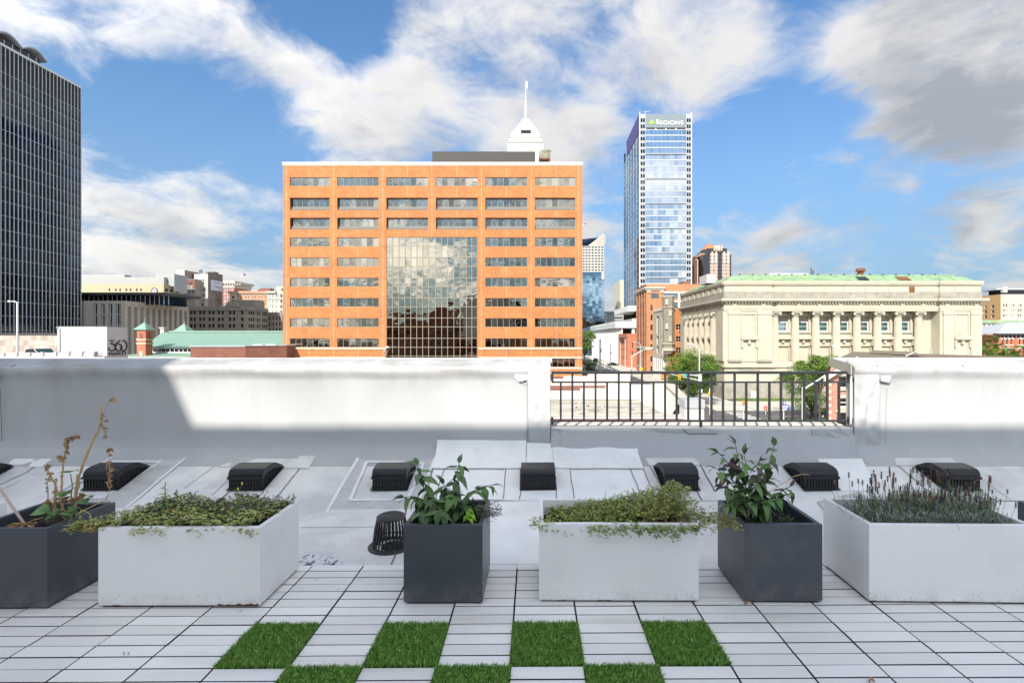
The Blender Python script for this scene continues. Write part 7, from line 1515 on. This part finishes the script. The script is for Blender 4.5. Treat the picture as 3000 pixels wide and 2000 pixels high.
Ya = 82.0; xa = XU(2049, Ya); ma = thing('signal_mast', 'signal mast arms carrying the green street sign before the tree', 'traffic mast', (xa, Ya-.3, GZ)); part(ma, 'mast_arm', lambda b: [b.tube([(xa, Ya-.3, ZV(v0, Ya)), (XU(u1, Ya), Ya-.3, ZV(v1, Ya))], [.09, .05], M_lamp, 6) for v0, u1, v1 in ((1100, 1975, 1093), (1114, 1960, 1094))]); part(ma, 'mast_bracket', lambda b: b.box(xa-.25, xa+.25, Ya-.4, Ya-.12, ZV(1116, Ya), ZV(1096, Ya), M_lamp)); part(ma, 'ped_box', lambda b: b.box(xa-.3, xa+.3, Ya-.62, Ya-.32, ZV(1149, Ya), ZV(1139, Ya), M_white)); part(ma, 'mast_pole', lambda b: b.tube([(xa, Ya-.3, GZ), (xa, Ya-.3, ZV(1094, Ya))], .12, M_lamp, 8))
pbox(ma, 'street_sign', m_sgn, (XU(1991, Ya), XU(2015, Ya), Ya-.5, Ya-.46, ZV(1100.5, Ya), ZV(1093.5, Ya))); put_text(ma, Face(XU(1991, Ya), Ya-.5, XU(2015, Ya), Ya-.5), 'Alabama St', (XU(2015, Ya)-XU(1991, Ya))/2, ZV(1099, Ya), .3, M_white, .03, width=(XU(2015, Ya)-XU(1991, Ya))*.84, height=.22, name='sign_lettering')
for u, v, lab in ((1988, 1101, 'traffic signal beside the green street sign'), (1945, 1098, 'right traffic signal of the pair left of the tree'), (1938, 1102, 'left traffic signal of the pair left of the tree')): signal(lab, XU(u, Ya), Ya-.55, ZV(v, Ya))
signal('small yellow pedestrian signal on a pole at the zebra crossing', XU(2178, 73), 73, ZV(1178, 73), .55)
def pole_thing(name, label, cat, u, Y, vt, r=.05): 
    t = thing(name, label, cat, (XU(u, Y), Y, GZ)); part(t, 'pole', lambda b: b.tube([(XU(u, Y), Y, GZ), (XU(u, Y), Y, ZV(vt, Y))], r, M_lamp, 6)); return t
pole_thing('signal_post', 'post under the small pedestrian signal at the crossing', 'post', 2178, 73.2, 1180, .06)
t = pole_thing('ped_signal_post', 'white post with orange walk signal before the hall steps', 'post', 2079, 80, 1137); pbox(t, 'walk_signal', m_sig, (XU(2079, 80)-.3, XU(2079, 80)+.3, 79.6, 79.9, ZV(1155, 80), ZV(1146, 80)))
t = pole_thing('stop_sign', 'red octagonal stop sign across the street', 'stop sign', 2243, 80, 1197, .04); part(t, 'plate', lambda b: b.prism([(XU(2243, 80)+.38*math.cos(a*.7854+.393), ZV(1195, 80)+.38*math.sin(a*.7854+.393)) for a in range(8)], 1, 79.9, 79.94, m_red)); put_text(t, Face(XU(2243, 80)-.4, 79.9, XU(2243, 80)+.4, 79.9), 'STOP', .4, ZV(1195, 80)-.13, .3, M_white, .02, width=.6, height=.25, name='lettering')
t = pole_thing('blue_sign', 'blue direction sign with white lettering lines on a post', 'sign', 2296, 68, 1178, .06); mbs = mat('sign_blue', (.03, .05, .32), .5); pbox(t, 'sign_plate', mbs, (XU(2288, 68), XU(2311, 68), 67.85, 67.9, ZV(1201, 68), ZV(1185, 68))); pbox(t, 'emblem_plate', mbs, (XU(2292, 68), XU(2301, 68), 67.85, 67.9, ZV(1183, 68), ZV(1173, 68)))
pbox(t, 'lettering_lines', M_white, *[(XU(2289.5, 68), XU(2309-k*2, 68), 67.82, 67.848, ZV(1189.5+k*3.7, 68), ZV(1187.5+k*3.7, 68)) for k in range(4)], (XU(2292.5, 68), XU(2300.5, 68), 67.82, 67.848, ZV(1179, 68), ZV(1177.4, 68)), (XU(2295.6, 68), XU(2297.2, 68), 67.815, 67.819, ZV(1182, 68), ZV(1174, 68)))
Yp_ = 50.0; t = thing('mast_pole', 'white mast pole with a long arm slanting up to the right behind the railing', 'traffic mast', (XU(2351, Yp_), Yp_, GZ)); part(t, 'pole', lambda b: b.tube([(XU(2351, Yp_), Yp_, GZ), (XU(2351, Yp_), Yp_, ZV(1133, Yp_))], .085, M_white, 8)); part(t, 'arm', lambda b: b.tube([(XU(2351, Yp_), Yp_, ZV(1142, Yp_)), (XU(2400, Yp_), Yp_, ZV(1111, Yp_)), (XU(2440, Yp_), Yp_, ZV(1083, Yp_))], [.1, .08, .07], M_white, 8))
t = thing('signal_mast', 'white mast with arm slanting up to the right before the brown brick block', 'traffic mast', (XU(1851, 145), 145, GZ)); part(t, 'pole', lambda b: b.tube([(XU(1851, 145), 145, GZ), (XU(1851, 145), 145, ZV(1040, 145))], .2, M_white, 8)); part(t, 'arm', lambda b: b.tube([(XU(1851, 145), 145, ZV(1044, 145)), (XU(1886, 145), 145, ZV(1024, 145)), (XU(1910, 145), 145, ZV(1023, 145))], [.16, .12, .1], M_white, 8))
t = pole_thing('pedestrian_sign', 'yellow diamond pedestrian sign low before the brown block', 'sign', 1878, 140, 1083, .06); my = mat('fluorescent_yellow', (.62, .62, .03), .5); part(t, 'plate', lambda b: b.prism([(XU(1878, 140)-.55, ZV(1080, 140)), (XU(1878, 140), ZV(1080, 140)-.55), (XU(1878, 140)+.55, ZV(1080, 140)), (XU(1878, 140), ZV(1080, 140)+.55)], 1, 139.85, 139.9, my)); part(t, 'walker_symbol', lambda b: [b.box(XU(1878, 140)-.08, XU(1878, 140)+.08, 139.82, 139.849, ZV(1080, 140)-.3, ZV(1080, 140)+.12, M_dark), b.box(XU(1878, 140)-.07, XU(1878, 140)+.07, 139.82, 139.849, ZV(1080, 140)+.17, ZV(1080, 140)+.3, M_dark)])
t = pole_thing('green_sign', 'small green street sign on a pole left of the brown block', 'sign', 1876, 152, 1068, .06); pbox(t, 'plate', m_sgn, (XU(1867, 152), XU(1876, 152), 151.8, 151.85, ZV(1072, 152), ZV(1069, 152)))
t = thing('barrel', 'yellow traffic barrel at the corner under the tree', 'barrel', (XU(2009, 84), 84, GZ)); part(t, 'body', lambda b: b.lathe([(.42, 0), (.40, .5), (.36, 1.0), (.3, 1.02)], m_sig, (XU(2009, 84), 84, GZ+.15), 14)); part(t, 'lamp', lambda b: b.lathe([(.12, 0), (.16, .2), (.05, .3)], M_framed, (XU(2007, 84), 84, GZ+1.18), 8))
# ------------------------------------------------------------------ plants in the planters
def leafmat(n, c, rough=.45): return mat('leaf_'+n, c, rough, spec=.35, var=.18, vs=40, rand=.22)
ML_green, ML_dark, ML_pur, ML_lime, ML_dry, ML_pale = leafmat('mid_green', (.11, .20, .055)), leafmat('dark_green', (.06, .12, .04)), leafmat('purple_green', (.105, .070, .072)), leafmat('lime', (.20, .38, .03)), leafmat('dried', (.42, .25, .125), .8), leafmat('grey_green', (.12, .15, .085))
M_stem, M_stemdry, M_stemgreen = mat('stem_brown', (.07, .06, .035), .8), mat('dry_stalk', (.50, .33, .15), .75, var=.25, vs=30, stretch=(1, 1, .2)), mat('stem_green', (.12, .19, .05), .6)
def leaf_mesh(m, wd=.42, droop=.25, fold=.12, n=6, jag=0.0, seed=0):
    rng = random.Random(seed); b = MB(); k = b.mi(m)
    for i in range(n+1):
        t = i/n; w = wd*.5*(math.sin(math.pi*min(1, t**.75*1.02)))*(1-.25*t)+.006; z = -droop*t*t+.04*math.sin(t*7+seed)
        j = 1+rng.uniform(-jag, jag); b.v += [(t, -w*j, z+fold*w*1.6), (t, 0, z), (t, w*(1+rng.uniform(-jag, jag)), z+fold*w*1.6)]
    for i in range(n):
        q = i*3; b.f += [(q, q+3, q+4, q+1), (q+1, q+4, q+5, q+2)]; b.m += [k, k]
    return b.mesh('leaf', True)
def orient(p, d, s, roll=0.0):
    x = d.normalized(); up = Vector((0, 0, 1)); y = up.cross(x)
    y = y.normalized() if y.length > 1e-3 else Vector((0, 1, 0)); z = x.cross(y)
    M = Matrix(((x.x, y.x, z.x, p.x), (x.y, y.y, z.y, p.y), (x.z, y.z, z.z, p.z), (0, 0, 0, 1)))
    return M @ Matrix.Rotation(roll, 4, 'X') @ Matrix.Diagonal((s, s, s, 1))
LV = {k: [leaf_mesh(m, .42+.06*i, .18+.14*i, .10, seed=i+9, jag=.05) for i in range(3)] for k, m in (('g', ML_green), ('d', ML_dark), ('p', ML_pur), ('l', ML_lime), ('y', ML_pale))}
LVD = [leaf_mesh(ML_dry, .75, .5, .9, 6, .35, i) for i in range(4)]
LVW = [leaf_mesh(ML_green, 1.0, .15, .12, 7, .10, i+3) for i in range(3)]
def curve_pts(p, q, sag, n=7):
    p, q = Vector(p), Vector(q); out = []
    for i in range(n+1):
        t = i/n; r = p.lerp(q, t); r.z += sag*math.sin(math.pi*t); out.append(r)
    return out
def leafy_plant(t, rng, tips, base, kinds, per, size, start=.25, droop=.55, r=.0042):
    for tip, sag in tips:
        b0 = Vector(base)+Vector((rng.uniform(-.03, .03), rng.uniform(-.03, .03), 0)); pts = curve_pts(b0, tip, sag)
        b = MB(); b.tube(pts, [r*(1-.6*i/7) for i in range(8)], M_stem if rng.random() < .6 else M_stemgreen, 5); b.build('stem', t)
        for i in range(per):
            tt = start+(1-start)*(i+rng.random()*.6)/per; k = min(6, int(tt*7)); p = pts[k].lerp(pts[k+1], tt*7-k)
            a = i*2.4+rng.uniform(-.5, .5); d = Vector((math.cos(a), math.sin(a)*.8, rng.uniform(-droop, .35 if tt > .85 else .05)))
            kd = kinds(tt, rng); inst('leaf', rng.choice(LV[kd]), t, M=orient(p, d, size*rng.uniform(.65, 1.15)*(1-.25*(tt > .92)), rng.uniform(-.5, .5)))
        for q in range(2):
            d = (pts[-1]-pts[-2]).normalized()+Vector((rng.uniform(-.6, .6), rng.uniform(-.6, .6), rng.uniform(-.4, .3))); inst('leaf', rng.choice(LV[kinds(1, rng)]), t, M=orient(pts[-1], d, size*.7, rng.uniform(-.4, .4)))
def PP(u, v, Y): return Vector((XU(u, Y), Y, ZV(v, Y)))
rng = random.Random(31); Yc = 2.70
c = PP(1300, 1520, Yc); t = thing('leafy_plant', 'green drooping-leaved plant in the middle charcoal planter', 'plant', (c.x, Yc, .355))
tips = [(PP(1222, 1362, 2.72), .02), (PP(1345, 1356, 2.74), .03), (PP(1440, 1420, 2.72), .05), (PP(1185, 1455, 2.66), .05), (PP(1262, 1470, 2.58), .05), (PP(1330, 1450, 2.62), .04), (PP(1235, 1500, 2.55), .06), (PP(1300, 1418, 2.78), .03), (PP(1395, 1480, 2.70), .05), (PP(1285, 1500, 2.53), .05)]
leafy_plant(t, rng, tips, (c.x, Yc, .345), lambda tt, r: 'g' if r.random() < .6 else ('d' if r.random() < .75 else 'y'), 19, .100, .14, droop=1.2)
t = thing('basil_seedling', 'lime green seedling in front of the drooping plant', 'plant', (XU(1372, 2.6), 2.6, .355)); p = PP(1372, 1488, 2.6)
part(t, 'stem', lambda b: b.tube([(p.x, p.y, .35), tuple(p)], .003, M_stemgreen, 5))
for i in range(11): a = i*2.4; inst('leaf', rng.choice(LV['l']), t, M=orient(p-Vector((0, 0, .004*i)), Vector((math.cos(a), math.sin(a)*.7, -.7+.05*i)), rng.uniform(.045, .062), rng.uniform(-.4, .4)))
c = PP(2205, 1530, 2.72); t = thing('leafy_shrub', 'purple-tinged leafy shrub in the right charcoal planter', 'shrub', (c.x, 2.72, .315))
tips = [(PP(2155, 1302, 2.74), .02), (PP(2268, 1305, 2.74), .03), (PP(2105, 1325, 2.72), .06), (PP(2095, 1368, 2.70), .05), (PP(2180, 1330, 2.66), .02), (PP(2225, 1350, 2.65), .03), (PP(2120, 1425, 2.66), .06), (PP(2315, 1425, 2.70), .05), (PP(2290, 1450, 2.62), .05), (PP(2215, 1400, 2.62), .03), (PP(2165, 1440, 2.58), .05), (PP(2250, 1465, 2.56), .06), (PP(2130, 1480, 2.60), .06), (PP(2200, 1470, 2.55), .05), (PP(2245, 1380, 2.78), .03)]
leafy_plant(t, rng, tips, (c.x, 2.72, .305), lambda tt, r: ('p' if r.random() < .38 else 'g') if tt > .72 else ('g' if r.random() < .5 else ('d' if r.random() < .8 else 'y')), 18, .090, .16, droop=1.0)
b = MB(); b.tube([PP(2160, 1500, 2.7), PP(2270, 1430, 2.68), PP(2325, 1395, 2.68), PP(2350, 1388, 2.68), PP(2372, 1391, 2.68)], .0018, M_stemdry, 4); b.build('dry_twig', t)

# creeping stonecrops: sprigs with small rosettes
def sprigs(t, name, rng, n, place, leafm, L=(.02, .05), rs=(.006, .011), stemm=None, leaves=6, nros=2):
    b = MB(); ks = [b.mi(m) for m in leafm]; sm = stemm or M_stem
    for i in range(n):
        p, d, w = place(rng); l = rng.uniform(*L); q = p+d*l+Vector((rng.uniform(-.008, .008), rng.uniform(-.008, .008), 0)); b.tube([p, p.lerp(q, .5)+Vector((0, 0, .004)), q], [.0011, .0009, .0007], sm, 3, False)
        for s in range(nros):
            e = q if s == 0 else p.lerp(q, rng.uniform(.4, .85))+Vector((rng.gauss(0, .005), rng.gauss(0, .005), rng.gauss(0, .004))); mk_ = rng.choice(ks) if w is None else ks[w if rng.random() < .7 else rng.randrange(len(ks))]
            for j in range(leaves):
                a = 6.283*j/leaves+rng.uniform(-.3, .3); r = rng.uniform(*rs); el = rng.uniform(-.2, .8); dv = Vector((math.cos(a)*math.cos(el), math.sin(a)*math.cos(el), math.sin(el))); sd = Vector((-math.sin(a), math.cos(a), 0))*r*.32
                o = len(b.v); b.v += [tuple(e), tuple(e+dv*r*.55+sd), tuple(e+dv*r), tuple(e+dv*r*.55-sd)]; b.f.append((o, o+1, o+2, o+3)); b.m.append(mk_)
    o = b.build(name, t); o['kind'] = 'stuff'; return o
MS = [mat('stonecrop_%s' % n, c, .5, var=.2, vs=40) for n, c in (('olive', (.32, .37, .09)), ('yellow', (.54, .56, .16)), ('dark', (.085, .105, .045)), ('maroon', (.14, .095, .065)))]
MC = [mat('creeper_%s' % n, c, .5, var=.2, vs=40) for n, c in (('green', (.23, .34, .05)), ('yellow', (.46, .50, .09)), ('deep', (.14, .23, .03)), ('straw', (.42, .38, .14)))]
M_creepstem = mat('creeper_stem', (.24, .165, .07), .8)
t = thing('stonecrop', 'mat of olive and maroon stonecrop filling the left white planter', 'plant', (-1.80, 2.66, .37), group=None)
def pl1(r):
    fy = r.random(); x = r.uniform(-2.19, -1.42); y = 2.49+fy*.375; x += 0 if fy > .4 else -.03; back = fy > .50
    z = .378+.032*math.sin(x*9+y*7)**2+r.uniform(-.015, .022)+(.016 if back else 0)
    return Vector((x, y, z)), Vector((r.gauss(0, .7), r.gauss(-.15, .6), r.uniform(.2, .9))).normalized(), (r.choice((2, 3, 2, 0)) if back and r.random() < .75 else r.choice((0, 1, 1, 1)))
sprigs(t, 'sprigs', rng, 2300, pl1, MS, (.015, .040))
def spill(r):
    s = r.random(); x = -2.16-s*.20; return Vector((x, 2.50+r.gauss(.01, .018), .408-s*.012+r.gauss(0, .010))), Vector((-1, r.gauss(-.2, .6), r.gauss(.0, .5))).normalized(), r.choice((0, 1, 1))
sprigs(t, 'trailing_sprigs', rng, 260, spill, MS, (.015, .035), stemm=M_creepstem)
def spill2(r):
    x = r.choice((-2.0, -1.97, -1.95, -1.7, -1.46, -1.44, -1.42, -1.90))+r.gauss(0, .03); return Vector((x, 2.468+r.gauss(0, .006), .402-abs(r.gauss(0, .016)))), Vector((r.gauss(0, .6), -.5, r.uniform(-.9, .3))).normalized(), 1
sprigs(t, 'overhanging_sprigs', rng, 50, spill2, MS, (.01, .025), stemm=M_creepstem)
t = thing('mint_seedling', 'upright bright green seedling in the left white planter', 'plant', (XU(482, 2.72), 2.72, .37)); p0, p1 = PP(478, 1535, 2.72), PP(484, 1412, 2.72); part(t, 'stem', lambda b: b.tube([p0, p0.lerp(p1, .5)+Vector((.004, 0, 0)), p1], [.0035, .0028, .0018], M_stemgreen, 5))
for i in range(20): tt = .25+.75*i/20; a = i*1.75; inst('leaf', rng.choice(LV['l'] if i % 3 else LV['g']), t, M=orient(p0.lerp(p1, tt), Vector((math.cos(a), math.sin(a), -.35+.5*tt)), .046*(1.15-.55*tt), rng.uniform(-.4, .4)))
t = thing('sow_thistle', 'thin weed with small yellow buds in the left white planter', 'plant', (XU(700, 2.6), 2.6, .37)); p0, p1 = PP(690, 1525, 2.6), PP(697, 1432, 2.6); part(t, 'stem', lambda b: [b.tube([p0, p0.lerp(p1, .6), p1], [.0025, .0018, .0012], M_stemgreen, 5), b.tube([p0.lerp(p1, .8), PP(709, 1418, 2.6)], .001, M_stemgreen, 4)])
for q in (p1, PP(709, 1416, 2.6)): part(t, 'bud', lambda b: b.lathe([(.002, -.008), (.005, 0), (.004, .006), (.001, .009)], mat('yellow_bud', (.55, .50, .06), .6), tuple(q), 7))
for i in range(7): a = i*1.3; inst('leaf', rng.choice(LV['y']), t, M=orient(p0+Vector((0, 0, .01*i*.6)), Vector((math.cos(a), math.sin(a)-.4, .35)), .055, rng.uniform(-.5, .5)))
t = thing('golden_creeper', 'yellow-green creeper spilling over the middle white planter', 'plant', (.5, 2.66, .32))
def mound(r):
    s = r.random()**.75; x = .06+s*.76; h = .015+.175*max(0, (x-.10)/.62)**1.1*(1 if x < .72 else 1.05-(x-.72)*1.5); y = r.uniform(2.545, 2.90); yy = (y-2.72)/.2
    z = .33+h*(1-.35*yy*yy)*r.uniform(.35, 1.0); return Vector((x+r.gauss(0, .012), y, z)), Vector((r.gauss(.15, .6), r.gauss(-.1, .6), r.uniform(.1, .9))).normalized(), (r.choice((1, 3, 0)) if x > .5 and r.random() < .55 else r.choice((0, 2, 0, 1)))
sprigs(t, 'sprigs', rng, 2300, mound, MC, (.02, .05), (.006, .0105), M_creepstem)
def over(r):
    x = .24+r.random()**.8*.58; dz = abs(r.gauss(0, .026))*(1 if .3 < x < .75 else .6); return Vector((x, 2.515-r.random()*.02, .405-dz)), Vector((r.gauss(0, .7), -.6, r.uniform(-.7, .4))).normalized(), r.choice((0, 2, 0, 1))
sprigs(t, 'overhanging_sprigs', rng, 240, over, MC, (.012, .035), (.006, .011), M_creepstem)
def side(r):
    s = r.random()**1.2; return Vector((.80+s*.23, 2.60+r.gauss(0, .04), .415-.03*s+r.gauss(0, .026*(1-.5*s)))), Vector((.8, r.gauss(0, .6), r.gauss(.1, .6))).normalized(), r.choice((1, 3, 0))
sprigs(t, 'side_trailing_sprigs', rng, 260, side, MC, (.015, .04), (.006, .010), M_creepstem)
def leftt(r):
    s = r.random()**1.5; return Vector((.09-s*.11, 2.56+r.gauss(0, .03), .395+r.gauss(0, .018)*(1-s))), Vector((-1, r.gauss(0, .6), r.gauss(.2, .6))).normalized(), r.choice((1, 0, 2))
sprigs(t, 'left_trailing_sprigs', rng, 80, leftt, MC, (.01, .03), (.006, .010), M_creepstem)
b = MB()
for k in range(60):
    x = rng.uniform(.15, .75); p = Vector((x, rng.uniform(2.56, 2.85), .33)); q = p+Vector((rng.uniform(-.1, .18), rng.uniform(-.08, .08), rng.uniform(.04, .14))); b.tube(curve_pts(p, q, .02, 4), .0014, M_creepstem, 4, False)
b.build('stems', t)
t = thing('thyme_sprigs', 'fine grey-green thyme trailing from the middle charcoal planter', 'plant', (XU(1430, 2.66), 2.66, .36))
def th(r): s = r.random(); return Vector((XU(1395+s*62, 2.66), 2.66+r.gauss(0, .03), .40+.02*s+r.gauss(0, .018))), Vector((.8, r.gauss(0, .5), r.gauss(.2, .5))).normalized(), r.choice((0, 2))
sprigs(t, 'sprigs', rng, 130, th, [ML_pale, ML_green, ML_pale], (.015, .035), (.004, .008), M_stem)
t = thing('groundcover_tuft', 'small ground plant at the back of the right charcoal planter', 'plant', (XU(2300, 2.68), 2.68, .32)); sprigs(t, 'sprigs', rng, 40, lambda r: (Vector((XU(2300, 2.68)+r.gauss(0, .02), 2.68+r.gauss(0, .02), .345+abs(r.gauss(0, .02)))), Vector((r.gauss(0, .5), r.gauss(0, .5), .8)).normalized(), 0), [ML_green], (.01, .02), (.005, .009))
# lavender
t = thing('lavender', 'grey-green lavender with faded brown flower spikes in the right white planter', 'plant', (2.1, 2.74, .32)); b = MB(); MLv = [mat('lavender_%s' % n, c, .6, var=.15, vs=50) for n, c in (('silver', (.46, .48, .45)), ('green', (.27, .31, .25)), ('deep', (.14, .17, .13)))]; ks = [b.mi(m) for m in MLv]
LX0, LX1 = XU(2490, 2.74)+.03, XU(2868, 2.74)-.03; mounds = [(LX0+.03+(LX1-LX0-.05)*k/8+rng.uniform(-.02, .02), 2.66+rng.uniform(0, .16), rng.uniform(.10, .155)) for k in range(9)]+[(LX0+.05+(LX1-LX0)*k/6, 2.61, .07) for k in range(6)]
stk = []
for i in range(2000):
    mx, my_, mh = rng.choice(mounds); a, rr = rng.uniform(0, 6.283), abs(rng.gauss(0, .05)); x, y = min(LX1+.02, max(LX0-.02, mx+math.cos(a)*rr)), min(2.88, max(2.565, my_+math.sin(a)*rr*.8))
    z1 = .355+mh*rng.uniform(.45, 1.3)*(1-rr*2.5); z0 = .325; lean = Vector((x-mx, y-my_, 0))*.7; p = Vector((x, y, z0)); q = Vector((x, y, max(.35, z1)))+lean; q.y = max(2.575, q.y)
    b.tube([p, q], .0008, M_stemgreen, 3, False); n = 12
    for j in range(n):
        e = p.lerp(q, .2+.8*j/n); aa = j*2.4+i; l = rng.uniform(.014, .026); d = Vector((math.cos(aa)*.7, math.sin(aa)*.7, .75))*l; s = Vector((-math.sin(aa), math.cos(aa), 0))*.0012; o = len(b.v); b.v += [tuple(e-s), tuple(e+s), tuple(e+d*.6+s*1.2), tuple(e+d), tuple(e+d*.6-s*1.2)]; b.f.append((o, o+1, o+2, o+3, o+4)); b.m.append(ks[0 if rng.random() < .60 else (1 if rng.random() < .65 else 2)])
o = b.build('foliage', t); o['kind'] = 'stuff'
MF = [mat('faded_flower_%s' % n, c, .9, var=.3, vs=60) for n, c in (('brown', (.20, .105, .07)), ('tan', (.40, .25, .165)), ('violet', (.13, .08, .13)))]
for i in range(130):
    mx, my_, mh = rng.choice(mounds); x, y = mx+rng.gauss(0, .05), my_+rng.gauss(0, .03); zt = .40+mh+rng.uniform(.0, .07)*(1.1 if i % 3 else .7); lean = (x-mx)*.5
    b = MB(); p, q = Vector((x, y, .38)), Vector((x+lean, y, zt)); b.tube([p, q], .0009, M_stemgreen, 3, False); m = MF[0 if rng.random() < .55 else (1 if rng.random() < .6 else 2)]; ln = rng.uniform(.024, .042)
    for j in range(int(ln/.0026)):
        for w in range(6):
            aa = rng.uniform(0, 6.28); e = q+Vector((0, 0, j*.0026-.006)); d = Vector((math.cos(aa), math.sin(aa), .5))*rng.uniform(.006, .010); s = Vector((-math.sin(aa), math.cos(aa), 0))*.0026; b.face([e-s, e+s, e+d], m)
    b.build('flower_spike', t)
t = thing('weed_shoots', 'tiny bright green weeds at the front corner of the lavender planter', 'plant', (XU(2550, 2.58), 2.58, .32)); sprigs(t, 'sprigs', rng, 45, lambda r: (Vector((XU(2552, 2.57)+.06+abs(r.gauss(0, .03)), 2.585+abs(r.gauss(0, .012)), .335)), Vector((r.gauss(0, .5), r.gauss(0, .5), .9)).normalized(), 0), [ML_lime], (.012, .035), (.006, .012), M_stemgreen)
# dried hollyhock
zu = lambda x: x/3.564
zv2 = lambda y: 1140+y/3.564
hh = thing('dried_hollyhock', 'dried hollyhock stalks with shrivelled pods in the left charcoal planter', 'plant', (XU(180, 2.66), 2.66, .355)); YY = 2.66
def zp(x, y, Y=YY): return PP(zu(x), zv2(y), Y)
def stalk(pts, r0, r1, m=M_stemdry, n=7, Y=YY, parent=hh, name='stalk'):
    P = [zp(x, y, Y) for x, y in pts]; Q = []
    for a, c in zip(P, P[1:]): Q += [a, a.lerp(c, .5)+Vector((rng.gauss(0, .0012), rng.gauss(0, .0012), 0))]
    Q.append(P[-1]); b = MB(); b.tube(Q, [r0+(r1-r0)*i/(len(Q)-1) for i in range(len(Q))], m, n); b.build(name, parent); return P
def pods(P, n, s=.013, jit=.012):
    for i in range(n):
        tt = rng.random()*(len(P)-1); k = min(len(P)-2, int(tt)); p = P[k].lerp(P[k+1], tt-k); d = Vector((rng.gauss(0, 1), rng.gauss(0, 1), rng.gauss(-.4, .6)))
        inst('dried_leaf', rng.choice(LVD), hh, M=orient(p, d, s*rng.uniform(.9, 2.1), rng.uniform(-1.5, 1.5)))
A = stalk([(775, 1290), (795, 1065), (820, 930), (870, 780), (920, 650), (960, 560), (1030, 430), (1050, 330), (1060, 240), (1055, 140)], .0085, .0042); stalk([(820, 885), (815, 960), (808, 1040)], .009, .009)
pods(A[6:], 9, .006); P = stalk([(1060, 370), (1085, 250), (1140, 120)], .0025, .0012); pods([P[-1], zp(1185, 100)], 7, .012); pods(P, 6, .009); P = stalk([(1050, 360), (1090, 400), (1100, 480), (1090, 525)], .0022, .0014); pods(P, 15, .009); pods([zp(1075, 330), zp(1115, 330)], 6, .011)
P = stalk([(650, 1260), (640, 1060), (645, 900), (660, 750), (690, 620), (710, 510)], .0052, .0034); pods(P[3:], 22, .012); pods(P[:3], 9, .010); P = stalk([(708, 520), (770, 495), (840, 500)], .003, .002); pods(P, 17, .014); inst('dried_leaf', LVD[1], hh, M=orient(zp(640, 690), Vector((-.5, 0, -1)), .036, .4))
P = stalk([(660, 1220), (570, 980), (500, 850), (515, 790)], .004, .002); pods(P[1:], 20, .011); P = stalk([(500, 1240), (500, 1080), (490, 980), (515, 900)], .003, .002); pods(P, 14, .012); P = stalk([(572, 1250), (580, 930)], .0058, .005); pods(P, 8, .012)
P = stalk([(790, 1310), (1000, 1200), (1110, 1150), (1145, 1060), (1145, 850), (1135, 640), (1155, 620)], .0034, .0012, Y=2.56); P = [q+Vector((0, 0, 0)) for q in P]; pods(P[3:], 34, .012); pods(P[2:3]+[zp(1165, 1190, 2.56)], 5, .006)
pods([zp(480, 1190), zp(700, 1160), zp(830, 1130), zp(860, 1090)], 26, .018)
P = stalk([(840, 1265), (900, 1275), (940, 1300), (946, 1385)], .0022, .0016, Y=2.50); inst('dried_leaf', LVD[2], hh, M=orient(zp(950, 1395, 2.49), Vector((.1, -.1, -1)), .058, .2)); inst('dried_leaf', LVD[0], hh, M=orient(zp(958, 1400, 2.49), Vector((.35, 0, -1)), .048, 1.0))
g = stalk([(745, 1230), (755, 1000), (735, 880)], .003, .0022, M_stemgreen)
for x, y, s, d in ((520, 1250, .085, (-1, -.5, -.1)), (560, 1260, .06, (.6, -.6, -.1)), (690, 1270, .085, (1, -.6, .05)), (640, 1290, .07, (-.6, -.8, -.1)), (870, 1110, .075, (1, -.3, .12)), (840, 1150, .07, (1, -.5, -.1)), (740, 860, .055, (1, -.3, .35)), (738, 865, .060, (-1, -.3, .1)), (700, 1100, .05, (-.8, -.4, .2)), (800, 1220, .06, (.3, -1, 0)), (745, 1080, .05, (-1, -.2, .1)), (600, 1330, .05, (-.5, -1, -.2)), (250, 1400, .03, (-.6, -.6, 0))):
    inst('leaf', rng.choice(LVW), hh, M=orient(zp(x, y, 2.62), Vector(d), s, rng.uniform(-.5, .2)))
for k in range(22):
    x0 = rng.uniform(480, 840); stalk([(x0, 1370), (x0+rng.uniform(-60, 60), 1300), (x0+rng.uniform(-120, 140), 1235)], .0024, .0015, M_stemgreen if k % 3 else M_stemdry, 5, 2.60, name='leaf_stem')
pods([zp(130, 1420, 2.56), zp(420, 1400, 2.56)], 14, .02); stalk([(65, 1430), (140, 1400), (280, 1395), (360, 1360), (440, 1340)], .003, .002, Y=2.56, name='dry_twig')
t = thing('wooden_stake', 'pale bare stick leaning left out of the charcoal planter', 'stake', tuple(zp(245, 1395, 2.56))); stalk([(250, 1400), (110, 1200), (-40, 975)], .0062, .0058, mat('bleached_stick', (.55, .42, .35), .7), 8, 2.56, t, 'stick')
# litter on the deck
for lab, u, v, m in (('curled brown leaf at the front edge of the left turf square', 683, 1946, 1), ('red-brown dead sprig in front of the right charcoal planter', 2196, 1772, 2), ('dark crumpled leaf at the bottom edge on the right', 2552, 1995, 3), ('tiny orange leaf on the deck left of the turf', 366, 1917, 0)):
    Yl = YG(v, 0.0); t = thing('fallen_leaf', lab, 'leaf', (XU(u, Yl), Yl, 0)); p = Vector((XU(u, Yl), Yl, .004))
    for k in range(4 if m < 3 else 3): inst('blade', LVD[(m+k) % 4], t, M=orient(p+Vector((rng.gauss(0, .012), rng.gauss(0, .006), .001*k)), Vector((rng.gauss(0, 1), rng.gauss(0, .6), .15)), .018 if m else .008, rng.uniform(-.6, .6)))
